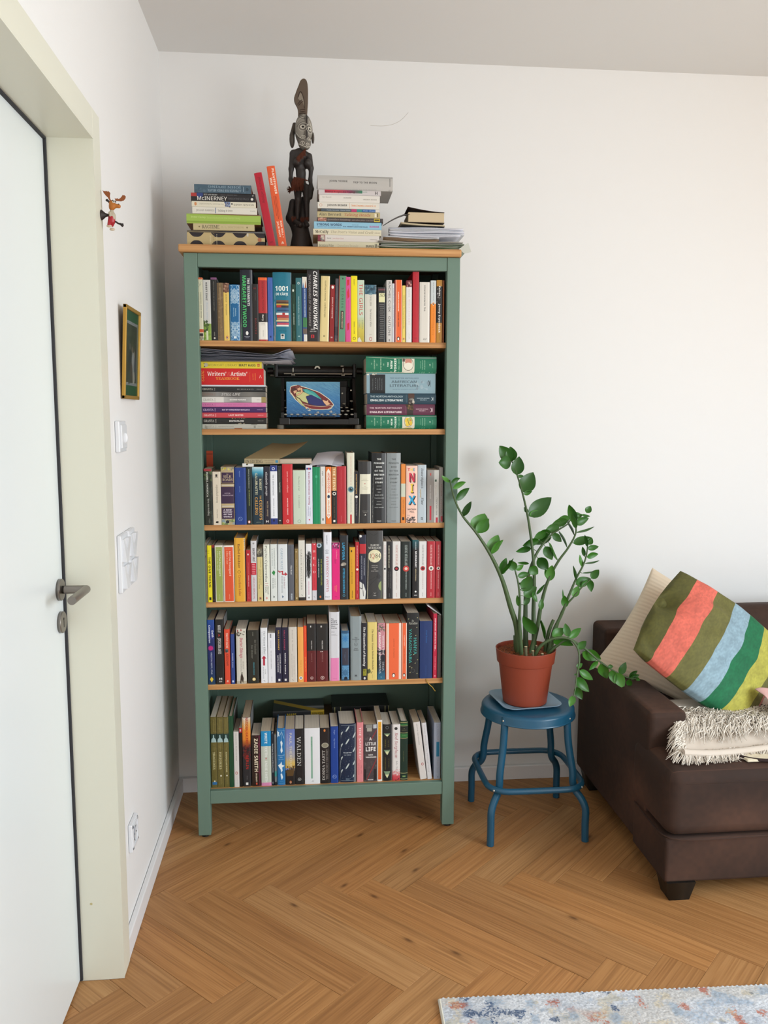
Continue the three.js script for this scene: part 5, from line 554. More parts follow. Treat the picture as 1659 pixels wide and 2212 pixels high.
// ---- bottom shelf
row(5, 'bottom shelf', [[430, 1480, 6.1444, [
  ...[['olive statue-pictured blue-stickered', 168, 246, 'TRAGEDIES'], ['olive statue-pictured', 250, 332, 'HISTORIES'], ['olive narrow statue-pictured', 336, 405, 'ROMANCES and POEMS']].map(([what, a, b, ttl], i) => [a, b, 425, what, '#6a6030', [['n', 0, 0, 1, 1, ['#7d7340', '#585026', '#6f6636'], 60, 0.2, 0.45], ['t', 'THE NORTON SHAKESPEARE', 0.55, 0.03, 0.21, 0.16, '#a59c62', 's'], ['r', 0, 0.235, 1, 0.355, '#1d3a34'], ['p', [[0.1, 0.355], [0.16, 0.31], [0.4, 0.29], [0.42, 0.25], [0.58, 0.25], [0.62, 0.29], [0.85, 0.31], [0.95, 0.355]], '#a9c4c4'], ['t', 'Stephen Greenblatt', 0.55, 0.375, 0.47, 0.2, '#99915c', 's'], ['t', ttl, 0.5, 0.49, 0.74 + (i === 2 ? 0.04 : 0), i === 2 ? 0.36 : 0.46, '#e9e2b4', 's'], ['c', 0.55, i ? 0.83 : 0.905, 0.12, '#e8e4d2', 0.16], ...(i ? [['t', 'NORTON', 0.55, 0.86, 0.95, 0.12, '#b5ac74', 's']] : [['r', 0.16, 0.915, 0.92, 0.955, '#2f6fa6']])], { d: 0.22 }]),
  [409, 465, 410, 'dark green hardcover', '#16462c', [], { hc: 1, d: 0.2 }],
  [470, 537, 620, 'small white oval-footed', '#d6d2ce', [['t', 'Edward Jones: The Known World', 0.5, 0.03, 0.52, 0.2, '#4a4644', 's'], ['o', 0.48, 0.745, 0.18, '#b0443a', 0.08, 0.26], ['t', 'HARPER', 0.55, 0.8, 0.95, 0.12, '#a9a5a0', 'n']]],
  [541, 583, 570, 'thin black red-tabbed', '#14100f', [['r', 0.1, 0, 1, 0.08, '#a31b2a'], ['r', 0.3, 0.02, 0.7, 0.06, '#e0c4c0']]],
  [588, 693, 430, 'orange to black gallery-guide', '#26262a', [['g', 0, 0, 1, 0.2, ['#cfc9c2', '#d9a25a', '#e58c2e']], ['g', 0, 0.2, 1, 0.43, ['#e58c2e', '#e0862c', '#6a2a20']], ['n', 0, 0.4, 1, 0.62, ['#5a1c1e', '#7d2622', '#3a1a1e'], 50, 0.2, 0.7], ['t', 'NATIONALGALERIE', 0.56, 0, 0.38, 0.42, '#a8281e', 'b'], ['t', 'BERLIN', 0.56, 0.54, 0.75, 0.44, '#b42a24', 'b'], ['t', 'Bildführer', 0.26, 0.02, 0.17, 0.2, '#efe6dc', 'n'], ['t', 'PRESTEL', 0.5, 0.84, 0.9, 0.14, '#8a8a8e', 'n'], ['r', 0.34, 0.94, 0.64, 0.975, '#e6e4e0']], { d: 0.18 }],
  [705, 819, 668, 'brown and maroon bold-lettered', '#291812', [['r', 0.82, 0, 1, 1, '#54142c'], ['n', 0.6, 0, 1, 1, ['#5a1630', '#33161a'], 26, 0.14], ['t', 'ZADIE SMITH', 0.5, 0.06, 0.72, 0.56, '#e8dcc2', 'b'], ['t', 'ON BEAUTY', 0.52, 0.74, 0.92, 0.24, '#e8dcc2', 'b'], ['c', 0.54, 0.95, 0.1, '#c9503a', 0.14]]],
  [830, 962, 610, 'sky blue pink-footed', '#c4cbbd', [['r', 0, 0, 1, 0.275, '#1d8cc4'], ['r', 0, 0.94, 1, 1, '#d98db6'], ['t', 'WHITE', 0.5, 0.03, 0.23, 0.34, '#f0f2f0', 'b'], ['t', 'TEETH', 0.5, 0.27, 0.47, 0.34, '#e9ece6', 'b'], ['c', 0.5, 0.5, 0.08, '#c98a88'], ['t', 'ZADIE SMITH', 0.5, 0.54, 0.94, 0.32, '#e9ece6', 'b']]],
  [965, 1002, 610, 'thin blue-black', '#1a222d', [['l', [[0.4, 0.05], [0.6, 0.02]], '#d0d4d8', 0.1], ['t', 'Muriel Spark: The Prime of Miss Jean Brodie', 0.5, 0.23, 0.76, 0.4, '#ccd0d2', 'b'], ['o', 0.5, 0.945, 0.26, '#a9b0b4', 0.1]]],
  [1005, 1033, 660, 'thin pale grey', '#75787a', [['t', 'MODERN CLASSICS', 0.5, 0.05, 0.4, 0.4, '#4b4e50', 'n'], ['r', 0, 0.72, 1, 0.82, '#3f8f8a'], ['r', 0, 0.93, 1, 1, '#1c1c20']]],
  [1041, 1148, 575, 'blue white-illustrated', '#2170ab', [['b', 0.06, 0.04, 0.94, 0.97, '#c4dcea', 0.014], ['l', [[0.1, 0.06], [0.3, 0.14], [0.6, 0.06], [0.85, 0.18]], '#dbe9f0', 0.03], ['p', [[0.06, 0.05], [0.3, 0.07], [0.24, 0.13], [0.1, 0.16]], '#e4eef2'], ['p', [[0.42, 0.24], [0.56, 0.21], [0.7, 0.26], [0.62, 0.32], [0.7, 0.4], [0.52, 0.44], [0.42, 0.38], [0.52, 0.33]], '#e4eef2'], ['l', [[0.55, 0.08], [0.56, 0.22]], '#dbe9f0', 0.02], ['r', 0.1, 0.47, 0.9, 0.475, '#c4dcea'], ['h', 'Emma', 0.34, 0.66, 0.505, 0.17, '#e4eef2', 's'], ['h', 'Jane Austen', 0.2, 0.8, 0.545, 0.13, '#c4dcea', 's'], ['p', [[0.1, 0.65], [0.4, 0.62], [0.52, 0.58], [0.6, 0.64], [0.9, 0.66], [0.6, 0.69], [0.66, 0.74], [0.5, 0.78], [0.42, 0.72]], '#e4eef2'], ['p', [[0.4, 0.8], [0.56, 0.79], [0.7, 0.86], [0.55, 0.91], [0.46, 0.87]], '#e4eef2'], ['h', 'PENGUIN', 0.3, 0.7, 0.935, 0.09, '#7fb2d4', 's']], { hc: 1 }],
  [1151, 1277, 585, 'violet dusk camel-pictured', '#7181bd', [['g', 0, 0, 1, 0.55, ['#6676b4', '#8492c6', '#b3a99e']], ['g', 0, 0.5, 1, 0.7, ['#a9a2a4', '#d3b566', '#c9a24c']], ['r', 0, 0.74, 1, 1, '#1f1b1b'], ['n', 0, 0.66, 1, 0.8, ['#8a6a34', '#2a2420', '#5a4628'], 34, 0.12], ['p', [[0.12, 0.84], [0.14, 0.75], [0.4, 0.72], [0.7, 0.74], [0.74, 0.66], [0.9, 0.66], [0.86, 0.78], [0.78, 0.84]], '#5a4324'], ['t', 'PAUL THEROUX', 0.56, 0.06, 0.69, 0.34, '#ddd6bc', 'n'], ['t', 'GHOST TRAIN TO THE EASTERN STAR', 0.22, 0.08, 0.66, 0.12, '#b9b6c4', 'n'], ...peng(0.52, 0.95, 0.11, '#d8722c')]],
  [1280, 1394, 580, 'black thin-white-capitals', '#1a1a1d', [['t', 'WALDEN', 0.44, 0.14, 0.67, 0.6, '#c9c9c6', 's'], ['t', 'HENRY DAVID THOREAU', 0.82, 0.26, 0.62, 0.08, '#7d7d7c', 'n'], ['o', 0.48, 0.905, 0.17, '#c4c4c0', 0.04], ['h', 'e', 0.38, 0.58, 0.905, 0.24, '#c4c4c0', 'n']]],
  [1406, 1607, 572, 'thick white green-strip', '#e6e7ea', [['r', 0.41, 0.15, 0.52, 0.9, '#84ae98'], ['t', 'TART', 0.465, 0.22, 0.33, 0.085, '#4c7a62', 'n'], ['t', 'Laurence Sterne', 0.465, 0.4, 0.75, 0.06, '#9cc0ac', 'n'], ['h', 'A', 0.44, 0.56, 0.945, 0.14, '#5a5a5e', 'i']]],
]], [690, 1480, 6.0327, [
  [12, 137, 560, 'black coin-and-classic-lettered', '#1d191b', [['c', 0.48, 0.045, 0.1, '#d8803c', 0.15], ['c', 0.52, 0.31, 0.36, '#a8a390', 0.28], ['c', 0.52, 0.31, 0.26, '#8c8774', 0.2], ['u', 'DONNA TARTT', 0.36, 0.4, 0.94, 0.36, '#ded9d2', 's'], ['u', 'THE SECRET HISTORY', 0.72, 0.38, 0.93, 0.28, '#9b958f', 's']]],
  [148, 249, 540, 'cobalt plain', '#194193', [['t', 'Fugas', 0.5, 0.06, 0.14, 0.2, '#b9c9ea', 's'], ['t', 'Olga Tokarczuk', 0.5, 0.21, 0.38, 0.18, '#b9c9ea', 's'], ['o', 0.5, 0.885, 0.22, '#a9bce6', 0.04], ['l', [[0.3, 0.87], [0.7, 0.9]], '#a9bce6', 0.03]]],
  [258, 477, 505, 'thick navy feather-patterned', '#12243f', [['b', 0.05, 0.03, 0.95, 0.97, '#b9c6cc', 0.014], ['n', 0.06, 0.04, 0.94, 0.96, ['#c9d2d2'], 150, 0.012, 0.9], ...[[0.5, 0.09], [0.12, 0.18], [0.5, 0.3], [0.92, 0.2], [0.12, 0.38], [0.92, 0.44], [0.12, 0.6], [0.5, 0.72], [0.92, 0.66], [0.12, 0.82], [0.92, 0.87]].map(([a, b]) => ['c', a, b, 0.045, '#c2ccc8', 0.2, 0.55]), ['r', 0.22, 0.45, 0.8, 0.56, '#12243f'], ['h', 'War and Peace', 0.26, 0.75, 0.49, 0.095, '#e0e4e2', 'B'], ['h', 'Leo Tolstoy', 0.3, 0.7, 0.53, 0.085, '#e0e4e2', 's'], ['h', 'PENGUIN', 0.4, 0.62, 0.935, 0.06, '#b9c6cc', 's'], ['h', 'CLASSICS', 0.4, 0.62, 0.952, 0.06, '#b9c6cc', 's']], { hc: 1, d: 0.14 }],
  [488, 574, 488, 'salmon pink white-capitals', '#dd888c', [['t', 'THE SAFEKEEP', 0.5, 0.08, 0.63, 0.44, '#f0e8e2', 'n'], ['t', 'YAEL VAN', 0.66, 0.71, 0.86, 0.18, '#a85a62', 'n'], ['t', 'DER WOUDEN', 0.32, 0.68, 0.88, 0.18, '#a85a62', 'n']], { hc: 1 }],
  [579, 748, 515, 'grey brownstone red-railed', '#4a4144', [['n', 0, 0, 1, 1, ['#5c5254', '#3a3336', '#6a6062'], 60, 0.12, 0.5], ['r', 0.16, 0, 0.66, 0.06, '#8d8a82'], ['r', 0.25, 0.06, 0.62, 0.12, '#a8a498'], ['r', 0.72, 0, 0.98, 0.07, '#b9bcc0'], ['l', [[0.98, 0.1], [0.6, 0.25]], '#a0252c', 0.05], ['l', [[0.98, 0.6], [0.25, 0.96]], '#a0252c', 0.05], ['r', 0.04, 0.78, 0.16, 0.97, '#221d1f'], ['r', 0.76, 0.78, 0.96, 0.97, '#221d1f'], ['h', 'A', 0.42, 0.6, 0.25, 0.32, '#f6f3ef', 'b'], ['h', 'LITTLE', 0.12, 0.94, 0.335, 0.34, '#f6f3ef', 'b'], ['h', 'LIFE', 0.12, 0.94, 0.43, 0.46, '#f6f3ef', 'b'], ['h', 'HANYA', 0.34, 0.7, 0.53, 0.15, '#f6f3ef', 'b'], ['h', 'YANAGIHARA', 0.14, 0.96, 0.57, 0.15, '#f6f3ef', 'b'], ['h', 'PICADOR', 0.3, 0.72, 0.965, 0.13, '#efeae6', 'b']]],
  [754, 818, 455, 'white amber-barred', '#ece8e2', [['r', 0.18, 0.03, 0.82, 0.97, '#e8a72e'], ['g', 0.18, 0.4, 0.82, 0.97, ['#e8a72e', '#e67a26', '#e05a28']], ['t', 'THE ART OF LEARNING', 0.5, 0.05, 0.44, 0.36, '#b87214', 's'], ['t', 'Josh Waitzkin', 0.5, 0.6, 0.9, 0.26, '#b84a1c', 's']], { tx: 8 }],
  [820, 943, 515, 'black gold-triangle', '#16181a', [['o', 0.5, 0.055, 0.14, '#8b9494', 0.03], ...[[0.16, 0.06], [0.45, 0.1], [0.83, 0.13]].map(([y, hh]) => ['p', [[0.16, y], [0.84, y], [0.56, y + hh * 0.9], [0.5, y + hh * 0.7], [0.42, y + hh * 0.75]], '#7f9878']), ...[[0.165, 0.05], [0.46, 0.08], [0.87, 0.08]].map(([y, hh]) => ['p', [[0.3, y + 0.015], [0.72, y + 0.015], [0.5, y + hh]], '#dcd9a8']), ['u', 'JULES', 0.64, 0.28, 0.4, 0.16, '#7d7433', 's'], ['u', 'VERNE', 0.32, 0.26, 0.41, 0.16, '#8a8138', 's'], ['u', 'ÎNSULA', 0.68, 0.6, 0.76, 0.15, '#7d7433', 's'], ['u', 'MISTERIOASĂ', 0.32, 0.58, 0.8, 0.15, '#8a8138', 's']], { hc: 1 }],
  [950, 1050, 512, 'white red-splashed script', '#e2ddda', [['c', 0.46, 0.075, 0.2, '#2f2d2d'], ['t', 'Red Sorghum', 0.5, 0.14, 0.6, 0.5, '#9a3a44', 'i'], ['t', 'Mo Yan', 0.55, 0.64, 0.84, 0.28, '#8f8a8c', 'i'], ['g', 0, 0.84, 1, 1, ['#dfa9a8', '#d0525a', '#c23642']], ['n', 0, 0.8, 1, 0.9, ['#e0b4b2', '#d98488', '#e2ddda'], 40, 0.12, 0.6], ['n', 0.4, 0.96, 0.9, 1, ['#2a1416'], 8, 0.08]]],
  [1054, 1150, 470, 'dark green gilt leather-style', '#142f25', [['r', 0, 0.02, 1, 0.03, '#b3aa72'], ['r', 0, 0.045, 1, 0.075, '#2c6a36'], ['r', 0, 0.08, 1, 0.086, '#b3aa72'], ['r', 0, 0.09, 1, 0.19, '#15201d'], ['h', 'A', 0.4, 0.6, 0.125, 0.16, '#9a935e', 's'], ['h', 'DICKENS', 0.2, 0.8, 0.155, 0.12, '#9a935e', 's'], ['r', 0, 0.195, 1, 0.202, '#b3aa72'], ['r', 0, 0.215, 1, 0.28, '#2c6a36'], ['h', 'VOLUMUL I', 0.2, 0.8, 0.24, 0.1, '#a9c08a', 'n'], ['r', 0, 0.285, 1, 0.292, '#b3aa72'], ['u', 'DOMBEY ȘI FIUL', 0.42, 0.5, 0.68, 0.1, '#a69d5e', 's'], ['r', 0, 0.875, 1, 0.884, '#b3aa72'], ['r', 0.3, 0.92, 0.7, 0.945, '#7d9a62'], ['r', 0, 0.975, 1, 0.983, '#b3aa72']], { hc: 1, tx: 6 }],
  [1315, 1400, 480, 'ivory slanting oval-footed', '#d9d2cd', [['t', 'Edward W. Said: Orientalism', 0.5, 0.03, 0.4, 0.2, '#6a6462', 's'], ['o', 0.6, 0.735, 0.13, '#a8444a', 0.07, 0.19]], { lean: 7.2, tx: -60, free: 1, d: 0.13 }],
  [1408, 1468, 490, 'thin white slanting', '#d6d3d4', [['t', 'Susan Sontag: On Photography', 0.5, 0.04, 0.88, 0.26, '#9a9698', 's']], { lean: 6.2, tx: -60, free: 1, d: 0.13 }],
  [1492, 1575, 490, 'pale blue-grey boxed-lettered', '#a7b1c5', [['b', 0.3, 0.03, 0.8, 0.33, '#8791a8', 0.03], ['t', 'On Writing Well', 0.55, 0.05, 0.31, 0.3, '#7d879e', 's'], ['r', 0.34, 0.34, 0.8, 0.6, '#1c7aa2'], ['b', 0.3, 0.62, 0.8, 0.93, '#8791a8', 0.03], ['t', 'William Zinsser', 0.55, 0.65, 0.9, 0.26, '#8791a8', 's'], ['l', [[0.5, 0.96], [0.65, 0.95], [0.6, 0.98]], '#6a748c', 0.05]], { d: 0.17 }],
]]], 0.342);
// ---- the piles on the typewriter shelf
const granta = (bg, fg, no, ttl, a, b, f2, f = 'b', sz = 0.34, extra = []) => [bg, [...extra, ['h', 'GRANTA', 0.03, 0.19, 0.5, 0.5, fg, 's'], ['t', no, 0.215, 0.22, 0.78, 0.26, fg, 's'], ['h', ttl, a, b, 0.5, sz, f2 || fg, f], ['h', 'SPRING 2024', 0.86, 0.95, 0.5, 0.16, fg, 'n']]];
const Y2 = BC.y[1], leftTop = pile(Y2, 0.335, 410, 740, 5.7207, "typewriter's door side", [
  [150, 948, 1007, 'pale grey small-figured', ...granta('#b9b8ae', '#8c8a80', '166', 'GENERATIONS', 0.25, 0.49, '#8d8a80', 'n', 0.34, [['n', 0.05, 0, 0.12, 1, ['#8a887e', '#a3a196'], 8, 0.2], ['r', 0.5, 0.78, 0.62, 1, '#a56a48'], ['r', 0.76, 0, 0.85, 0.2, '#87857c'], ['r', 0.8, 0.3, 0.83, 0.75, '#8d8b82']])],
  [148, 948, 930, 'black photo-edged', ...granta('#171616', '#d8d4cc', '165', 'DEUTSCHLAND', 0.42, 0.65, '#f0ece6', 'b', 0.36, [['n', 0.44, 0, 0.68, 0.14, ['#b98a5a', '#e4dccc', '#5a3f2c'], 14, 0.1], ['n', 0.5, 0.86, 0.66, 1, ['#cdbb98', '#e4dccc'], 10, 0.09]])],
  [148, 948, 865, 'coral red', ...granta('#c7434e', '#f0dcd4', '164', 'LAST NOTES', 0.41, 0.64, '#f6e6de', 'b', 0.38)],
  [140, 940, 797, 'purple', ...granta('#3f1b57', '#d8c9e2', '163', 'BEST OF YOUNG BRITISH NOVELISTS 5', 0.32, 0.75, '#ecdff2', 'b', 0.3)],
  [139, 938, 742, 'candy pink', ...granta('#cf74a6', '#8a4268', '154', "I'VE BEEN AWAY FOR A WHILE", 0.35, 0.75, '#a44e7e', 'n', 0.34)],
  [138, 938, 672, 'white silver-middled', ...granta('#dcd8d2', '#8e8b86', '153', 'SECOND NATURE', 0.44, 0.69, '#efece8', 'b', 0.36, [['G', 0.35, 0, 0.78, 1, ['#b9b7b4', '#8a8886', '#a9a7a4']], ['r', 0.93, 0, 1, 1, '#9c8a58']])],
  [138, 936, 608, 'grey still-picture', ...granta('#6a6864', '#8d6a5c', '152', 'STILL LIFE', 0.31, 0.6, '#d6d4d0', 'k', 0.62, [['G', 0, 0, 1, 1, ['#6d645c', '#8a8884', '#5c5a58', '#76746e', '#5a5854']]])],
  [132, 936, 545, 'black wide-spaced', ...granta('#1d2123', '#d3cdbc', '151', 'M E M B R A N E S', 0.56, 0.81, '#b9b6ae', 'n', 0.3)],
  [136, 936, 522, 'very thin white lying', '#d6d8e0', [], { d: 0.15 }],
  [118, 912, 320, 'thick red yearbook', '#c91a1c', [['t', '2022', 0.045, 0.14, 0.82, 0.26, '#e8a83c', 's'], ['h', "Writers'", 0.12, 0.42, 0.34, 0.34, '#f2e8e0', 'B'], ['h', '&', 0.42, 0.48, 0.35, 0.34, '#d8524c', 'i'], ['h', "Artists'", 0.48, 0.745, 0.34, 0.34, '#f2e8e0', 'B'], ['h', 'YEARBOOK', 0.25, 0.62, 0.62, 0.24, '#ecb43e', 's'], ['t', 'THE ESSENTIAL', 0.78, 0.2, 0.82, 0.07, '#e07c34', 'n'], ['t', 'GUIDE TO', 0.83, 0.3, 0.7, 0.08, '#e8a03c', 'n'], ['t', 'WRITING', 0.865, 0.28, 0.72, 0.09, '#e8a03c', 'n'], ['l', [[0.93, 0.58], [0.945, 0.4], [0.955, 0.5], [0.965, 0.58]], '#f0c0b4', 0.025]], { d: 0.16, pg: 2 }],
  [132, 888, 236, 'yellow cat-marked', '#ddc83a', [['p', [[0.05, 0.2], [0.07, 0.35], [0.08, 0.8], [0.055, 0.85], [0.06, 0.5]], '#1f1c10'], ['c', 0.09, 0.5, 0.3, '#b9b29a'], ['h', 'MIDNIGHT LIBRARY', 0.115, 0.6, 0.52, 0.46, '#8a7d2a', 'n'], ['h', 'MATT HAIG', 0.62, 0.9, 0.52, 0.48, '#26221a', 'b'], ['r', 0.925, 0.3, 0.965, 0.7, '#b84a30'], ['r', 0.93, 0.46, 0.96, 0.54, '#ddc83a']], { d: 0.13 }],
]);
const yorker = (kind, face) => [['t', 'A', 0.08, 0.38, 0.5, 0.08, '#cfe0bd', 's'], ['u', 'CENTURY', 0.12, 0.18, 0.76, 0.09, '#d9e2c4', 's'], ['u', 'OF', 0.155, 0.42, 0.56, 0.07, '#d9e2c4', 's'], ['u', kind, 0.21, 0.12, 0.8, 0.1, '#d9e2c4', 's'], ['u', 'IN', 0.25, 0.42, 0.54, 0.07, '#d9e2c4', 's'], ['u', 'THE', 0.31, 0.34, 0.62, 0.12, '#eef0e2', 'b'], ['u', 'NEW', 0.36, 0.24, 0.74, 0.17, '#f2f4e8', 'b'], ['u', 'YORKER', 0.415, 0.1, 0.88, 0.19, '#f2f4e8', 'b'], ['u', '1925–2025', 0.465, 0.16, 0.82, 0.08, '#cfe0bd', 's'], ['r', 0.512, 0.08, 0.685, 0.9, '#ddd8c4'], ['o', 0.598, 0.46, 0.3, '#2a2a28', 0.022, 0.36], ...face, ['u', 'EDITED BY', 0.77, 0.26, 0.7, 0.05, '#9cc4a0', 's'], ['u', 'TREISMAN', 0.8, 0.2, 0.78, 0.075, '#b9d4b4', 's'], ['u', 'DEBORAH', 0.83, 0.2, 0.78, 0.075, '#b9d4b4', 's'], ['h', 'V', 0.895, 0.915, 0.5, 0.16, '#e4ead8', 'B'], ['u', 'KNOPF', 0.945, 0.34, 0.66, 0.05, '#9cc4a0', 's']];
pile(Y2, 0.34, 680, 740, 5.7207, "typewriter's plant side", [
  [636, 1506, 897, 'green butterfly-stamped', '#107052', yorker('POETRY', [['c', 0.58, 0.38, 0.16, '#e3bf3c', 0.2, 0.5], ['c', 0.625, 0.34, 0.14, '#a9b86a', 0.18, -0.5], ['c', 0.585, 0.62, 0.15, '#e6c84a', 0.17], ['c', 0.628, 0.58, 0.13, '#ddb83a', 0.16], ['l', [[0.585, 0.3], [0.61, 0.72]], '#2a2a20', 0.03], ['c', 0.63, 0.36, 0.05, '#d85a3a']]), { hc: 1, d: 0.16, pg: 0 }],
  [640, 1484, 763, 'plum band-pictured', '#5c2640', [['h', 'THE NORTON ANTHOLOGY', 0.045, 0.515, 0.34, 0.22, '#e6d2d4', 'n'], ['h', 'ENGLISH LITERATURE', 0.045, 0.515, 0.72, 0.24, '#f2e6e6', 'b'], ['r', 0.565, 0.15, 0.568, 0.85, '#8a5a6c'], ['r', 0.59, 0, 0.68, 1, '#2f2420'], ['n', 0.59, 0.05, 0.68, 0.5, ['#5a4228', '#8a6a3c', '#3a2c1c'], 16, 0.16], ['h', 'SHORTER EDITION', 0.72, 0.9, 0.44, 0.12, '#dcc4c8', 'b'], ['h', 'VOLUME 1', 0.765, 0.86, 0.6, 0.12, '#dcc4c8', 'b'], ['l', [[0.94, 0.35], [0.955, 0.52], [0.94, 0.7]], '#f0e4e4', 0.05], ['r', 0.965, 0.32, 0.968, 0.7, '#f0e4e4']], { d: 0.155, pg: 0 }],
  [648, 1496, 628, 'petrol blue band-pictured', '#173a4a', [['h', 'THE NORTON ANTHOLOGY', 0.045, 0.52, 0.3, 0.22, '#cfdcde', 'n'], ['r', 0.045, 0.46, 0.52, 0.468, '#7d98a2'], ['h', 'ENGLISH LITERATURE', 0.045, 0.52, 0.64, 0.24, '#eef2f0', 'b'], ['r', 0.567, 0.12, 0.57, 0.85, '#5c7c88'], ['r', 0.595, 0, 0.685, 1, '#2c2422'], ['n', 0.6, 0.5, 0.68, 0.95, ['#c9c2b4', '#4a4440', '#8a847a'], 12, 0.14], ['r', 0.595, 0.02, 0.685, 0.42, '#4a3026'], ['h', 'SHORTER EDITION', 0.72, 0.905, 0.44, 0.12, '#c4d2d6', 'b'], ['h', 'VOLUME 2', 0.765, 0.865, 0.6, 0.12, '#c4d2d6', 'b'], ['l', [[0.94, 0.35], [0.955, 0.5], [0.94, 0.66]], '#e4ecec', 0.05], ['r', 0.965, 0.32, 0.968, 0.68, '#e4ecec']], { d: 0.155, pg: 0 }],
  [640, 1492, 382, 'thick powder blue anthology', '#87a3ae', [['r', 0.048, 0.06, 0.27, 1, '#15191d'], ['n', 0, 0, 0.16, 0.08, ['#d8d2c2', '#e6e0d2', '#b9b2a0'], 14, 0.05, 0.9], ...[0.09, 0.13, 0.16, 0.19, 0.22].map((x, i) => ['t', ['DICKINSON', 'POE', 'HAWTHORNE', 'MELVILLE', 'WHITMAN'][i], x, 0.26 - 0.04 * (i % 2), 0.84, 0.045, '#8a8f90', 'n']), ['h', 'THE NORTON ANTHOLOGY', 0.335, 0.755, 0.24, 0.085, '#2f4a56', 'n'], ['h', 'AMERICAN', 0.36, 0.73, 0.42, 0.17, '#16242c', 'n'], ['h', 'LITERATURE', 0.33, 0.765, 0.61, 0.17, '#16242c', 'n'], ['h', 'SHORTER SEVENTH EDITION', 0.375, 0.72, 0.8, 0.06, '#5c7682', 'n'], ['n', 0.72, 0.4, 0.9, 0.8, ['#7a8a92', '#9cb0b8', '#a0b6be'], 16, 0.08], ['l', [[0.9, 0.36], [0.915, 0.48], [0.9, 0.62]], '#1c2a32', 0.035], ['r', 0.928, 0.34, 0.931, 0.66, '#1c2a32']], { d: 0.155, pg: 0 }],
  [633, 1506, 172, 'green portrait-stamped', '#107052', yorker('FICTION', [['c', 0.6, 0.3, 0.2, '#c98a78', 0.2], ['r', 0.516, 0.1, 0.55, 0.3, '#5a4a44'], ['c', 0.6, 0.56, 0.26, '#e6e2d0', 0.2]]), { hc: 1, d: 0.16, pg: 0 }],
]);
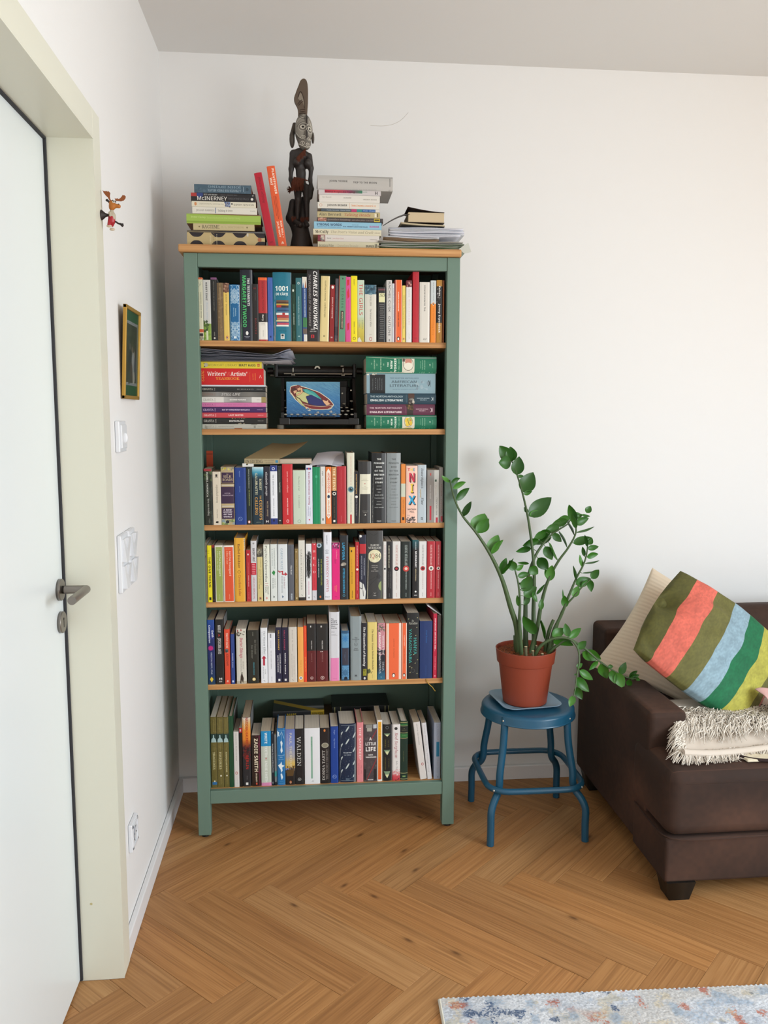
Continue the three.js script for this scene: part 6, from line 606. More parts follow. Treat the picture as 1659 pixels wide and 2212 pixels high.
// ---- the piles on top of the bookcase
const YT = BC.top + 0.0003;
pile(YT, 0.33, 380, 340, 2.5523, 'bookcase top near the door', [
  [60, 490, 403, 'cream and black hourglass-patterned', '#221c22', [['x', (c, w, h) => { c.fillStyle = '#bda97a'; c.beginPath(); c.moveTo(0, h * 0.3); for (let i = 0; i <= 160; i++) { const x = i / 160; c.lineTo(x * w, h * (0.5 - (0.1 + 0.42 * Math.pow(Math.abs(Math.cos(Math.PI * (x * 3.6 + 0.06))), 3.5)))); } for (let i = 160; i >= 0; i--) { const x = i / 160; c.lineTo(x * w, h * (0.5 + (0.1 + 0.42 * Math.pow(Math.abs(Math.cos(Math.PI * (x * 3.6 + 0.06))), 3.5)))); } c.fill(); }], ['u', 'HERMAN', 0.3, 0.3, 0.9, 0.1, '#d8cfa8', 's'], ['u', 'MELVILLE', 0.34, 0.12, 0.94, 0.12, '#8d7d54', 's'], ['u', 'MOBY-DICK', 0.38, 0.2, 0.9, 0.08, '#d8cfa8', 's'], ['r', 0.765, 0, 0.787, 0.32, '#c9c4b4'], ['c', 0.93, 0.5, 0.12, '#a86a48']], { hc: 1, d: 0.16 }],
  [95, 432, 366, 'beige old-lettered', '#c2b48a', [['c', 0.1, 0.5, 0.12, '#7d7048'], ['h', 'RAGTIME', 0.14, 0.43, 0.5, 0.66, '#2c2820', 's'], ['h', 'E. L. DOCTOROW', 0.46, 0.83, 0.5, 0.4, '#a3966c', 's'], ['c', 0.88, 0.5, 0.12, '#7d7048']], { d: 0.12 }],
  [57, 468, 312, 'lime green jacketed', '#9dba52', [['h', 'Peter Carey', 0.06, 0.26, 0.36, 0.26, '#c9d88a', 's'], ['h', 'True History of the Kelly Gang', 0.27, 0.72, 0.4, 0.26, '#b9cc74', 's'], ['r', 0, 0.74, 1, 1, '#8aa740']], { hc: 1, d: 0.16, side: '#8a5a34' }],
  [90, 447, 275, 'white spine slender-titled', '#dcd8cc', [['h', 'JULIAN BARNES', 0.06, 0.34, 0.5, 0.34, '#6d6a60', 's'], ['r', 0.355, 0.1, 0.365, 0.9, '#3c5a88'], ['h', 'Talking it Over', 0.39, 0.62, 0.5, 0.38, '#3a3832', 's'], ['h', 'PICADOR', 0.89, 0.97, 0.5, 0.22, '#8a877c', 'n']], { side: '#3a1c28' }],
  [87, 440, 243, 'ivory blue-pictured', '#dad4c0', [['c', 0.06, 0.5, 0.22, '#c98a5a', 0.3], ['d', 'The Reluctant Fundamentalist', 0.12, 0.5, 0.5, 0.34, '#9a9684', 'n'], ['r', 0.52, 0, 0.6, 0.9, '#7d8ca8'], ['n', 0.52, 0.1, 0.6, 0.9, ['#3a4a7a', '#a8b4c4', '#5a4a5a'], 10, 0.2], ['c', 0.625, 0.4, 0.14, '#1f1d1a'], ['d', 'MOHSIN HAMID', 0.65, 0.97, 0.5, 0.42, '#5d5a50', 'n']]],
  [82, 436, 197, 'black two-line', '#17161a', [['r', 0, 0, 0.13, 0.45, '#a8342e'], ['c', 0.14, 0.2, 0.4, '#2c3f78'], ['h', 'BEST AND BRIGHT', 0.2, 0.41, 0.22, 0.26, '#d6d4ce', 's'], ['h', 'BRIGHT, PRECIOUS DAYS', 0.46, 0.72, 0.24, 0.18, '#77757a', 'n'], ['h', 'McINERNEY', 0.09, 0.56, 0.66, 0.62, '#ece8e0', 'n'], ['h', 'BRIGHTNESS FALLS', 0.58, 0.9, 0.66, 0.3, '#6a686c', 'n'], ['c', 0.95, 0.66, 0.16, '#e2ded6'], ['h', 'B', 0.95, 0.98, 0.24, 0.24, '#c9c6c0', 's']], { d: 0.13 }],
  [100, 414, 150, 'slate blue upside-down', '#435a6a', [['n', 0, 0, 1, 1, ['#566e7e', '#3a4f5e', '#4a6272'], 40, 0.2, 0.6], ['d', 'JOHN IRVING', 0.24, 0.82, 0.28, 0.34, '#8fa3b0', 's'], ['d', 'A PRAYER FOR OWEN MEANY', 0.24, 0.82, 0.7, 0.34, '#a8b8c2', 's'], ['r', 0.86, 0.2, 0.868, 0.8, '#9fb0bc'], ['c', 0.93, 0.5, 0.18, '#2f4250']], { d: 0.13 }],
]);
pile(YT, 0.335, 380, 340, 2.5523, 'beside the wooden figure', [
  [782, 1120, 465, 'ivory thin-titled', '#d0caae', [['h', 'Becoming a Writer', 0.02, 0.26, 0.5, 0.46, '#5a5444', 's'], ['h', 'Dorothea Brande', 0.32, 0.66, 0.5, 0.42, '#b3ab8e', 's'], ['h', 'BRANDE', 0.78, 0.92, 0.5, 0.4, '#38342a', 'b'], ['h', 'M', 0.925, 0.97, 0.5, 0.8, '#4a4638', 'b']]],
  [782, 1122, 429, 'white maroon-cornered', '#d8d2cc', [['r', 0, 0, 0.12, 1, '#7d2f3c'], ['r', 0.05, 0.1, 0.11, 0.9, '#c9bcae'], ['n', 0.05, 0.1, 0.11, 0.9, ['#5a5a5e', '#8d9a8a'], 8, 0.14], ['h', 'Basic', 0.15, 0.22, 0.52, 0.3, '#5d5a58', 's'], ['h', 'Jesse Major-Chase', 0.24, 0.42, 0.52, 0.26, '#b57a78', 's'], ['h', 'UNDERHILL', 0.84, 0.96, 0.62, 0.18, '#6a6764', 'n']], { side: '#5c4a3a' }],
  [757, 1132, 396, 'cream bold-surname', '#d8d0b6', [['h', 'McCully', 0.03, 0.225, 0.5, 0.66, '#29261e', 'B'], ['h', "The Poet's Voice and Craft", 0.25, 0.88, 0.5, 0.56, '#a8a088', 'I'], ['h', 'CARCANET', 0.9, 0.985, 0.55, 0.22, '#5c574a', 'n']]],
  [761, 1134, 356, 'light blue bold-titled', '#8dbbd2', [['h', 'STRONG WORDS', 0.04, 0.41, 0.42, 0.42, '#1b2c4c', 'b'], ['h', 'MODERN POETS ON MODERN POETRY', 0.05, 0.4, 0.75, 0.16, '#2f4a6a', 'n'], ['h', 'EDITED BY', 0.56, 0.66, 0.4, 0.16, '#2a3f60', 'n'], ['h', 'W.N. HERBERT & MATTHEW HOLLIS', 0.43, 0.79, 0.66, 0.24, '#1f3252', 'b'], ['h', 'BLOODAXE', 0.82, 0.96, 0.6, 0.34, '#b2387c', 'b']]],
  [780, 1142, 333, 'dark photo spine', '#403a3a', [['r', 0.01, 0.12, 0.14, 0.9, '#9c6a5a'], ['n', 0.01, 0.12, 0.14, 0.9, ['#c9988a', '#7d4a40', '#d6b0a0'], 12, 0.2], ['h', 'Spoonface Steinberg', 0.15, 0.5, 0.5, 0.5, '#9a8a84', 'I'], ['h', 'and other plays · Lee Hall', 0.52, 0.85, 0.55, 0.4, '#8a7d78', 'I'], ['r', 0.86, 0.1, 0.95, 0.85, '#c9b03c'], ['r', 0.87, 0.3, 0.94, 0.6, '#4a4420']]],
  [780, 1126, 300, 'tan playscript', '#b9aa80', [['h', 'Alan Bennett', 0.03, 0.38, 0.5, 0.66, '#2f3032', 'n'], ['h', 'Talking Heads', 0.42, 0.84, 0.5, 0.6, '#a8442c', 'i'], ['r', 0.91, 0.2, 0.94, 0.8, '#e4dcc6'], ['r', 0.95, 0.2, 0.965, 0.8, '#5a5038']]],
  [800, 1122, 284, 'thin multi-coloured', '#4a5660', [['h', 'Frank, Sonnets · Diane Seuss', 0.1, 0.5, 0.5, 0.5, '#b9c2c8', 'n'], ['r', 0.52, 0, 0.61, 1, '#b8386c'], ['r', 0.61, 0, 0.7, 1, '#2f8a86'], ['r', 0.7, 0, 0.93, 1, '#2a5a9a'], ['r', 0.93, 0, 1, 1, '#d8d4cc'], ['h', 'Fruit · Chase', 0.72, 0.92, 0.5, 0.5, '#c9d4e4', 'n']]],
  [782, 1122, 248, 'white orange-titled', '#dbd5ca', [['o', 0.05, 0.5, 0.2, '#c98a6a', 0.05], ['h', 'JUDSON BREWER', 0.155, 0.475, 0.48, 0.4, '#33312e', 'b'], ['r', 0.515, 0.1, 0.519, 0.9, '#c98a6a'], ['h', 'ÎMBLÂNZIREA ANXIETĂȚII', 0.545, 0.94, 0.5, 0.36, '#d08a5c', 'b']]],
  [790, 1124, 208, 'plain white poetry', '#dcd6ce', [['h', 'Glyn Maxwell', 0.05, 0.2, 0.35, 0.24, '#9a958c', 's'], ['h', 'ON POETRY', 0.4, 0.53, 0.42, 0.26, '#5c5850', 's'], ['h', 'OBERON BOOKS', 0.72, 0.95, 0.55, 0.22, '#8a857c', 'B']], { side: '#4a3c34' }],
  [786, 1130, 180, 'lilac-white red-barred', '#c9c2c2', [['G', 0.1, 0, 0.7, 0.62, ['#b32a44', '#c9404e', '#8a3a5c', '#2f7a58']], ['h', 'Several People Are Typing', 0.1, 0.58, 0.42, 0.4, '#4a1420', 'b'], ['h', 'Kasulke', 0.7, 0.78, 0.35, 0.26, '#5d7a68', 'n'], ['h', 'H', 0.9, 0.95, 0.5, 0.8, '#3a3638', 'b']]],
  [780, 1196, 101, 'thick pale grey overhanging', '#b9b5b0', [['h', 'JOHN YORKE', 0.16, 0.4, 0.4, 0.17, '#4f4c4a', 'b'], ['h', 'TRIP TO THE MOON', 0.47, 0.79, 0.46, 0.17, '#4f4c4a', 'b'], ['r', 0.955, 0.1, 0.96, 0.7, '#5d5a58'], ['r', 0.968, 0.1, 0.971, 0.7, '#5d5a58']], { hc: 1, d: 0.16, side: '#a9a5a0' }],
]);
// two tall books leaning beside the figure
for (const [what, label, bl, br, tl, tr, yt, yb, bg, ops, o] of [
  ['red', 'red cloth journal tilted beside the lying books on the bookcase', 512, 555, 430, 478, 88, 487, '#b3122c', [['u', 'Recipe Journal', 0.52, 0.06, 0.4, 0.42, '#5a0a18', 's'], ['h', 'H1', 0.3, 0.72, 0.92, 0.36, '#4a0812', 'n']], { hc: 1, d: 0.15 }],
  ['orange', 'orange cookbook with white lettering tilted against the red journal', 568, 613, 500, 548, 50, 489, '#dd5a2c', [['t', 'PLANTPOWER', 0.66, 0.03, 0.34, 0.36, '#f6e8d8', 'b'], ['t', 'WAY', 0.3, 0.14, 0.23, 0.36, '#f6e8d8', 'b'], ['r', 0.3, 0.36, 0.36, 0.6, '#a83c1c'], ['r', 0.46, 0.36, 0.54, 0.64, '#a83c1c'], ['r', 0.62, 0.37, 0.66, 0.62, '#a83c1c'], ['t', 'RICH ROLL +', 0.72, 0.66, 0.87, 0.26, '#f6e8d8', 'b'], ['t', 'JULIE PIATT', 0.36, 0.67, 0.86, 0.26, '#f6e8d8', 'b'], ['h', 'A', 0.4, 0.72, 0.93, 0.4, '#f6e8d8', 'b']], { hc: 1, d: 0.19, side: '#4a6a3c' }],
]) {
  const z = 0.325, P = (x, y) => onZ(380 + x / 2.5523, 340 + y / 2.5523, z), A = P(bl, yb), B = P(br, yb), C = P(tl, yt), D = P(tr, yt);
  const ang = Math.atan2((A.x + B.x) / 2 - (C.x + D.x) / 2, C.y - A.y), w = (B.x - A.x) * Math.cos(ang), h = (C.y - YT) / Math.cos(ang);
  const t = makeBook(w, h, o.d, bg, ops, o, false, label); t.rotation.z = ang; t.position.set((A.x + B.x) / 2, YT + Math.sin(ang) * w / 2 + 0.0005, z);
}
// ---------------------------------------------------------------- stool with the plant
const petrol = mat('#1c526e', 0.32), rivet = mat('#b9b6ae', 0.3, { metalness: 0.8 });
const SC = { x: 1.270, z: 0.347 };
{
  const t = thing('metal_stool', 'blue painted metal stool carrying the potted plant', 'stool', [SC.x, 0, SC.z]);
  const R = 0.162, top = 0.436;
  const prof = [[0, 0.0], [R - 0.03, 0], [R - 0.022, 0.0015], [R - 0.012, 0.0018], [R - 0.004, -0.002], [R, -0.008], [R + 0.001, -0.028], [R + 0.004, -0.031], [R + 0.004, -0.0335], [R - 0.001, -0.034], [R - 0.004, -0.03], [R - 0.004, -0.01], [R - 0.014, -0.004], [0, -0.004]];
  part('seat', new THREE.LatheGeometry(prof.map(([a, b]) => new THREE.Vector2(a, b)), 72), petrol, t, [0, top, 0]);
  for (const [sx, sz] of [[-1, 1], [1, 1], [-1, -1], [1, -1]]) {
    const a = 0.1075, b = 0.128, f = 0.1625;
    part('leg', tube([V(sx * a, top - 0.008, sz * a), V(sx * (a + 0.006), 0.33, sz * (a + 0.006)), V(sx * (b - 0.001), 0.23, sz * (b - 0.001)), V(sx * b, 0.195, sz * b), V(sx * (b + 0.006), 0.172, sz * (b + 0.006)), V(sx * (f - 0.01), 0.145, sz * (f - 0.01)), V(sx * f, 0.118, sz * f), V(sx * (f + 0.001), 0.06, sz * (f + 0.001)), V(sx * (f + 0.002), 0.001, sz * (f + 0.002))], 0.0125, 60, 14), petrol, t);
    part('rivet', new THREE.SphereGeometry(0.0042, 14, 10).scale(1, 1, 1), rivet, t, [sx * (R + 0.001) * 0.7071, top - 0.019, sz * (R + 0.001) * 0.7071]);
    part('rivet', new THREE.SphereGeometry(0.0042, 14, 10), rivet, t, [sx * 0.1522, 0.188, sz * 0.1522]);
  }
  const ring = [], hr = 0.166, cr = 0.07; for (let i = 0; i < 4; i++) { const sx = [1, -1, -1, 1][i], sz = [1, 1, -1, -1][i]; for (let k = 0; k <= 6; k++) { const a = (i * 90 + k * 15) * Math.PI / 180; ring.push(V(sx * (hr - cr) + cr * Math.cos(a), 0, sz * (hr - cr) + cr * Math.sin(a))); } }
  part('foot_ring', tube(ring, 0.0105, 140, 12, true), petrol, t, [0, 0.188, 0]);
  const trayMat = mat('#86a2b6', 0.35);
  const tray = thing('plant_saucer', 'pale blue rounded square saucer under the terracotta pot', 'saucer', [1.262, 0.4382, 0.332]);
  const sq = (h, c, n = 7) => { const p = []; for (let i = 0; i < 4; i++) for (let k = 0; k <= n; k++) { const a = (i * 90 + k * 90 / n) * Math.PI / 180, sx = [1, -1, -1, 1][i], sz = [1, 1, -1, -1][i]; p.push([sx * (h - c) + c * Math.cos(a), sz * (h - c) + c * Math.sin(a)]); } return p; };
  const loops = [[sq(0.084, 0.03), 0.0], [sq(0.1, 0.036), 0.011], [sq(0.107, 0.04), 0.012], [sq(0.107, 0.04), 0.0105], [sq(0.101, 0.036), 0.0092], [sq(0.086, 0.031), 0.0015]];
  const inner = [[sq(0.1, 0.036), 0.0118], [sq(0.085, 0.03), 0.002]];
  const pos = []; const strip = (A, ya, B, yb) => { for (let i = 0; i < A.length; i++) { const j = (i + 1) % A.length; const p = [[A[i], ya], [A[j], ya], [B[j], yb], [A[i], ya], [B[j], yb], [B[i], yb]]; for (const [q, y] of p) pos.push(q[0], y, q[1]); } };
  strip(sq(0.086, 0.031), 0, sq(0.101, 0.036), 0.009); strip(sq(0.101, 0.036), 0.009, sq(0.107, 0.04), 0.0105); strip(sq(0.107, 0.04), 0.0105, sq(0.107, 0.04), 0.012); strip(sq(0.107, 0.04), 0.012, sq(0.099, 0.036), 0.0118); strip(sq(0.099, 0.036), 0.0118, sq(0.085, 0.031), 0.0025);
  const fan = (A, y) => { for (let i = 0; i < A.length; i++) { const j = (i + 1) % A.length; pos.push(0, y, 0, A[i][0], y, A[i][1], A[j][0], y, A[j][1]); } };
  fan(sq(0.085, 0.031), 0.0025); fan(sq(0.086, 0.031), 0);
  const g = new THREE.BufferGeometry(); g.setAttribute('position', new THREE.Float32BufferAttribute(pos, 3)); g.setAttribute('uv', new THREE.Float32BufferAttribute(new Float32Array(pos.length / 3 * 2), 2)); g.computeVertexNormals();
  trayMat.side = THREE.DoubleSide; part('dish', toCreasedNormals(g, 0.6), trayMat, tray); tray.rotation.y = 0.12;
}
{
  const px = 1.261, pz = 0.338, py = 0.4412;
  const t = thing('potted_plant', 'tall leafy green plant in a terracotta coloured plastic pot', 'plant', [px, py, pz]);
  const clay = mat('#8f3d26', 0.5), h = 0.192;
  const pot = part('pot', new THREE.LatheGeometry([[0, 0.003], [0.072, 0.003], [0.0755, 0], [0.077, 0.004], [0.0935, 0.142], [0.0945, 0.143], [0.1, 0.146], [0.1045, 0.19], [0.1055, h], [0.1035, h + 0.0005], [0.102, h - 0.004], [0.0975, 0.15], [0.091, 0.148], [0.075, 0.01], [0, 0.01]].map(([a, b]) => new THREE.Vector2(a, b)), 64), clay, t);
  // coco-fibre substrate: a mound with loose fibres
  const soilTex = dataTex(128, 128, (u, v) => mix3([70, 34, 16], [150, 84, 44], noise(u * 40, v * 40, 8, 40, 40) * 0.6 + 0.4 * noise(u * 90, v * 90, 9, 90, 90)));
  const soil = part('soil', (() => { const g = new THREE.CircleGeometry(0.1, 48, 0, Math.PI * 2); const s = new THREE.RingGeometry(0.0005, 0.1, 40, 10); s.rotateX(-Math.PI / 2); const p = s.attributes.position; for (let i = 0; i < p.count; i++) { const x = p.getX(i), z = p.getZ(i); p.setY(i, h - 0.016 + 0.004 * noise(x * 90 + 50, z * 90 + 50, 4)); } s.computeVertexNormals(); return s; })(), mat('#ffffff', 0.95, { map: soilTex }), t);
  const fib = []; for (let i = 0; i < 420; i++) { const a = rnd() * 6.283, r = 0.092 * Math.sqrt(rnd()), x = r * Math.cos(a), z = r * Math.sin(a), d = rnd() * 6.283, l = rr(0.003, 0.009); const g = box(-l, l, -0.0004, 0.0004, -0.0004, 0.0004); g.rotateZ(rr(-0.5, 0.5)); g.rotateY(d); g.translate(x, h - 0.011 + rr(0, 0.003), z); fib.push(g); }
  const fm = part('fibres', merge(fib), mat('#a0562c', 0.9), t); fm.userData.kind = 'stuff';
  // stems and leaves, traced in a crop with origin 940,940 and scale 3.6065; z is where each stem stands in the room
  const P = (x, y, z) => { const q = onZ(940 + x / 3.6065, 940 + y / 3.6065, z); return V(q.x - px, q.y - py, q.z - pz); };
  const stemTex = dataTex(8, 256, (u, v) => mix3([52, 74, 40], [84, 104, 62], clamp(0.3 + 0.5 * noise(u * 4, v * 60, 21, 4, 60) + 0.35 * (noise(u * 8, v * 12, 22, 8, 12) - 0.5))));
  const stemMat = mat('#ffffff', 0.5, { map: stemTex }), oldStem = mat('#5d5a40', 0.55), cutMat = mat('#b9a684', 0.8);
  const leafMats = ['#2a5f10', '#346e18', '#245312', '#447c26', '#2f641c'].map((c) => new THREE.MeshPhysicalMaterial({ color: c, roughness: 0.42, side: THREE.DoubleSide, clearcoat: 0.08, clearcoatRoughness: 0.3 }));
  const stems = [
    { z: [0.35, 0.43], r: [0.0125, 0.0022], p: [[650, 1730], [645, 1600], [632, 1480], [590, 1350], [520, 1120], [430, 930], [320, 760], [215, 630], [155, 510], [125, 400], [114, 350]],
      l: [[112, 368, 50, 315, 0.36], [124, 368, 195, 335, 0.36], [138, 412, 240, 365, 0.34], [160, 506, 268, 410, 0.36], [212, 632, 283, 515, 0.34], [318, 762, 388, 610, 0.8], [322, 760, 420, 650, 0.5], [424, 922, 492, 775, 0.55], [430, 922, 532, 815, 0.28], [512, 1086, 556, 955, 0.4], [515, 1084, 612, 958, 0.16]] },
    { z: [0.32, 0.11], r: [0.0095, 0.0022], p: [[775, 1720], [770, 1560], [766, 1400], [772, 1100], [765, 960], [740, 750], [715, 600], [680, 450], [640, 315], [602, 212], [570, 160]],
      l: [[596, 205, 500, 82, 0.6], [592, 212, 494, 215, 0.9], [600, 205, 585, 88, 0.7], [634, 312, 655, 165, 0.62], [640, 322, 690, 318, 0.5], [680, 446, 765, 288, 0.62], [690, 460, 756, 436, 0.5], [730, 632, 907, 484, 0.5], [722, 606, 692, 560, 0.5], [736, 624, 802, 586, 0.45]] },
    { z: [0.30, 0.13], r: [0.011, 0.0022], p: [[705, 1730], [705, 1560], [703, 1400], [715, 1150], [770, 965], [830, 862], [900, 782], [965, 735], [1035, 690], [1055, 655]],
      l: [[750, 882, 628, 908, 0.34], [810, 820, 680, 862, 0.36], [862, 756, 768, 812, 0.5], [900, 750, 790, 790, 0.5], [968, 706, 852, 756, 0.5], [1032, 664, 905, 702, 0.46], [1050, 644, 952, 662, 0.5], [905, 798, 770, 852, 0.3], [915, 766, 985, 832, 0.55], [856, 866, 912, 972, 0.6], [800, 956, 880, 1052, 0.55], [965, 745, 1030, 882, 0.1], [885, 836, 960, 985, 0.12], [1030, 668, 1085, 785, 0.12]] },
    { z: [0.36, 0.22], r: [0.0095, 0.0022], p: [[735, 1735], [765, 1620], [795, 1500], [830, 1300], [880, 1132], [960, 982], [1040, 872], [1096, 760], [1092, 685], [1078, 600]],
      l: [[886, 1136, 912, 1012, 0.5], [882, 1118, 856, 1042, 0.4], [1074, 842, 1218, 796, 0.42], [1100, 762, 1242, 712, 0.1], [1090, 690, 1042, 540, 0.4], [1094, 692, 1198, 645, 0.44], [1086, 642, 1150, 618, 0.5], [1080, 620, 1128, 610, 0.5], [1138, 622, 1208, 632, 0.3], [1178, 606, 1212, 552, 0.7], [1096, 728, 1066, 612, 0.3]] },
    { z: [0.37, 0.28], r: [0.008, 0.002], p: [[872, 1735], [905, 1600], [925, 1520], [985, 1395], [1042, 1250], [1102, 1110], [1162, 992], [1186, 882], [1180, 800]],
      l: [[1186, 884, 1275, 868, 0.46], [1180, 948, 1272, 926, 0.4], [1166, 1002, 1282, 976, 0.1], [1144, 1076, 1242, 1060, 0.1], [1215, 1116, 1277, 1048, 0.62], [1186, 872, 1166, 775, 0.25], [1190, 852, 1222, 798, 0.8], [1162, 945, 1148, 868, 0.36], [1150, 1034, 1126, 930, 0.26], [1100, 1132, 1075, 1014, 0.16], [1006, 1300, 994, 1200, 0.12]] },
    { z: [0.36, 0.31], r: [0.007, 0.002], p: [[900, 1725], [925, 1580], [945, 1500], [1000, 1352], [1080, 1258], [1150, 1178], [1212, 1122]],
      l: [[1094, 1162, 1215, 1118, 0.5], [1206, 1124, 1216, 1222, 0.46], [1074, 1262, 1120, 1174, 0.55], [1014, 1342, 1006, 1248, 0.5], [1140, 1180, 1190, 1126, 0.4]] },
    { z: [0.40, 0.50], r: [0.0065, 0.002], p: [[770, 1730], [800, 1670], [850, 1620], [940, 1580], [1050, 1590], [1108, 1655], [1124, 1750], [1106, 1860], [1094, 1960], [1078, 2040]],
      l: [[912, 1566, 1012, 1508, 0.55], [1038, 1572, 1012, 1465, 0.48], [1046, 1580, 1138, 1503, 0.44], [922, 1596, 1078, 1640, 0.28], [1114, 1664, 1178, 1604, 0.6], [1102, 1812, 1148, 1778, 0.6], [1124, 1832, 1230, 1906, 0.44], [1098, 1890, 1200, 2000, 0.44], [1092, 1962, 1146, 2060, 0.46], [1084, 2030, 1046, 2116, 0.52], [1108, 1862, 1080, 1868, 0.5]] },
    { z: [0.38, 0.48], r: [0.0065, 0.0018], p: [[868, 1732], [900, 1680], [950, 1640], [1032, 1592], [1150, 1650], [1282, 1762], [1402, 1842], [1502, 1890], [1572, 1896]],
      l: [[1146, 1692, 1294, 1746, 0.44], [1272, 1762, 1198, 1832, 0.3], [1286, 1782, 1342, 1896, 0.5], [1346, 1802, 1388, 1802, 0.7], [1372, 1832, 1402, 1936, 0.55], [1412, 1852, 1468, 1970, 0.6], [1440, 1866, 1486, 1768, 0.46], [1510, 1892, 1577, 1834, 0.4], [1520, 1896, 1592, 1868, 0.4], [1514, 1902, 1510, 1966, 0.55], [1562, 1892, 1597, 1912, 0.5]] },
    { z: [0.385, 0.37], r: [0.0085, 0.0025], p: [[672, 1725], [666, 1600], [656, 1450], [660, 1300], [648, 1160], [622, 1050]],
      l: [[622, 1052, 578, 975, 0.66], [628, 1050, 690, 1010, 0.5], [735, 1030, 802, 1082, 0.8], [642, 1100, 735, 1076, 0.45], [722, 1190, 652, 1150, 0.5], [690, 1255, 792, 1182, 0.6], [682, 1215, 752, 1098, 0.62], [690, 1322, 742, 1264, 0.5], [646, 1332, 640, 1245, 0.3], [788, 1242, 856, 1160, 0.2], [758, 1222, 796, 1302, 0.36], [822, 1362, 832, 1272, 0.44], [778, 1552, 684, 1408, 0.4], [828, 1442, 852, 1592, 0.14], [732, 1002, 642, 994, 0.22]] },
  ];
  const leafGeo = (A, B, wide, flip) => {   // pointed oval blade, folded along its midrib, arched
    const d = B.clone().sub(A), L = d.length(); d.normalize();
    const view = V(EYE.x - px - A.x, EYE.y - py - A.y, EYE.z - pz - A.z).normalize();
    const side0 = d.clone().cross(view).normalize(), full = Math.max(0.5, wide * 1.1), roll = Math.acos(clamp(wide * 1.1 / full, 0.05, 1)) * flip;
    const nrm0 = side0.clone().cross(d).normalize(); const side = side0.clone().multiplyScalar(Math.cos(roll)).addScaledVector(nrm0, Math.sin(roll)), nrm = side.clone().cross(d).normalize();
    const n = 10, pos = [], idx = [];
    for (let i = 0; i <= n; i++) { const s = i / n, hw = full * L * 0.5 * Math.pow(Math.sin(Math.PI * Math.pow(s, 0.8)), 0.8) * (s < 0.06 ? s / 0.06 : 1), arch = 0.10 * L * Math.sin(Math.PI * s);
      for (const [k, e] of [[-1, 0.16], [-0.5, 0.05], [0, 0], [0.5, 0.05], [1, 0.16]]) { const q = A.clone().addScaledVector(d, L * s).addScaledVector(side, hw * k).addScaledVector(nrm, -arch + e * hw * 2); pos.push(q.x, q.y, q.z); } }
    for (let i = 0; i < n; i++) for (let k = 0; k < 4; k++) { const a = i * 5 + k, b = a + 5; idx.push(a, b, a + 1, a + 1, b, b + 1); }
    const g = new THREE.BufferGeometry(); g.setAttribute('position', new THREE.Float32BufferAttribute(pos, 3)); g.setIndex(idx); g.setAttribute('uv', new THREE.Float32BufferAttribute(new Float32Array(pos.length / 3 * 2), 2)); g.computeVertexNormals(); return g;
  };
  for (const s of stems) {
    const n = s.p.length, zAt = (i) => lerp(s.z[0], s.z[1], Math.pow(i / (n - 1), 1.2)), pts = s.p.map(([x, y], i) => P(x, y, zAt(i)));
    pts[0].y = Math.min(pts[0].y, 0.17); const r2 = Math.hypot(pts[0].x, pts[0].z); if (r2 > 0.08) { pts[0].x *= 0.08 / r2; pts[0].z *= 0.08 / r2; }
    const stem = part('stem', tube(pts, (q) => lerp(s.r[0], s.r[1], Math.pow(q, 0.8)), 56, 9), stemMat, t);
    for (const [ax, ay, bx, by, w] of s.l) {
      let best = 1e9, z = s.z[1]; for (let i = 0; i < n - 1; i++) for (let k = 0; k <= 6; k++) { const f = k / 6, x = lerp(s.p[i][0], s.p[i + 1][0], f), y = lerp(s.p[i][1], s.p[i + 1][1], f), q = Math.hypot(x - ax, y - ay); if (q < best) { best = q; z = lerp(zAt(i), zAt(i + 1), f); } }
      const L = Math.hypot(bx - ax, by - ay) / 3.6 / 640; const fl = rnd() < 0.5 ? -1 : 1;
      part('leaf', leafGeo(P(ax, ay, z + 0.002), P(bx, by, z + rr(0.0, 0.35) * L * fl), w, fl), leafMats[Math.floor(rnd() * leafMats.length)], t);
      if (best > 12) { let c = null, bd = 1e9; for (let i = 0; i < n - 1; i++) for (let k = 0; k <= 6; k++) { const f = k / 6, x = lerp(s.p[i][0], s.p[i + 1][0], f), y = lerp(s.p[i][1], s.p[i + 1][1], f), q = Math.hypot(x - ax, y - ay); if (q < bd) { bd = q; c = [x, y]; } } if (bd < 90) part('leaf_stalk', tube([P(c[0], c[1], z), P(lerp(c[0], ax, 0.5), lerp(c[1], ay, 0.5) - 4, z + 0.003), P(ax, ay, z + 0.002)], 0.0012, 6, 5), stemMat, t); }
    }
  }
  part('stem', tube([P(855, 1720, 0.35), P(870, 1600, 0.35), P(892, 1510, 0.345), P(922, 1438, 0.34)], (q) => lerp(0.008, 0.0055, q), 20, 9), stemMat, t);
  part('stem', tube([P(640, 1720, 0.33), P(632, 1640, 0.33), P(628, 1560, 0.33)], (q) => lerp(0.011, 0.009, q), 10, 9), stemMat, t);
  for (const [x, y, l, r, z] of [[708, 1648, 100, 0.0055, 0.42], [762, 1680, 70, 0.0045, 0.425], [836, 1702, 46, 0.005, 0.42], [790, 1640, 90, 0.004, 0.36]]) { const a = P(x, y + l, z), b = P(x - 2, y, z); a.y = Math.min(a.y, 0.172); part('cut_stem', tube([a, a.clone().lerp(b, 0.5), b], r, 8, 9), oldStem, t); part('cut_face', new THREE.SphereGeometry(r * 1.02, 10, 6).scale(1, 0.4, 1), cutMat, t, b.toArray()); }
}
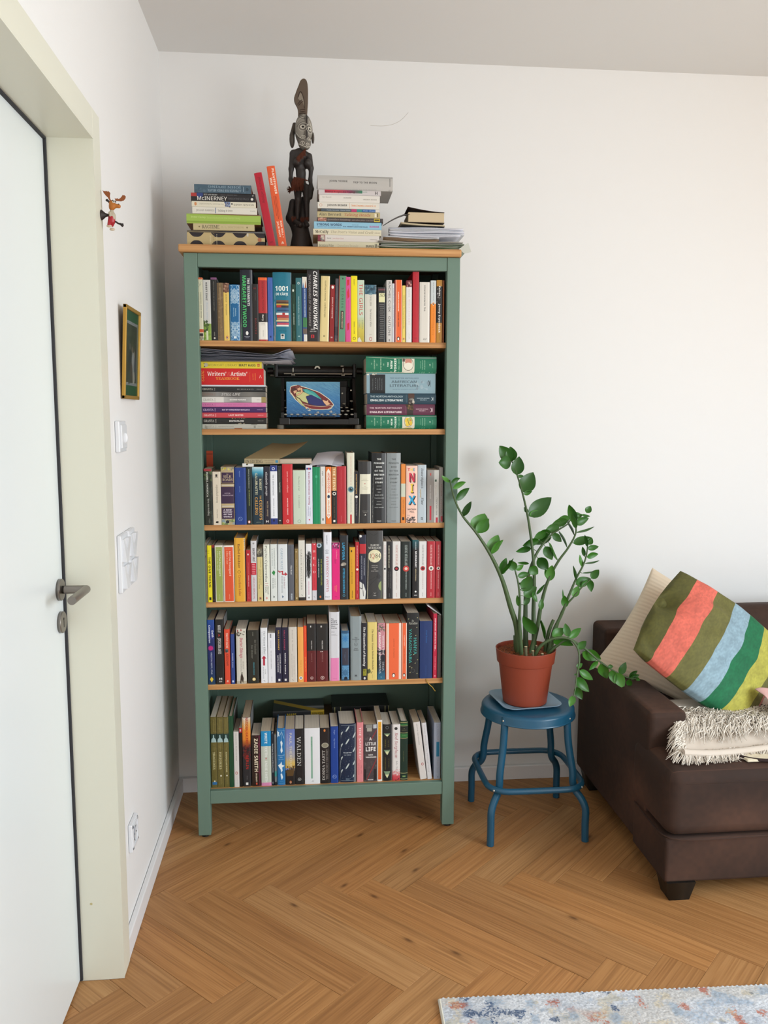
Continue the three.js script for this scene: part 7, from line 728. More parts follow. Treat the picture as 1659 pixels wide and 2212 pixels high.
// ---------------------------------------------------------------- sofa, cushions, throws
const suedeTex = dataTex(512, 512, (u, v) => { const n = 0.55 * noise(u * 5, v * 5, 51, 5, 5) + 0.3 * noise(u * 13, v * 13, 52, 13, 13) + 0.15 * noise(u * 90, v * 90, 53, 90, 90); return mix3([44, 26, 16], [82, 53, 38], clamp((n - 0.25) * 1.6)); });
const suede = new THREE.MeshPhysicalMaterial({ color: '#ffffff', map: suedeTex, roughness: 0.85, sheen: 0.22, sheenRoughness: 0.6, sheenColor: new THREE.Color('#5a3c2c') });
function softBox(x0, x1, y0, y1, z0, z1, r, puff = 0, seg = 8) {
  const g = new RoundedBoxGeometry(x1 - x0, y1 - y0, z1 - z0, 5, r); const p = g.attributes.position, n = g.attributes.normal, u = g.attributes.uv, hx = (x1 - x0) / 2, hy = (y1 - y0) / 2, hz = (z1 - z0) / 2;
  const cx = (x0 + x1) / 2, cy = (y0 + y1) / 2, cz = (z0 + z1) / 2;
  for (let i = 0; i < p.count; i++) { const X = p.getX(i) + cx, Y = p.getY(i) + cy, Z = p.getZ(i) + cz; const ax = Math.abs(n.getX(i)), ay = Math.abs(n.getY(i)), az = Math.abs(n.getZ(i)); if (ay > ax && ay > az) u.setXY(i, X * 0.9, Z * 0.9); else if (ax > az) u.setXY(i, Z * 0.9, Y * 0.9); else u.setXY(i, X * 0.9, Y * 0.9); }
  g.translate(cx, cy, cz); return g;
}
const wrinkle = (g, amp, f, s) => { g = mergeVertices(g); const p = g.attributes.position; g.computeVertexNormals(); const n = g.attributes.normal; for (let i = 0; i < p.count; i++) { const k = amp * (noise(p.getX(i) * f + 9, p.getY(i) * f + p.getZ(i) * f * 1.3 + 9, s) - 0.5); p.setXYZ(i, p.getX(i) + n.getX(i) * k, p.getY(i) + n.getY(i) * k, p.getZ(i) + n.getZ(i) * k); } g.computeVertexNormals(); return g; };
{
  const t = thing('sofa', 'dark brown suede sofa with low arm beside the stool', 'sofa', [0, 0, 0]);
  const XR = 3.3;
  part('arm', softBox(1.556, 1.682, 0.06, 0.527, 0.035, 0.716, 0.022), suede, t);
  part('base', softBox(1.563, XR, 0.058, 0.2, 0.04, 0.7, 0.012), suede, t); part('base', softBox(1.549, XR, 0.056, 0.199, 0.63, 0.88, 0.012), suede, t);
  part('seat_cushion', softBox(1.546, 2.42, 0.198, 0.415, 0.60, 0.89, 0.045), suede, t);
  part('seat_cushion', softBox(1.684, 2.42, 0.198, 0.413, 0.2, 0.70, 0.03), suede, t);
  part('seat_cushion', softBox(2.424, XR, 0.198, 0.4, 0.2, 0.884, 0.03), suede, t);
  part('backrest', softBox(1.606, XR, 0.2, 0.652, 0.036, 0.19, 0.02), suede, t);
  const bc = softBox(1.93, 2.6, 0.39, 0.735, 0.14, 0.33, 0.06); bc.translate(-2.2, -0.4, -0.14); bc.rotateX(-0.16); bc.translate(2.2, 0.4, 0.17);
  part('back_cushion', bc, suede, t);
  const seams = [tube([V(1.549, 0.2, 0.64), V(1.549, 0.2, 0.86), V(1.57, 0.2, 0.886), V(2.0, 0.2, 0.886), V(2.42, 0.2, 0.886)], 0.0022, 40, 6), tube([V(1.6, 0.371, 0.8895), V(2.0, 0.371, 0.8895), V(2.37, 0.371, 0.8895)], 0.0012, 20, 6)];
  part('seam', merge(seams), suede, t);
  const legM = mat('#14120f', 0.45);
  for (const [x, z] of [[1.6, 0.845], [1.61, 0.11], [3.2, 0.84], [3.2, 0.1]]) { const g = new THREE.CylinderGeometry(0.062, 0.044, 0.062, 4, 1); g.rotateY(Math.PI / 4); part('foot', g, legM, t, [x, 0.031, z]); }
}
// a cushion through four corner points, a..d in order; f(u,v) gives colour space coordinates
function pillowGeo(a, b, c, d, thick, opt = {}) {
  const N = opt.n || 44, pos = [], uv = [], idx = [], C = (u, v) => { // corners pull out, edges pull in
    const pin = opt.pin ?? 0.06, pu = u + pin * (0.5 - u) * Math.sin(Math.PI * v) * 0.9, pv = v + pin * (0.5 - v) * Math.sin(Math.PI * u) * 0.9;
    return a.clone().multiplyScalar((1 - pu) * (1 - pv)).addScaledVector(b, pu * (1 - pv)).addScaledVector(c, pu * pv).addScaledVector(d, (1 - pu) * pv); };
  const nrm = b.clone().sub(a).cross(d.clone().sub(a)).normalize(); if (nrm.z < 0) nrm.negate();
  for (const s of [1, -1]) { const o = pos.length / 3; for (let j = 0; j <= N; j++) for (let i = 0; i <= N; i++) { const u = i / N, v = j / N; const p = C(u, v), h = Math.pow(Math.max(0, 16 * u * (1 - u) * v * (1 - v)), 0.42) * thick / 2; p.addScaledVector(nrm, s * h + (opt.relief ? s * opt.relief(u, v) * Math.min(1, h / (thick * 0.2)) : 0)); pos.push(p.x, p.y, p.z); uv.push(u, v); }
    for (let j = 0; j < N; j++) for (let i = 0; i < N; i++) { const q = o + j * (N + 1) + i, r = q + N + 1; idx.push(q, q + 1, r + 1, q, r + 1, r); } }
  const g = new THREE.BufferGeometry(); g.setAttribute('position', new THREE.Float32BufferAttribute(pos, 3)); g.setAttribute('uv', new THREE.Float32BufferAttribute(uv, 2)); g.setIndex(idx); g.computeVertexNormals(); return g;
}
{
  const cord = mat('#d8c7b0', 0.9, { side: THREE.DoubleSide });
  const A = onZ(1409, 1226, 0.17), B = onZ(1652, 1352, 0.26), C = onZ(1530, 1552, 0.50), D = onZ(1277, 1440, 0.33);
  const t = thing('corduroy_cushion', 'beige ribbed corduroy cushion leaning behind the striped one', 'cushion', [0, 0, 0]);
  part('cover', pillowGeo(A, B, C, D, 0.10, { n: 150, pin: 0.1, relief: (u, v) => 0.0022 * Math.abs(Math.sin(v * Math.PI * 30)) }), cord, t);
  const t2 = thing('striped_cushion', 'velvet cushion with olive, coral, blue, green and yellow stripes', 'cushion', [0, 0, 0]);
  const cols = [['#55521c', 0, 0.135], ['#d96a58', 0.135, 0.315], ['#6a6630', 0.315, 0.475], ['#8fa9b6', 0.475, 0.625], ['#0c6a40', 0.625, 0.765], ['#b3ad48', 0.765, 0.915], ['#6a6630', 0.915, 0.97], ['#d98a84', 0.97, 1]].map(([c, a, b]) => { const k = new THREE.Color(c); return [[Math.pow(k.r, 1 / 2.2) * 255, Math.pow(k.g, 1 / 2.2) * 255, Math.pow(k.b, 1 / 2.2) * 255], a, b]; });
  const velvetTex = dataTex(512, 256, (u, v) => { let c = cols[0][0]; for (const [k, a, b] of cols) if (u >= a && u < b) c = k; const n = 0.95 + 0.10 * (noise(u * 26, v * 16, 61) - 0.5) + 0.12 * (noise(u * 110, v * 60, 62) - 0.5); return c.map((q) => q * n); });
  velvetTex.wrapS = velvetTex.wrapT = THREE.ClampToEdgeWrapping;
  const velvet = new THREE.MeshPhysicalMaterial({ color: '#ffffff', map: velvetTex, roughness: 0.8, sheen: 0.3, sheenRoughness: 0.5, sheenColor: new THREE.Color('#d8d0b0'), side: THREE.DoubleSide });
  const a = onZ(1470, 1233, 0.36), b = onZ(1690, 1395, 0.42), c = onZ(1606, 1572, 0.62), d = onZ(1368, 1404, 0.54);
  part('cover', pillowGeo(a, b, c, d, 0.13, { n: 90, pin: -0.10, relief: (u, v) => 0.018 * (noise(u * 3 + 2, v * 7 + 1, 71) - 0.5) + 0.009 * (noise(u * 8, v * 12, 72) - 0.5) - 0.034 * Math.exp(-(((u - 0.06) / 0.07) ** 2 + ((v - 0.42) / 0.1) ** 2)) - 0.012 * Math.exp(-(((u - 0.93) / 0.06) ** 2 + ((v - 0.7) / 0.1) ** 2)) }), velvet, t2);
  console.log('cushions', A.distanceTo(B).toFixed(3), B.distanceTo(C).toFixed(3), a.distanceTo(b).toFixed(3), b.distanceTo(c).toFixed(3));
}
{
  // shaggy off-white throw: a folded cloth with long fringe strands
  const wool = mat('#cfc2b4', 0.95, { side: THREE.DoubleSide }), strand = mat('#ddd3c6', 0.95);
  const t = thing('fringed_throw', 'folded off-white throw with long shaggy fringe on the sofa seat', 'blanket', [0, 0, 0]);
  const y0 = 0.417, N = 30, sheet = (fn, th) => { const pos = [], idx = []; for (const s of [1, 0]) { const o = pos.length / 3; for (let j = 0; j <= N; j++) for (let i = 0; i <= N; i++) { const p = fn(i / N, j / N); pos.push(p.x, p.y - (s ? 0 : th), p.z); } for (let j = 0; j < N; j++) for (let i = 0; i < N; i++) { const q = o + j * (N + 1) + i, r = q + N + 1; s ? idx.push(q, r, q + 1, q + 1, r, r + 1) : idx.push(q, q + 1, r, q + 1, r + 1, r); } }
    const m = (N + 1) * (N + 1), e = (a, b) => idx.push(a, b, a + m, b, b + m, a + m); for (let i = 0; i < N; i++) { e(i, i + 1); e(N * (N + 1) + i + 1, N * (N + 1) + i); e((i + 1) * (N + 1), i * (N + 1)); e(i * (N + 1) + N, (i + 1) * (N + 1) + N); }
    const g = new THREE.BufferGeometry(); g.setAttribute('position', new THREE.Float32BufferAttribute(pos, 3)); g.setAttribute('uv', new THREE.Float32BufferAttribute(new Float32Array(pos.length / 3 * 2), 2)); g.setIndex(idx); g.computeVertexNormals(); return g; };
  const X0 = 1.688, X1 = 2.15;
  const topY = (u, v) => y0 + 0.012 + 0.052 * smooth(1, 0.55, v) + 0.006 * noise(u * 7, v * 5, 81) + 0.012 * smooth(0.12, 0, u) * smooth(0.2, 0.6, v);
  const surf = (u, v) => V(lerp(X0 - 0.075 * smooth(0.35, 1, v), X1, u) + 0.012 * (noise(v * 6, u * 3, 83) - 0.5), topY(u, v), lerp(0.50, 0.835 - 0.07 * u, v));
  part('cloth', sheet(surf, 0.012), wool, t);
  part('hem_roll', tube([0.0, 0.15, 0.3, 0.5, 0.7, 0.85, 1].map((u) => { const p = surf(u, 1); p.y += 0.004 - 0.003 * u; p.z += 0.006; return p; }), 0.011, 40, 10), wool, t);
  const gs = [];
  for (let i = 0; i < 2300; i++) {
    const k = i % 10, u = rnd(); let p, dir, L, drop;
    if (k < 6) { p = surf(u, rr(0.2, 0.72)); dir = V(rr(-0.75, 0.05), 0, rr(0.45, 0.9)); L = rr(0.045, 0.075); drop = 0; }          // combed over the top
    else if (k < 9) { p = surf(u, rr(0.93, 1)); dir = V(rr(-0.6, 0.25), 0, rr(0.6, 1)); L = rr(0.03, 0.05); drop = 1; }                // below the hem
    else { p = surf(rr(0, 0.04), rr(0.35, 1)); dir = V(-1, 0, rr(0.0, 0.9)); L = rr(0.03, 0.055); drop = 1; }                           // at the folded end
    dir.normalize(); const side = V(-dir.z, 0, dir.x).multiplyScalar(rr(-0.008, 0.008)), q = [p];
    for (const s of [0.35, 0.7, 1]) { const e = p.clone().addScaledVector(dir, L * s).addScaledVector(side, Math.sin(s * 4)); e.y = drop ? Math.max(0.4185, p.y + 0.006 - 0.03 * s * s) : Math.max(p.y - 0.028 * s + 0.008, topY(clamp((e.x - X0) / (X1 - X0)), clamp((e.z - 0.5) / 0.32)) + rr(0.001, 0.009)); q.push(e); }
    gs.push(tube(q, (s) => lerp(0.0025, 0.0009, s), 6, 4));
  }
  const f = part('fringe', merge(gs), strand, t); f.userData.kind = 'stuff';
  // cream quilted blanket with a dark border, folded under the throw
  const q = thing('quilted_blanket', 'cream quilted blanket with dark brown border under the fringed throw', 'blanket', [0, 0, 0]);
  const pad = softBox(1.80, 2.3, 0.4165, 0.4255, 0.74, 0.862, 0.004); part('filling', pad, mat('#d9cdb2', 0.9, { bumpMap: plasterBump, bumpScale: 0.003 }), q);
  part('border', tube([V(2.3, 0.4222, 0.866), V(2.0, 0.4222, 0.868), V(1.85, 0.4222, 0.862), V(1.812, 0.4222, 0.845), V(1.785, 0.4222, 0.81), V(1.776, 0.4222, 0.77)], 0.0052, 40, 8), mat('#2a1a18', 0.9), q);
  const sk = thing('pink_scarf', 'pale pink crumpled scarf beside the striped cushion', 'scarf', [0, 0, 0]);
  const sp = []; const g2 = sheet((u, v) => V(1.955 + 0.22 * u + 0.03 * v, 0.485 + 0.05 * (1 - v) + 0.022 * noise(u * 5, v * 5, 91) + 0.012 * Math.abs(Math.sin(u * 9 + v * 4)), 0.615 + 0.10 * v), 0.003); part('cloth', g2, mat('#cfa49e', 0.9, { side: THREE.DoubleSide }), sk);
}
// ---------------------------------------------------------------- rug
{
  const a = onY(949, 2156, 0.008), b = onY(1659, 2126, 0.008), ang = -Math.atan2(b.z - a.z, b.x - a.x);
  const t = thing('rug', 'pale blue-grey distressed rug with rust and navy motifs', 'rug', [a.x, 0, a.z]); t.rotation.y = ang;
  const nz2 = (u, v, f, g, k) => noise(u * f, v * g, k, f, g);      // repeats after 1.2 m
  const wov = (u, v) => { const n = nz2(u, v, 420, 560, 101), m = nz2(u, v, 20, 26, 102), wob = 0.22 * (nz2(u, v, 190, 150, 107) - 0.5) + 0.3 * (n - 0.5), fl = nz2(u, v, 260, 420, 109);
    const mo = (f, g, k, th) => smooth(th - 0.03, th + 0.04, nz2(u, v, f, g, k) + wob), big = nz2(u, v, 9, 9, 106);
    let c = mix3([178, 184, 194], [220, 221, 224], clamp(m * 0.6 + n * 0.5)); c = mix3(c, [192, 182, 168], 0.4 * smooth(0.6, 0.8, nz2(u, v, 11, 13, 108) + 0.3 * wob)); c = mix3(c, [140, 158, 178], 0.6 * mo(38, 42, 105, 0.76));
    c = mix3(c, [172, 92, 72], 0.75 * mo(34, 38, 103, 0.76) * smooth(0.42, 0.55, big) * (fl > 0.3 ? 1 : 0.25)); c = mix3(c, [58, 76, 108], 0.8 * mo(40, 40, 104, 0.8) * smooth(0.62, 0.5, big) * (fl > 0.28 ? 1 : 0.2)); c = mix3(c, [198, 178, 140], 0.4 * mo(36, 42, 112, 0.82));
    return c.map((q) => q * (0.9 + 0.18 * n)); };
  const tex = dataTex(1024, 1024, wov), bmp = dataTex(512, 512, (u, v) => { const n = 255 * noise(u * 200, v * 260, 111, 200, 260); return [n, n, n]; }, false);
  const RW = 2.4, RL = 1.7, pos = [], uv = [], idx = [], nx = 240, nz = 60;
  const g = box(0, RW, 0.0008, 0.0085, 0, RL, 0.003); const p = g.attributes.position, q = g.attributes.uv; for (let i = 0; i < p.count; i++) q.setXY(i, p.getX(i) / 1.2, p.getZ(i) / 1.2);
  part('pile', g, mat('#ffffff', 0.95, { map: tex, bumpMap: bmp, bumpScale: 0.0015 }), t);
  const loops = []; for (let i = 0; i < 190; i++) { const e = new THREE.SphereGeometry(0.005, 6, 5); e.scale(rr(0.8, 1.3), 0.75, rr(0.6, 1)); e.translate(0.01 + i * 0.0125, 0.0055, 0.001 + rr(-0.0015, 0.0015)); loops.push(e); }
  part('edge_loops', merge(loops), mat('#cdd0d4', 0.95), t).userData.kind = 'stuff';
  part('binding', tube([V(0, 0.005, 0.004), V(0.0, 0.005, 0.6), V(0, 0.005, RL - 0.004)], 0.0046, 60, 8), mat('#d3cec0', 0.9), t);
}
// ---------------------------------------------------------------- typewriter with the painted card
const mono = (c, w, h, fn) => { const k = document.createElement('canvas'); k.width = w; k.height = h; fn(k.getContext('2d'), w, h); const t = new THREE.CanvasTexture(k); t.colorSpace = THREE.SRGBColorSpace; t.anisotropy = 8; return t; };
{
  const S = 6.9125, ox = 560, oy = 760, y0 = BC.y[1];
  const at = (x, y, z) => onZ(ox + x / S, oy + y / S, z);
  const t = thing('typewriter', 'old black manual typewriter with round chrome-rimmed keys', 'typewriter', [0, 0, 0]);
  const enamel = mat('#0c0c0d', 0.35), dull = mat('#141415', 0.6), chrome = mat('#b9b4a6', 0.28, { metalness: 0.9 }), steelDark = mat('#4a4740', 0.4, { metalness: 0.7 }), rubber = mat('#6f6a5e', 0.8), cream2 = mat('#cfc8b4', 0.5);
  const zf = 0.325, L = at(300, 1000, zf).x, R = at(1490, 1000, zf).x, xc = (L + R) / 2, yb = at(800, 1092, zf).y, yt = at(800, 985, zf).y;
  // base: front bar with a bevelled recess, two side rails, back bar
  part('base_frame', merge([box(L, R, yb, yt - 0.004, zf - 0.02, zf, 0.003), box(L, L + 0.035, yb, yt, zf - 0.02, zf + 0.001, 0.003), box(R - 0.035, R, yb, yt, zf - 0.02, zf + 0.001, 0.003), box(L, L + 0.022, yb, yt, 0.06, zf - 0.01, 0.003), box(R - 0.022, R, yb, yt, 0.06, zf - 0.01, 0.003), box(L, R, yb, yt, 0.05, 0.07, 0.003)]), enamel, t);
  for (const [x, z] of [[L + 0.003, zf - 0.02], [R - 0.002, zf - 0.02], [L + 0.003, 0.08], [R - 0.002, 0.08]]) part('foot', cyl(0.0105, 0.0115, yb - y0, 24), rubber, t, [x, (yb + y0) / 2, z]);
  const yTop = at(800, 380, 0.2).y;
  const side = new THREE.Shape(); side.moveTo(0, 0); side.lineTo(0.23, 0); side.lineTo(0.225, 0.02); side.bezierCurveTo(0.17, 0.035, 0.15, 0.09, 0.13, yTop - yt); side.lineTo(0.01, yTop - yt); side.closePath();
  for (const x of [L + 0.006, R - 0.014]) part('side_plate', new THREE.ExtrudeGeometry(side, { depth: 0.008, bevelEnabled: true, bevelSize: 0.0015, bevelThickness: 0.0015, bevelSegments: 2 }).rotateY(-Math.PI / 2), enamel, t, [x + 0.008, yt - 0.004, 0.07]);
  part('type_basket', merge([box(L + 0.02, R - 0.02, yt - 0.004, yTop - 0.03, 0.08, 0.15, 0.006), box(L + 0.03, R - 0.03, yTop - 0.05, yTop - 0.01, 0.13, 0.185, 0.004)]), dull, t);
  part('front_shield', box(at(1215, 505, 0.24).x, at(1312, 505, 0.24).x, at(0, 820, 0.24).y, at(0, 508, 0.24).y, 0.195, 0.2, 0.002), enamel, t);
  // carriage
  const yc = at(800, 262, 0.2).y, cl = at(275, 260, 0.2).x, cr = at(1400, 260, 0.2).x;
  part('platen', cyl(0.0165, 0.0165, cr - cl, 36).rotateZ(Math.PI / 2), mat('#1d1c1b', 0.55), t, [(cl + cr) / 2, yc - 0.004, 0.17]);
  part('carriage_rail', merge([box(cl - 0.012, cr + 0.012, yc - 0.026, yc - 0.02, 0.11, 0.16, 0.002), box(cl - 0.01, cl, yc - 0.028, yc + 0.02, 0.13, 0.21, 0.003), box(cr, cr + 0.01, yc - 0.028, yc + 0.02, 0.13, 0.21, 0.003), box(cl - 0.002, cr + 0.002, yc + 0.006, yc + 0.009, 0.1, 0.15, 0.001)]), enamel, t);
  const bx0 = at(370, 330, 0.21).x, bx1 = at(1385, 330, 0.21).x, byl = at(800, 328, 0.21).y;
  const bail = part('paper_bail', cyl(0.0022, 0.0022, bx1 - bx0, 16).rotateZ(Math.PI / 2), chrome, t, [(bx0 + bx1) / 2, byl, 0.208]);
  for (const x of [at(505, 330, 0.21).x, at(1252, 330, 0.21).x]) {
    const c = new THREE.Group(); c.name = 'bail_clip'; c.position.set(x, byl, 0.209); t.add(c);
    part('roller', cyl(0.0062, 0.0062, 0.006, 20).rotateZ(Math.PI / 2), steelDark, c);
    part('arm', merge([box(-0.0015, 0.0015, -0.002, 0.02, -0.002, 0.001, 0.0005), box(-0.006, 0.006, -0.0065, -0.003, -0.001, 0.003, 0.0008), cyl(0.0026, 0.0026, 0.01, 12).rotateZ(Math.PI / 2).translate(0, -0.004, 0.003)]), chrome, c);
  }
  const gx = at(868, 240, 0.2); part('line_gauge', (() => { const s = new THREE.Shape(); s.absarc(0, 0, 0.0098, 0, Math.PI); s.absarc(0, 0, 0.0045, Math.PI, 0, true); s.closePath(); return new THREE.ExtrudeGeometry(s, { depth: 0.001, bevelEnabled: false, curveSegments: 20 }); })(), cream2, t, [gx.x, yc + 0.003, 0.19]);
  const mg = at(1245, 210, 0.2); part('margin_stop', merge([box(-0.006, 0.005, -0.003, 0.004, -0.003, 0.003, 0.001), box(-0.013, -0.004, -0.0025, 0.0005, -0.002, 0.002, 0.0008)]), chrome, t, [mg.x, yc + 0.0115, 0.17]);
  for (const [x, s, r] of [[cl - 0.026, 1, 0.011], [cr + 0.024, 1, 0.011]]) { part('platen_knob', cyl(r, r, 0.02, 28).rotateZ(Math.PI / 2), enamel, t, [x, yc - 0.004, 0.17]); part('knob_shaft', cyl(0.003, 0.003, 0.02, 12).rotateZ(Math.PI / 2), steelDark, t, [x + (x < xc ? 0.014 : -0.014), yc - 0.004, 0.17]); }
  const lk = at(175, 352, 0.2); part('spool_knob', cyl(0.0042, 0.0042, 0.012, 16).rotateZ(Math.PI / 2), steelDark, t, [lk.x + 0.004, lk.y, 0.2]); part('return_lever', tube([V(cl - 0.006, yc + 0.012, 0.2), V(cl - 0.03, yc + 0.018, 0.22), V(cl - 0.036, yc + 0.012, 0.235)], 0.002, 12, 6), chrome, t);
  for (const [x, y] of [[375, 570], [375, 730], [1370, 575], [1425, 583], [1370, 740], [1240, 620]]) { const p = at(x, y, 0.205); const sc = part('screw', cyl(0.0026, 0.0026, 0.003, 14).rotateX(Math.PI / 2), chrome, t, [p.x, p.y, 0.2055]); }
  // keys: four stepped rows, each a dished cap in a chrome rim on a lever
  const capMat = mat('#e6e1d2', 0.35), rim = chrome, capGeo = cyl(0.0049, 0.0049, 0.0016, 20), rimGeo = new THREE.TorusGeometry(0.0054, 0.0011, 8, 22).rotateX(Math.PI / 2);
  const rowsK = [[935, 0.296, 12, 395, 1385], [882, 0.274, 12, 420, 1325], [832, 0.252, 12, 400, 1305], [776, 0.23, 11, 430, 1265]];
  for (const [y, z, n, x0, x1] of rowsK) for (let i = 0; i < n; i++) {
    const p = at(lerp(x0, x1, i / (n - 1)), y, z); const k = new THREE.Group(); k.name = 'key'; k.position.copy(p); k.rotation.x = 0.28; t.add(k);
    part('key_cap', capGeo, capMat, k); part('key_rim', rimGeo, rim, k);
    part('key_lever', tube([V(0, -0.001, 0), V(0, -0.012, -0.003), V(0, -0.02 - (0.3 - z) * 0.35, -0.02)], 0.0011, 8, 5), dull, k);
  }
  for (const [x, y, z] of [[1385, 857, 0.26], [1375, 735, 0.23]]) { const p = at(x, y, z); const k = new THREE.Group(); k.name = 'key'; k.position.copy(p); k.rotation.x = 0.28; t.add(k); part('key_cap', capGeo, capMat, k); part('key_rim', rimGeo, rim, k); part('key_lever', tube([V(0, -0.001, 0), V(0, -0.014, -0.004), V(0, -0.03, -0.03)], 0.0011, 8, 5), dull, k); }
  part('space_bar', box(xc - 0.055, xc + 0.055, yt - 0.001, yt + 0.005, zf - 0.028, zf - 0.018, 0.0025), enamel, t);
  // card
  const tex = mono(0, 768, 500, (c, w, h) => {
    const P = (x, y) => [(x - 405) / 800 * w, (y - 440) / 530 * h];
    const g = c.createLinearGradient(0, 0, 0, h); g.addColorStop(0, '#5f93ae'); g.addColorStop(0.5, '#3a77a8'); g.addColorStop(1, '#255a8c'); c.fillStyle = g; c.fillRect(0, 0, w, h);
    for (let i = 0; i < 520; i++) { c.strokeStyle = ['#2a5f98', '#6ea2bd', '#86b4c4', '#1d4a80', '#4f8ab0'][Math.floor(rnd() * 5)]; c.globalAlpha = 0.55; c.lineWidth = rr(1.5, 4); const x = rnd() * w, y = rnd() * h, l = rr(20, 80); c.beginPath(); c.moveTo(x, y); c.quadraticCurveTo(x + l * 0.5, y + l * 0.22, x + l, y + l * 0.62); c.stroke(); } c.globalAlpha = 1;
    const poly = (pts, fill, st) => { c.beginPath(); pts.forEach((p, i) => c[i ? 'lineTo' : 'moveTo'](...P(...p))); c.closePath(); c.fillStyle = fill; c.fill(); if (st) { c.strokeStyle = st; c.lineWidth = 4; c.stroke(); } };
    const curve = (pts, fill, st, lw = 4) => { let q = pts.map((p) => P(...p)); for (let k = 0; k < 2; k++) q = q.flatMap((p, i) => { const e = q[(i + 1) % q.length]; return [[lerp(p[0], e[0], 0.12), lerp(p[1], e[1], 0.12)], [lerp(p[0], e[0], 0.88), lerp(p[1], e[1], 0.88)]]; }); c.beginPath(); q.forEach((p, i) => c[i ? 'lineTo' : 'moveTo'](...p)); c.closePath(); if (fill) { c.fillStyle = fill; c.fill(); } if (st) { c.strokeStyle = st; c.lineWidth = lw; c.stroke(); } };
    curve([[455, 590], [470, 510], [560, 490], [720, 535], [900, 600], [1040, 700], [1110, 785], [1060, 850], [900, 860], [760, 850], [640, 800], [520, 690]], '#6d2426', '#e6ddc2', 9);
    curve([[650, 770], [760, 800], [930, 815], [1100, 790], [1030, 850], [900, 858], [760, 848], [680, 810]], '#7c2a2c', '#d8cfae', 5);
    curve([[640, 555], [700, 545], [820, 590], [930, 700], [910, 735], [800, 680], [700, 620]], '#3f9c96', '#1f4f54'); for (const k of [0, 1, 2]) { c.strokeStyle = '#7ccabc'; c.lineWidth = 4; c.beginPath(); c.moveTo(...P(680, 565 + k * 14)); c.quadraticCurveTo(...P(800, 610 + k * 18), ...P(905, 715 + k * 6)); c.stroke(); }
    curve([[690, 660], [770, 635], [900, 700], [1010, 760], [1000, 800], [860, 800], [730, 775]], '#232a66', '#14183a');
    curve([[545, 590], [650, 585], [760, 640], [690, 660], [735, 770], [640, 735], [600, 690], [545, 660]], '#c6c588', '#3a3520'); curve([[530, 660], [600, 700], [660, 790], [700, 830], [660, 815], [580, 740]], '#c6c588', '#3a3520');
    curve([[935, 705], [1000, 730], [1030, 705], [1025, 745], [1065, 775], [1000, 800], [960, 755]], '#dfae86', '#4a2a1c', 3);
    curve([[475, 575], [490, 535], [540, 525], [560, 560], [555, 600], [500, 605]], '#4a2420'); curve([[505, 580], [560, 560], [560, 600], [520, 625]], '#dba884', '#4a2a1c', 3); curve([[535, 520], [570, 485], [620, 500], [615, 545], [575, 560], [545, 550]], '#7c3f38'); curve([[560, 545], [610, 520], [620, 560], [580, 580]], '#dba884', '#4a2a1c', 3);
    curve([[610, 530], [640, 530], [650, 600], [600, 640], [540, 655], [560, 630], [620, 600]], '#dfae86', '#4a2a1c', 3); curve([[680, 820], [710, 830], [715, 850], [690, 845]], '#dfae86'); curve([[455, 610], [475, 600], [520, 660], [545, 690], [530, 695], [490, 650]], '#e0d9bc', '#4a3a2a', 3);
    for (const [x, y] of [[740, 855], [870, 895], [1065, 880], [940, 925], [1130, 925]]) { poly([[x - 32, y + 8], [x + 30, y + 10], [x + 18, y + 22], [x - 18, y + 20]], '#ece8dc', '#33363a'); poly([[x - 6, y + 6], [x + 2, y - 18], [x + 14, y + 8]], '#f4f1e8', '#33363a'); }
  });
  const A = at(405, 440, 0.262), B = at(1204, 440, 0.262), D = at(412, 972, 0.284);
  const k = thing('painted_card', 'blue card painted with a couple in a rowing boat', 'card', [(A.x + B.x) / 2, D.y, 0.2845]);
  const g = box(-(B.x - A.x) / 2, (B.x - A.x) / 2, 0, A.y - D.y, -0.0008, 0); const uv = g.attributes.uv, gp = g.attributes.position; const edge = mat('#d8d4c8', 0.7);
  for (let i = 0; i < gp.count; i++) uv.setXY(i, gp.getX(i) / (B.x - A.x) + 0.5, gp.getY(i) / (A.y - D.y));
  part('print', g, mat('#ffffff', 0.5, { map: tex }), k); k.rotation.x = -0.16;
}
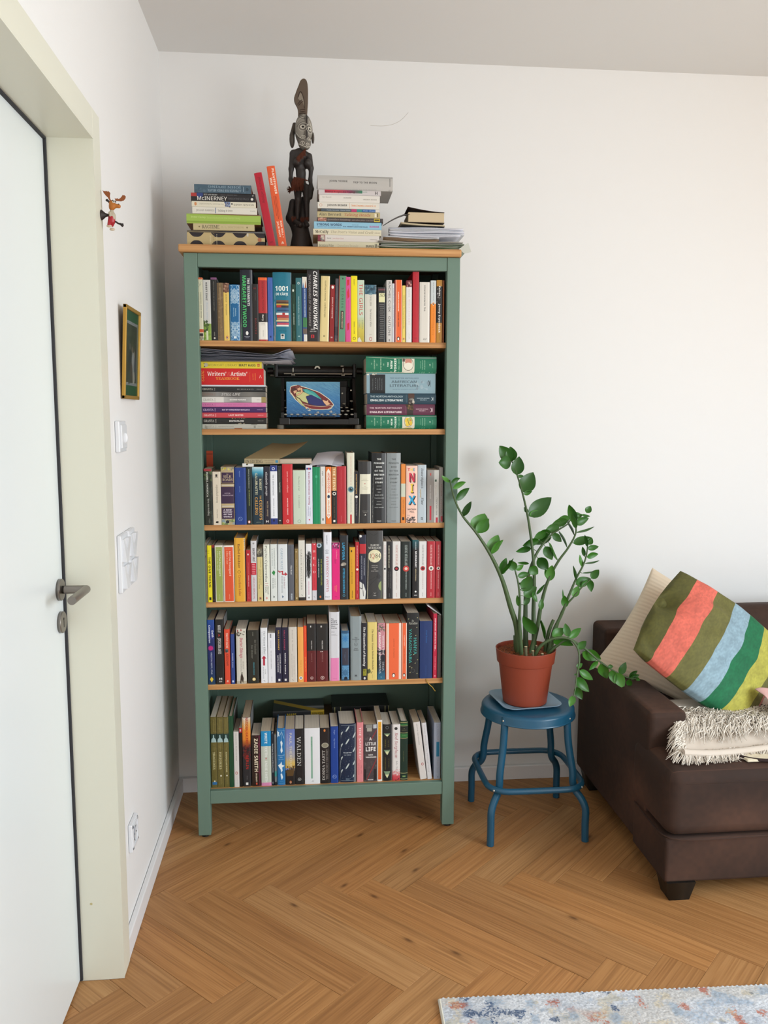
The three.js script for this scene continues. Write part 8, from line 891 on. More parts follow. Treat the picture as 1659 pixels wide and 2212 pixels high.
// ---------------------------------------------------------------- carved wooden figure
{
  const z = 0.215, S = 5.8212, ox = 590, oy = 160, mpp = onZ(651, 300, z).x - onZ(650, 300, z).x;   // metres for a pixel at that depth
  const base = onZ(590 + 345 / S, 160 + 2150 / S, z), X = (x) => onZ(ox + x / S, 300, z).x - base.x, Y = (y) => onZ(650, oy + y / S, z).y - BC.top - 0.0003, k = mpp / S;
  const t = thing('carved_figure', 'dark carved wooden figure with tall crest and painted mask face', 'sculpture', [base.x, BC.top + 0.0003, z]);
  const woodDark = mat('#2b2522', 0.55, { bumpMap: plasterBump, bumpScale: 0.001 });
  const c = (x0, y0, r0, x1, y1, r1, z0 = 0, z1 = 0) => cone(X(x0), Y(y0), z0, r0 * k, X(x1), Y(y1), z1, r1 * k);
  const yb = Y(2200);
  const bodyF = union([
    c(330, 1000, 66, 330, 1100, 68), c(330, 1100, 70, 345, 1250, 58), c(345, 1250, 58, 345, 1370, 62), c(260, 1000, 45, 400, 1010, 45),
    ball(X(430), Y(1140), 0.012, 48 * k, 60 * k, 0.022), ball(X(300), Y(1130), 0.012, 48 * k, 56 * k, 0.02),
    c(245, 1010, 40, 222, 1200, 30), c(222, 1200, 30, 215, 1330, 24), c(215, 1330, 24, 235, 1420, 22, 0, 0.012),
    c(450, 1030, 40, 475, 1180, 30), c(475, 1180, 30, 462, 1330, 24), c(462, 1330, 24, 480, 1440, 24), c(480, 1440, 26, 465, 1560, 24, 0, 0.01),
    c(300, 1430, 55, 305, 1600, 38, 0, 0.016), c(305, 1600, 38, 292, 1820, 27, 0.016, 0.004), c(405, 1430, 50, 415, 1600, 36, 0, 0.012), c(415, 1600, 36, 420, 1830, 27, 0.012, 0.0),
    c(270, 1870, 32, 330, 1925, 30, 0.012, 0.03), c(400, 1870, 30, 420, 1925, 28, 0.012, 0.03),
  ], 0.006);
  const stump = union([c(240, 1600, 46, 215, 1800, 62, -0.02, -0.022), c(215, 1800, 60, 300, 1950, 80, -0.016, -0.006), cone(X(340), Y(1960), 0, 100 * k, X(345), yb + 0.004, 0, 150 * k), c(370, 1560, 40, 360, 1800, 60, -0.02, -0.016)], 0.012);
  const flat = (f) => (x, y, q) => Math.max(f(x, y, q), -y);
  const body = part('body', sdfMesh(flat((x, y, q) => smin(bodyF(x, y, q), stump(x, y, q), 0.004)), [X(130), -0.004, -0.055], [X(540), Y(920), 0.055], 0.0022), woodDark, t);
  const toes = []; for (let i = 0; i < 9; i++) { const q = i < 5 ? 255 + i * 18 : 385 + (i - 5) * 16; toes.push(new THREE.SphereGeometry(0.0022, 8, 6).scale(0.9, 1.6, 1).translate(X(q), Y(1935), 0.031)); } part('toes', merge(toes), woodDark, t);
  // head: long mask with a painted face; print follows the front of the mask
  const faceTex = mono(0, 256, 384, (g, w, h) => {
    const P = (x, y) => [(x - 240) / 270 * w, (y - 510) / 450 * h], el = (x, y, a, b, col, rot = 0, fill = true, lw = 4) => { g.beginPath(); g.ellipse(...P(x, y), a / 270 * w, b / 450 * h, rot, 0, 7); if (fill) { g.fillStyle = col; g.fill(); } else { g.strokeStyle = col; g.lineWidth = lw; g.stroke(); } };
    g.fillStyle = '#6a645c'; g.fillRect(0, 0, w, h); for (let i = 0; i < 260; i++) { g.globalAlpha = 0.35; g.fillStyle = ['#8a847a', '#4a443e', '#a09a90'][i % 3]; g.fillRect(rnd() * w, rnd() * h, rr(2, 6), rr(8, 30)); } g.globalAlpha = 1;
    el(345, 690, 62, 130, '#8d877d'); el(465, 690, 40, 130, '#8d877d'); g.fillStyle = '#211b18'; g.fillRect(...P(415, 530), 18 / 270 * w, 320 / 450 * h);
    for (const [x, y, a, b, r] of [[375, 705, 34, 22, 0.1], [460, 722, 20, 22, 0]]) { el(x, y, a + 10, b + 14, '#2b2420', r, false, 4); el(x, y, a, b, '#c9c4b6', r); el(x, y, a * 0.5, b * 0.6, '#17120f', r); el(x, y, a + 22, b + 30, '#b5afa2', r, false, 4); }
    for (const [x, y, a] of [[375, 830, 30], [452, 850, 24], [365, 905, 30], [437, 922, 26], [385, 540, 22]]) { el(x, y, a, a * 0.8, '#c2bcae'); el(x, y, a * 0.7, a * 0.55, '#3a322c'); el(x, y, a * 0.35, a * 0.3, '#cfc9bc'); }
    g.strokeStyle = '#cfcabc'; g.lineWidth = 5; for (const q of [[[290, 760], [330, 850], [400, 860]], [[300, 640], [320, 590], [390, 575]], [[300, 880], [350, 945], [440, 950]], [[455, 620], [480, 660], [480, 760]]]) { g.beginPath(); g.moveTo(...P(...q[0])); g.quadraticCurveTo(...P(...q[1]), ...P(...q[2])); g.stroke(); }
    g.strokeStyle = '#2b2420'; g.lineWidth = 4; for (const q of [[[300, 700], [330, 640], [400, 640]], [[290, 790], [340, 880], [410, 850]], [[330, 560], [350, 600], [410, 600]]]) { g.beginPath(); g.moveTo(...P(...q[0])); g.quadraticCurveTo(...P(...q[1]), ...P(...q[2])); g.stroke(); }
  });
  const headF = union([ball(X(385), Y(710), 0.004, 112 * k, 195 * k, 0.03), ball(X(395), Y(880), 0.012, 80 * k, 90 * k, 0.022), ball(X(420), Y(730), 0.03, 22 * k, 130 * k, 0.012)], 0.008);
  const hg = sdfMesh(headF, [X(240), Y(990), -0.05], [X(540), Y(490), 0.055], 0.0018); const hp = hg.attributes.position, hu = hg.attributes.uv; for (let i = 0; i < hp.count; i++) hu.setXY(i, clamp((hp.getX(i) - X(240)) / (X(510) - X(240))), clamp((hp.getY(i) - Y(960)) / (Y(510) - Y(960))));
  const head = part('mask_head', hg, mat('#ffffff', 0.7, { map: faceTex }), t); head.userData.label = 'grey and white painted mask face with ringed eyes';
  const earM = mat('#4a423a', 0.65); part('ear', sdfMesh(ball(X(500), Y(800), 0, 18 * k, 70 * k, 0.012), [X(470), Y(900), -0.02], [X(530), Y(700), 0.02], 0.0015), earM, head);
  part('ear', sdfMesh(union([ball(X(238), Y(820), -0.008, 34 * k, 100 * k, 0.018), c(270, 620, 26, 240, 760, 30, -0.014, -0.012)], 0.004), [X(190), Y(960), -0.04], [X(310), Y(560), 0.02], 0.002), earM, head);
  // crest: a flat carved blade with two incised bands
  const cr = new THREE.Shape(); const cp = [[325, 540], [325, 470], [315, 420], [285, 360], [278, 310], [300, 240], [335, 150], [360, 90], [392, 70], [420, 90], [434, 170], [434, 330], [425, 470], [418, 540]]; cp.forEach(([x, y], i) => (i ? cr.lineTo(X(x), Y(y)) : cr.moveTo(X(x), Y(y)))); cr.closePath();
  const smoothShape = new THREE.Shape(new THREE.SplineCurve(cp.map(([x, y]) => new THREE.Vector2(X(x), Y(y)))).getPoints(70));
  const crest = part('crest', new THREE.ExtrudeGeometry(smoothShape, { depth: 0.008, bevelEnabled: true, bevelSize: 0.0025, bevelThickness: 0.004, bevelSegments: 3 }), mat('#5a4a3c', 0.6, { bumpMap: plasterBump, bumpScale: 0.001 }), t, [0, 0, -0.006]);
  const band = (x0, y0, x1, y1) => tube([V(X(x0), Y(y0), 0.0121), V(X((x0 + x1) / 2), Y((y0 + y1) / 2 - 6), 0.0122), V(X(x1), Y(y1), 0.0121)], 0.0011, 8, 5);
  part('carved_lines', merge([band(315, 390, 370, 330), band(325, 405, 380, 350), band(340, 460, 408, 455), band(340, 485, 408, 482), band(330, 505, 410, 503), tube([V(X(320), Y(300), 0.0121), V(X(350), Y(225), 0.0122), V(X(385), Y(300), 0.0122), V(X(400), Y(440), 0.0121)], 0.0012, 16, 5)]), mat('#3a2a20', 0.7), crest);
  part('pale_inlay', new THREE.ExtrudeGeometry(new THREE.Shape([[318, 320], [345, 240], [372, 270], [388, 340], [398, 430], [372, 350], [340, 340]].map(([x, y]) => new THREE.Vector2(X(x), Y(y)))), { depth: 0.0006, bevelEnabled: false }), mat('#857a6c', 0.7), crest, [0, 0, 0.0118]);
  // plant-fibre skirt, necklace and anklet strands
  const strands = (n, fn) => { const gs = []; for (let i = 0; i < n; i++) gs.push(fn()); return merge(gs); };
  const fibre = mat('#5a2c18', 0.9);
  part('fibre_skirt', strands(230, () => { const a = rnd(), x = lerp(255, 385, a), y = 1330 + 30 * a, l = rr(90, 190) * (1 - 0.25 * a); return tube([V(X(x), Y(y), 0.03 + rr(0, 0.006)), V(X(x - 14 + rr(-12, 12)), Y(y + l * 0.5), 0.036 + rr(0, 0.006)), V(X(x - 22 + rr(-26, 22)), Y(y + l), 0.032 + rr(-0.006, 0.006))], 0.0007, 5, 4); }), fibre, t).userData.kind = 'stuff';
  part('skirt_cord', tube([V(X(270), Y(1330), 0.02), V(X(310), Y(1345), 0.033), V(X(380), Y(1355), 0.03), V(X(425), Y(1350), 0.012)], 0.0022, 20, 6), fibre, t);
  part('side_tuft', strands(60, () => { const a = rr(2.2, 4.4), l = rr(25, 62); return tube([V(X(225), Y(1465), 0.016), V(X(225 + l * 0.5 * Math.cos(a)), Y(1465 - l * 0.5 * Math.sin(a)), 0.018), V(X(225 + l * Math.cos(a)), Y(1465 - l * Math.sin(a) + 8), 0.018 + rr(-0.006, 0.006))], 0.0006, 4, 4); }), fibre, t).userData.kind = 'stuff';
  part('necklace', strands(120, () => { const a = rnd(), x = lerp(405, 300, a), y = lerp(965, 1075, a); return tube([V(X(x), Y(y), 0.026 + 0.004 * a), V(X(x - 8 + rr(-14, 10)), Y(y + 35), 0.031 + rr(0, 0.004)), V(X(x - 6 + rr(-20, 20)), Y(y + rr(50, 95)), 0.028 + rr(-0.003, 0.004))], 0.0007, 4, 4); }), fibre, t).userData.kind = 'stuff';
  part('anklets', strands(70, () => { const l = rnd() < 0.5, x = l ? rr(225, 275) : rr(335, 440), y = 1800 + rr(0, 30); return tube([V(X(x), Y(y), 0.012), V(X(x + rr(-8, 8)), Y(y + 25), 0.016), V(X(x + rr(-12, 12)), Y(y + 48), 0.014)], 0.0008, 4, 4); }), fibre, t).userData.kind = 'stuff';
}
// ---------------------------------------------------------------- moose toy on the door casing
{
  const S = 13.825, ox = 200, oy = 400, xw = 0.05;   // it sticks out from the casing towards the corner, seen from the side
  const p0 = onX(200 + 260 / S, 400 + 890 / S, 0.0185);
  const plane = p0.z - 0.0; const at = (x, y, dz = 0) => { const q = onZ(ox + x / S, oy + y / S, plane); return V(q.x - p0.x, q.y - p0.y, dz); };
  const t = thing('moose_figurine', 'small moose toy in red trousers stuck to the door casing', 'figurine', [p0.x, p0.y, plane]);
  const k = Math.abs(at(1, 0).x - at(0, 0).x), dark = mat('#231a17', 0.6), tan = mat('#b36a24', 0.5), red = mat('#a8202c', 0.4), shirt = mat('#b3a894', 0.6), antlerM = mat('#8a4a20', 0.55), shoe = mat('#cdbba4', 0.55);
  const C = (x0, y0, r0, x1, y1, r1, a = 0, b = 0) => { const A = at(x0, y0), B = at(x1, y1); return cone(A.x, A.y, a, r0 * k, B.x, B.y, b, r1 * k); }, O = (x, y, rx, ry, rz, q = 0) => { const A = at(x, y); return ball(A.x, A.y, q, rx * k, ry * k, rz * k); };
  const grid = (f, x0, y0, x1, y1, zr, cell = 0.0009) => { const a = at(x0, y1), b = at(x1, y0); return sdfMesh(f, [a.x, a.y, -zr], [b.x, b.y, zr], cell); };
  const cup = at(225, 890), neck = at(470, 890); const cupG = new THREE.LatheGeometry([[0, 0], [155 * k, 0], [158 * k, 12 * k], [120 * k, 60 * k], [60 * k, 130 * k], [42 * k, 190 * k], [44 * k, 250 * k], [0, 255 * k]].map(([a, b]) => new THREE.Vector2(a, b)), 36); cupG.rotateZ(-Math.PI / 2);
  part('suction_cup', cupG, dark, t, [0.0002, cup.y, 0]);
  part('head', grid(union([O(590, 620, 105, 120, 95), C(600, 600, 70, 780, 630, 62), C(560, 690, 60, 580, 740, 36), O(560, 520, 70, 60, 70)], 0.003), 440, 400, 880, 780, 0.012), tan, t);
  const A1 = at(780, 572), A2 = at(640, 515);
  part('nostril', new THREE.SphereGeometry(26 * k, 12, 8).scale(1, 0.6, 1), dark, t, [A1.x, A1.y, 0.0022]); part('eye', new THREE.SphereGeometry(42 * k, 16, 12).scale(1, 0.85, 0.6), mat('#e6e0d2', 0.3), t, [A2.x, A2.y, 0.005]); part('pupil', new THREE.SphereGeometry(18 * k, 12, 8), dark, t, [at(655, 515).x, A2.y, 0.0068]);
  part('hair', grid(union([C(490, 510, 30, 600, 468, 26), C(600, 468, 28, 690, 500, 22)], 0.002), 440, 410, 740, 560, 0.006), mat('#4a4038', 0.7), t);
  part('ear', grid(union([C(490, 490, 26, 430, 450, 36), O(430, 450, 42, 34, 20)], 0.001), 370, 390, 530, 540, 0.005), dark, t);
  const antler = (pts) => { const s = new THREE.Shape(pts.map(([x, y]) => { const q = at(x, y); return new THREE.Vector2(q.x, q.y); })); return new THREE.ExtrudeGeometry(s, { depth: 0.0014, bevelEnabled: true, bevelSize: 0.0005, bevelThickness: 0.0005, bevelSegments: 2 }); };
  part('antler', antler([[515, 460], [465, 370], [400, 310], [340, 230], [308, 158], [345, 195], [385, 185], [392, 205], [430, 185], [440, 208], [485, 195], [528, 240], [515, 330], [525, 410], [552, 455]]), antlerM, t, [0, 0, 0.001]);
  part('antler', antler([[690, 465], [668, 395], [705, 420], [745, 395], [748, 425], [800, 420], [860, 370], [905, 300], [925, 318], [950, 308], [988, 345], [975, 400], [930, 455], [850, 478], [740, 470]]), antlerM, t, [0, 0, 0.0]);
  part('shirt', grid(union([C(570, 790, 62, 590, 900, 92), C(590, 900, 94, 600, 980, 96), C(530, 840, 40, 545, 930, 34, 0.006, 0.007)], 0.002), 440, 700, 740, 1060, 0.011), shirt, t);
  part('trousers', grid(union([C(575, 980, 108, 570, 1080, 104), C(530, 1080, 66, 500, 1190, 52, 0.003, 0.003), C(610, 1080, 60, 575, 1190, 48, -0.003, -0.003)], 0.002), 400, 890, 740, 1250, 0.012), red, t);
  part('shoe', grid(O(505, 1230, 84, 42, 50, 0.003), 400, 1160, 640, 1300, 0.009), shoe, t); part('shoe', grid(O(580, 1310, 84, 46, 50, -0.003), 470, 1220, 700, 1390, 0.009), shoe, t);
  part('hind_limb', grid(union([C(690, 1090, 26, 760, 1140, 26), C(760, 1140, 26, 830, 1160, 30), C(830, 1160, 34, 890, 1195, 44), C(890, 1170, 30, 905, 1150, 18), C(890, 1200, 30, 885, 1240, 18)], 0.001), 640, 1040, 960, 1290, 0.006), dark, t);
}
// ---------------------------------------------------------------- framed photograph hung on the left wall, tilted away at the top
{
  const b0 = onX(270, 864, 0.012), b1 = onX(301, 860.7, 0.012), tp = onX(303.5, 673, 0.022);
  const w = b0.z - b1.z, h = tp.y - b1.y, tilt = 0.05, t = thing('picture_frame', 'gilt framed photograph with green mat on the left wall', 'picture', [0.003, (b0.y + b1.y) / 2, (b0.z + b1.z) / 2]);
  const gold = mat('#b98f3c', 0.35, { metalness: 0.45 }), H2 = h / Math.cos(tilt), f = 0.010, d = 0.0095;
  const mk = (z0, z1, y0, y1, x0, x1, r) => box(x0, x1, y0, y1, z0, z1, r);
  part('frame', merge([mk(-w / 2, w / 2, 0, f, 0, d, 0.0015), mk(-w / 2, w / 2, H2 - f, H2, 0, d, 0.0015), mk(-w / 2, -w / 2 + f, 0, H2, 0, d, 0.0015), mk(w / 2 - f, w / 2, 0, H2, 0, d, 0.0015)]), gold, t);
  part('backing', mk(-w / 2 + 0.004, w / 2 - 0.004, 0.004, H2 - 0.004, 0.0005, 0.002), mat('#4a3c2c', 0.9), t);
  part('mat_board', mk(-w / 2 + f - 0.002, w / 2 - f + 0.002, f - 0.002, H2 - f + 0.002, 0.002, 0.0045), mat('#1f5c30', 0.7), t);
  const tex = mono(0, 200, 300, (c, W2, H3) => { c.fillStyle = '#9a9ea0'; c.fillRect(0, 0, W2, H3); c.fillStyle = '#3a3c2c'; c.fillRect(10, 14, W2 - 20, H3 - 28); for (let i = 0; i < 240; i++) { c.globalAlpha = 0.5; c.fillStyle = ['#4a5230', '#2a2c22', '#5c5a40', '#33382a'][i % 4]; c.fillRect(10 + rnd() * (W2 - 26), 14 + rnd() * 120, rr(3, 10), rr(10, 50)); } c.globalAlpha = 1;
    for (const [x, y, cl, rx, ry] of [[70, 120, '#6a6258', 13, 17], [110, 130, '#7d6f60', 13, 17], [150, 150, '#8a8072', 14, 17], [70, 190, '#25282a', 26, 60], [125, 195, '#a8aaa8', 24, 55], [160, 220, '#5c6068', 20, 60], [95, 240, '#5a4a40', 24, 50], [140, 262, '#b9b4a4', 18, 30], [60, 262, '#3a4a3a', 22, 34]]) { c.fillStyle = cl; c.beginPath(); c.ellipse(x, y, rx, ry, 0, 0, 7); c.fill(); } });
  const pg = mk(-w / 2 + f + 0.012, w / 2 - f - 0.012, f + 0.028, H2 - f - 0.028, 0.0044, 0.005), pu = pg.attributes.uv, pp = pg.attributes.position; for (let i = 0; i < pp.count; i++) pu.setXY(i, 0.5 - pp.getZ(i) / (w - 2 * f - 0.024), (pp.getY(i) - f - 0.028) / (H2 - 2 * f - 0.056));
  part('photograph', pg, mat('#ffffff', 0.5, { map: tex }), t);
  part('glazing', mk(-w / 2 + f - 0.002, w / 2 - f + 0.002, f - 0.002, H2 - f + 0.002, 0.0062, 0.0072), glass, t);
  t.rotation.z = -tilt;
}
// ---------------------------------------------------------------- loose papers, notebooks and books laid about
function paperSheet(corners, lift, th = 0.0004, n = 14) {   // corners: four points in order; lift(u,v) adds height
  const [a, b, c, d] = corners, pos = [], idx = [];
  for (const s of [1, 0]) { const o = pos.length / 3; for (let j = 0; j <= n; j++) for (let i = 0; i <= n; i++) { const u = i / n, v = j / n, p = a.clone().multiplyScalar((1 - u) * (1 - v)).addScaledVector(b, u * (1 - v)).addScaledVector(c, u * v).addScaledVector(d, (1 - u) * v); pos.push(p.x, p.y + lift(u, v) - (s ? 0 : th), p.z); }
    for (let j = 0; j < n; j++) for (let i = 0; i < n; i++) { const q = o + j * (n + 1) + i, r = q + n + 1; s ? idx.push(q, r, q + 1, q + 1, r, r + 1) : idx.push(q, q + 1, r, q + 1, r + 1, r); } }
  const m = (n + 1) * (n + 1), e = (p, q) => idx.push(p, q, p + m, q, q + m, p + m); for (let i = 0; i < n; i++) { e(i, i + 1); e(n * (n + 1) + i + 1, n * (n + 1) + i); e((i + 1) * (n + 1), i * (n + 1)); e(i * (n + 1) + n, (i + 1) * (n + 1) + n); }
  const g = new THREE.BufferGeometry(); g.setAttribute('position', new THREE.Float32BufferAttribute(pos, 3)); g.setIndex(idx); g.setAttribute('uv', new THREE.Float32BufferAttribute(new Float32Array(pos.length / 3 * 2), 2)); g.computeVertexNormals(); return g;
}
const sheetWhite = mat('#dedfe9', 0.85, { side: THREE.DoubleSide }), sheetGrey = mat('#c6c7d3', 0.85, { side: THREE.DoubleSide }), inkBlue = mat('#30303c', 0.8, { side: THREE.DoubleSide });
{
  // crumpled stack of printed sheets over the left pile
  const y = leftTop + 0.0006, t = thing('paper_stack', 'untidy stack of curling printed sheets above the yellow book', 'papers', [0, 0, 0]);
  const x0 = 0.1585, x1 = onZ(410 + 1300 / 5.7207, 790, 0.3).x;
  for (let i = 0; i < 9; i++) { const h = y + 0.001 + i * 0.0036, e = rr(-0.012, 0.004), ph = rnd() * 6, zf = 0.349 + rr(-0.006, 0.005);
    part('sheet', paperSheet([V(x0, h, 0.13), V(x1 + e, h, 0.13), V(x1 + e - 0.012, h, zf), V(x0, h, zf)], (u, v) => (0.003 + 0.0006 * i) * Math.sin(u * 4.5 + ph * 0.25) * (0.3 + 0.7 * v) * (i / 9) + 0.018 * Math.pow(smooth(0.74, 1, u), 1.5) * smooth(0.2, 1, v) * (0.25 + 0.1 * i) * (i % 3 === 2 ? -0.35 : 1) + 0.006 * smooth(0.22, 0, u) * v * (i / 9)), i % 3 === 1 ? sheetGrey : sheetWhite, t); }
}
{
  // on-editing book lying over the third row with its cover bent up
  const yT = onZ(420 + 860 / 5.925, 940 + 372 / 5.925, 0.345).y, a = onZ(420 + 640 / 5.925, 940 + 365 / 5.925, 0.345), b = onZ(420 + 1090 / 5.925, 940 + 365 / 5.925, 0.345), tp = onZ(420 + 860 / 5.925, 940 + 300 / 5.925, 0.345).y;
  const h = b.x - a.x, w = tp - yT, t = makeBook(w, 0.0765, 0.12, '#a99a78', [['h', 'ON EDITING', 0.02, 0.52, 0.5, 0.8, '#2c2820', 's'], ['h', 'Helen Corner-Bryant', 0.57, 0.84, 0.3, 0.26, '#6a6048', 's'], ['h', 'and Kathryn Price', 0.6, 0.82, 0.72, 0.26, '#6a6048', 's'], ['r', 0.88, 0.3, 0.95, 0.75, '#3c86a8']], { d: 0.12, pg: 0 }, true, 'tan writing guide lying across the third row, cover bent open');
  t.position.set((a.x + b.x) / 2, yT, 0.345); t.scale.x = h / 0.0765;
  const c = onZ(420 + 1455 / 5.925, 940 + 78 / 5.925, 0.27), l = onZ(420 + 640 / 5.925, 940 + 298 / 5.925, 0.345), m = onZ(420 + 1000 / 5.925, 940 + 98 / 5.925, 0.22), r = onZ(420 + 1090 / 5.925, 940 + 300 / 5.925, 0.345);
  const lx = (a.x + b.x) / 2, inv = 0.0765 / h, L = (p) => V((p.x - lx) * inv, p.y - yT, p.z - 0.345);
  part('bent_cover', paperSheet([L(l), L(r), L(c), L(m)], (u, v) => -0.006 * Math.sin(Math.PI * u) * v - 0.006 * Math.sin(Math.PI * v) * u, 0.0006), mat('#9c8a66', 0.6, { side: THREE.DoubleSide }), t);
  const r2 = onZ(420 + 1500 / 5.925, 940 + 300 / 5.925, 0.335);
  part('loose_pages', box((b.x - lx) * inv, (r2.x - lx) * inv, 0.0008, w * 0.86, -0.1, -0.008, 0.001), mat('#c4b5a2', 0.9), t);
  // letter and white clip box on the same row
  const q = thing('folded_letter', 'folded white printed letter lying on the third row of books', 'paper', [0, 0, 0]);
  const P = (x, y, z) => onZ(680 + x / 5.7207, 940 + y / 5.7207, z);
  part('sheet', paperSheet([P(30, 222, 0.24), P(345, 205, 0.24), P(330, 402, 0.352), P(-70, 382, 0.352)], (u, v) => 0.008 * Math.sin(Math.PI * u) * (0.4 + 0.6 * v), 0.0006), sheetWhite, q);
  part('sheet', paperSheet([P(60, 236, 0.25), P(360, 240, 0.25), P(362, 380, 0.348), P(20, 392, 0.348)], (u, v) => 0.003 * Math.sin(Math.PI * u) + 0.004 * u, 0.0006), sheetGrey, q);
  const ink = []; for (let i = 0; i < 5; i++) { const a2 = P(60 + i * 8, 232 + i * 16, 0.262 + i * 0.01), b2 = P(215 + (i % 2) * 60, 226 + i * 16, 0.262 + i * 0.01); ink.push(tube([a2.setY(a2.y + 0.009), a2.clone().lerp(b2, 0.5).setY((a2.y + b2.y + 0.009) / 2 + 0.0035), b2.setY(b2.y + 0.009)], 0.0005, 6, 4)); }
  const cl = thing('white_clip_box', 'small white notched plastic piece lying on the third row', 'clip', [onZ(420 + 685 / 5.925, 1000, 0.345).x, onZ(535, 940 + 404 / 5.925, 0.345).y, 0.34]);
  part('body', merge([box(-0.0185, 0.0185, 0, 0.006, -0.012, 0.012, 0.0015), box(-0.0185, -0.006, 0.005, 0.0115, -0.012, 0.012, 0.0015), box(0.0, 0.0185, 0.005, 0.0105, -0.012, 0.012, 0.0015)]), mat('#dcdcd8', 0.4), cl);
  // orange booklet standing behind the first book
  const ob = thing('orange_booklet', 'orange and red booklet sticking up behind the leafy-pictured black book', 'booklet', [onZ(420 + 150 / 5.925, 1100, 0.33).x, BC.y[2], 0.20]);
  const oh = onZ(443, 940 + 200 / 5.925, 0.2).y - BC.y[2]; part('cover', merge([box(-0.01, 0.012, 0, oh, -0.002, 0.002, 0.0004)]), mat('#b8431f', 0.6), ob); part('stripe', box(-0.0098, 0.0118, oh - 0.012, oh - 0.010, 0.0018, 0.0024), mat('#5a2416', 0.6), ob);
}
{
  // white notebook leaning over the end of the fifth row
  const a = onZ(690 + 1385 / 6.0327, 1300 + 12 / 6.0327, 0.30), b = onZ(690 + 1585 / 6.0327, 1300 + 172 / 6.0327, 0.34); const t = thing('white_notebook', 'thin white notebook tipped over the raspberry red book', 'notebook', [(a.x + b.x) / 2, (a.y + b.y) / 2, 0.25]);
  const L = Math.hypot(b.x - a.x, b.y - a.y); part('pages', box(-L / 2, L / 2, -0.002, 0.002, -0.07, 0.09, 0.0006), mat('#cfd0d6', 0.8), t); t.rotation.z = Math.atan2(b.y - a.y, b.x - a.x);
  const rb = thing('ribbon_marker', 'yellow ribbon bookmark hanging below the plain dark blue book', 'ribbon', [0, 0, 0]);
  const R = (x, y, z) => onZ(690 + x / 6.0327, 1300 + y / 6.0327, z);
  part('ribbon', tube([R(1392, 1004, 0.357), R(1402, 1040, 0.3585), R(1440, 1085, 0.3585), R(1470, 1110, 0.357), R(1490, 1140, 0.354), R(1508, 1162, 0.35)], 0.0016, 24, 6), mat('#b8923a', 0.6), rb);
}
{
  // second row lying at the back of the bottom shelf
  const Y6 = BC.y[5], mkB = (x0, x1, yTop, z, th, dep, bg, ops, o, label) => { const h = x1 - x0, t = makeBook(th, h, dep, bg, ops, o, true, label); t.position.set((x0 + x1) / 2, yTop - th, z); return t; };
  const p = (x, y, z) => onZ(430 + x / 6.1444, 1480 + y / 6.1444, z), q = (x, y, z) => onZ(690 + x / 6.0327, 1480 + y / 6.0327, z);
  const bz = 0.165; const yA = p(1300, 345, bz).y, yB = q(550, 280, bz).y;
  const a0 = p(978, 350, bz), a1 = p(1660, 350, bz);
  const t1 = mkB(a0.x, a1.x, yA, bz, 0.022, 0.13, '#26282a', [['h', 'MAPS', 0.27, 0.46, 0.6, 0.6, '#b39a2c', 'b'], ['r', 0.74, 0, 1, 1, '#a88a20'], ['h', 'MINUTES', 0.76, 0.97, 0.5, 0.5, '#3a3420', 'b']], {}, 'dark grey yellow-ended book lying behind the bottom row');
  const h0 = yA - 0.022 - Y6; // books standing under it
  const under = thing('cardboard_box', 'plain brown box behind the bottom row under the lying books', 'box', [0, Y6, 0]);
  part('box_body', box(a0.x + 0.01, q(900, 0, bz).x - 0.01, 0.0005, Math.min(h0, yB - 0.03 - Y6) - 0.0006, 0.04, bz - 0.006, 0.001), mat('#5a4a38', 0.9), under);
  const b0 = q(165, 290, bz), b1 = q(912, 290, bz), th = 0.03;
  const t2 = thing('leather_bible', 'large black leather-bound book lying behind the bottom row', 'book', [0, 0, 0]);
  part('cover', merge([box(b0.x, b1.x, yB, yB + 0.003, 0.03, bz, 0.0015), box(b0.x, b1.x, yB - th, yB - th + 0.003, 0.03, bz, 0.0015), box(b0.x, b1.x, yB - th, yB + 0.003, bz - 0.004, bz + 0.001, 0.0015)]), mat('#0b0d0c', 0.45), t2);
  part('pages', box(b0.x + 0.004, b1.x - 0.004, yB - th + 0.003, yB, 0.034, bz - 0.004), pageMats[4], t2);
  part('gilt_bands', merge([200, 275, 855, 900].map((x) => { const c = q(x, 290, bz).x; return box(c - 0.0014, c + 0.0014, yB - th + 0.002, yB + 0.001, bz + 0.0008, bz + 0.0014); })), mat('#a8a070', 0.4, { metalness: 0.5 }), t2);
  if (Math.abs((yB - th) - (Math.min(h0, yB - 0.03 - Y6) + Y6)) > 0.004) console.log('bottom back row heights', (yB - th).toFixed(3), (h0 + Y6).toFixed(3), (yA).toFixed(3));
}
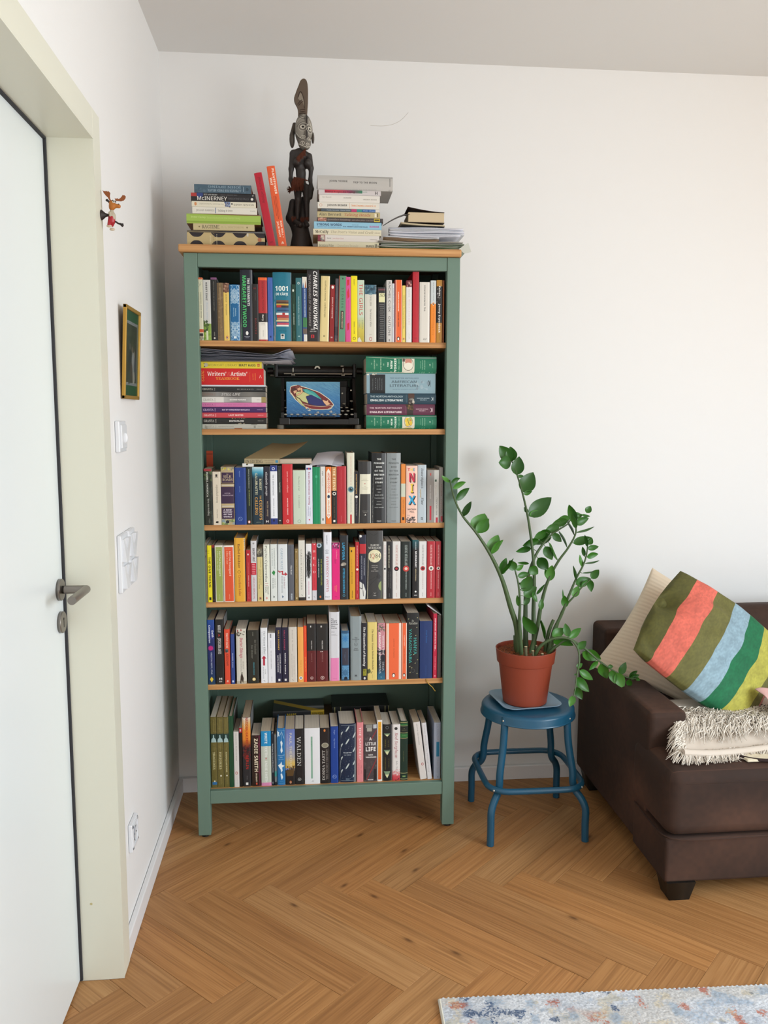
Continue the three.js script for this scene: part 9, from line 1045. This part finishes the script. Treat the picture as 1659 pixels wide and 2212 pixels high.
{
  // right-hand pile on the bookcase top: folders, printed sheets, two notebooks
  const P = (x, y, z) => onZ(380 + x / 2.5523, 340 + y / 2.5523, z), z0 = 0.34; let y = BC.top + 0.0004;
  const xa = P(1135, 480, z0).x, xb = P(1595, 480, z0).x, xe = P(1605, 470, z0).x;
  const fold = thing('plastic_folders', 'pile of green and clear plastic folders of papers at the bookcase end', 'folders', [0, 0, 0]);
  const greens = ['#3f6a34', '#b9b8a8', '#5c7a4c', '#c9c8c0', '#7d9470', '#d3d2ca', '#a8b4a0', '#c4c4bc', '#d6d5d0'];
  for (let i = 0; i < 9; i++) { const th = [0.004, 0.003, 0.003, 0.0035, 0.002, 0.003, 0.002, 0.0025, 0.0025][i], e = rr(-0.012, 0.008), f = rr(-0.01, 0.006); const g = paperSheet([V(xa + f, y + th, 0.12), V(xe + e, y + th, 0.12), V(xe + e - 0.004, y + th, z0 + rr(-0.006, 0.008)), V(xa + f - 0.004, y + th, z0 + rr(-0.006, 0.006))], (u, v) => 0.0016 * Math.sin(u * 7 + i) * v + (u > 0.97 ? -0.0015 * (i % 2) : 0), th * 0.9); part('folder', g, mat(greens[i], i % 2 ? 0.8 : 0.3, { side: THREE.DoubleSide }), fold); y += th + 0.0004; }
  const flap = paperSheet([P(1560, 505, z0 + 0.01), P(1612, 470, z0 + 0.012), P(1628, 520, z0 + 0.014), P(1590, 530, z0 + 0.012)], () => 0, 0.0003, 4); part('clear_flap', flap, mat('#c9cbc2', 0.25, { side: THREE.DoubleSide }), fold);
  y += 0.001;
  const sh = thing('printed_sheets', 'ream of loose white printed sheets on the plastic folders', 'papers', [0, 0, 0]);
  const sa = P(1175, 430, z0).x, sb = P(1590, 400, z0).x, brown = mat('#8a6f54', 0.8, { side: THREE.DoubleSide });
  const topS = P(1380, 385, z0).y, n = 8, dt = (topS - y) / n;
  for (let i = 0; i < n; i++) { const l = sa + (i < 3 ? 0 : 0.02) + rr(-0.004, 0.004), r2 = (i < 3 ? P(1450, 440, z0).x : sb) + rr(-0.012, 0.004); part('sheet', paperSheet([V(l, y + dt * 0.9, 0.13), V(r2, y + dt * 0.9, 0.13), V(r2, y + dt * 0.9, z0 - rr(0, 0.012)), V(l - 0.02, y + dt * 0.9, z0 - rr(0, 0.012))], (u, v) => 0.0018 * Math.sin(u * 5 + i * 0.8) * v, dt * 0.85), i < 2 ? brown : i % 2 ? sheetWhite : mat('#d3d4d8', 0.85, { side: THREE.DoubleSide }), sh); y += dt; }
  y += 0.002;
  const nb = thing('black_notebook', 'black soft-cover notebook splayed over the printed sheets', 'notebook', [0, 0, 0]);
  const c0 = P(1240, 352, z0), c1 = P(1482, 372, z0);
  part('pages', paperSheet([V(c0.x, y + 0.011, 0.2), V(c1.x, y + 0.008, 0.2), V(c1.x, y + 0.006, z0), V(c0.x, y + 0.009, z0)], (u) => 0.004 * Math.pow(1 - u, 3), 0.005), mat('#cbbb9c', 0.85, { side: THREE.DoubleSide }), nb);
  part('cover', paperSheet([V(c0.x, y + 0.001, 0.2), V(c1.x, y + 0.001, 0.2), V(c1.x, y + 0.001, z0 + 0.002), V(c0.x, y + 0.001, z0 + 0.002)], () => 0, 0.001), mat('#120f0e', 0.5, { side: THREE.DoubleSide }), nb);
  part('flap', paperSheet([P(1282, 305, 0.22), P(1290, 312, z0), P(1140, 378, z0), P(1145, 372, 0.22)], (u, v) => 0.005 * Math.sin(Math.PI * v), 0.0012), mat('#2a1c18', 0.5, { side: THREE.DoubleSide }), nb);
  const y2 = y + 0.0125, m0 = P(1282, 305, z0), m1 = P(1480, 305, z0), tpY = P(1380, 303, z0).y;
  const mn = thing('thick_notebook', 'thick cream-paged notebook with brown cover lying topmost on the papers', 'notebook', [0, 0, 0]);
  part('pages', box(m0.x, m1.x, y2 + 0.001, tpY, 0.22, z0 - 0.003, 0.001), mat('#c9b595', 0.9), mn);
  const cv = mat('#2a1712', 0.45, { side: THREE.DoubleSide });
  part('cover', merge([paperSheet([V(m0.x - 0.002, tpY + 0.001, 0.22), V(m1.x + 0.001, tpY + 0.001, 0.22), V(m1.x, tpY + 0.0012, z0), V(m0.x - 0.002, tpY + 0.0012, z0)], (u) => 0.0155 * Math.pow(1 - u, 1.6), 0.0014), box(m0.x, m1.x + 0.001, y2, y2 + 0.001, 0.22, z0)]), cv, mn);
}
renderer.render(scene, camera);
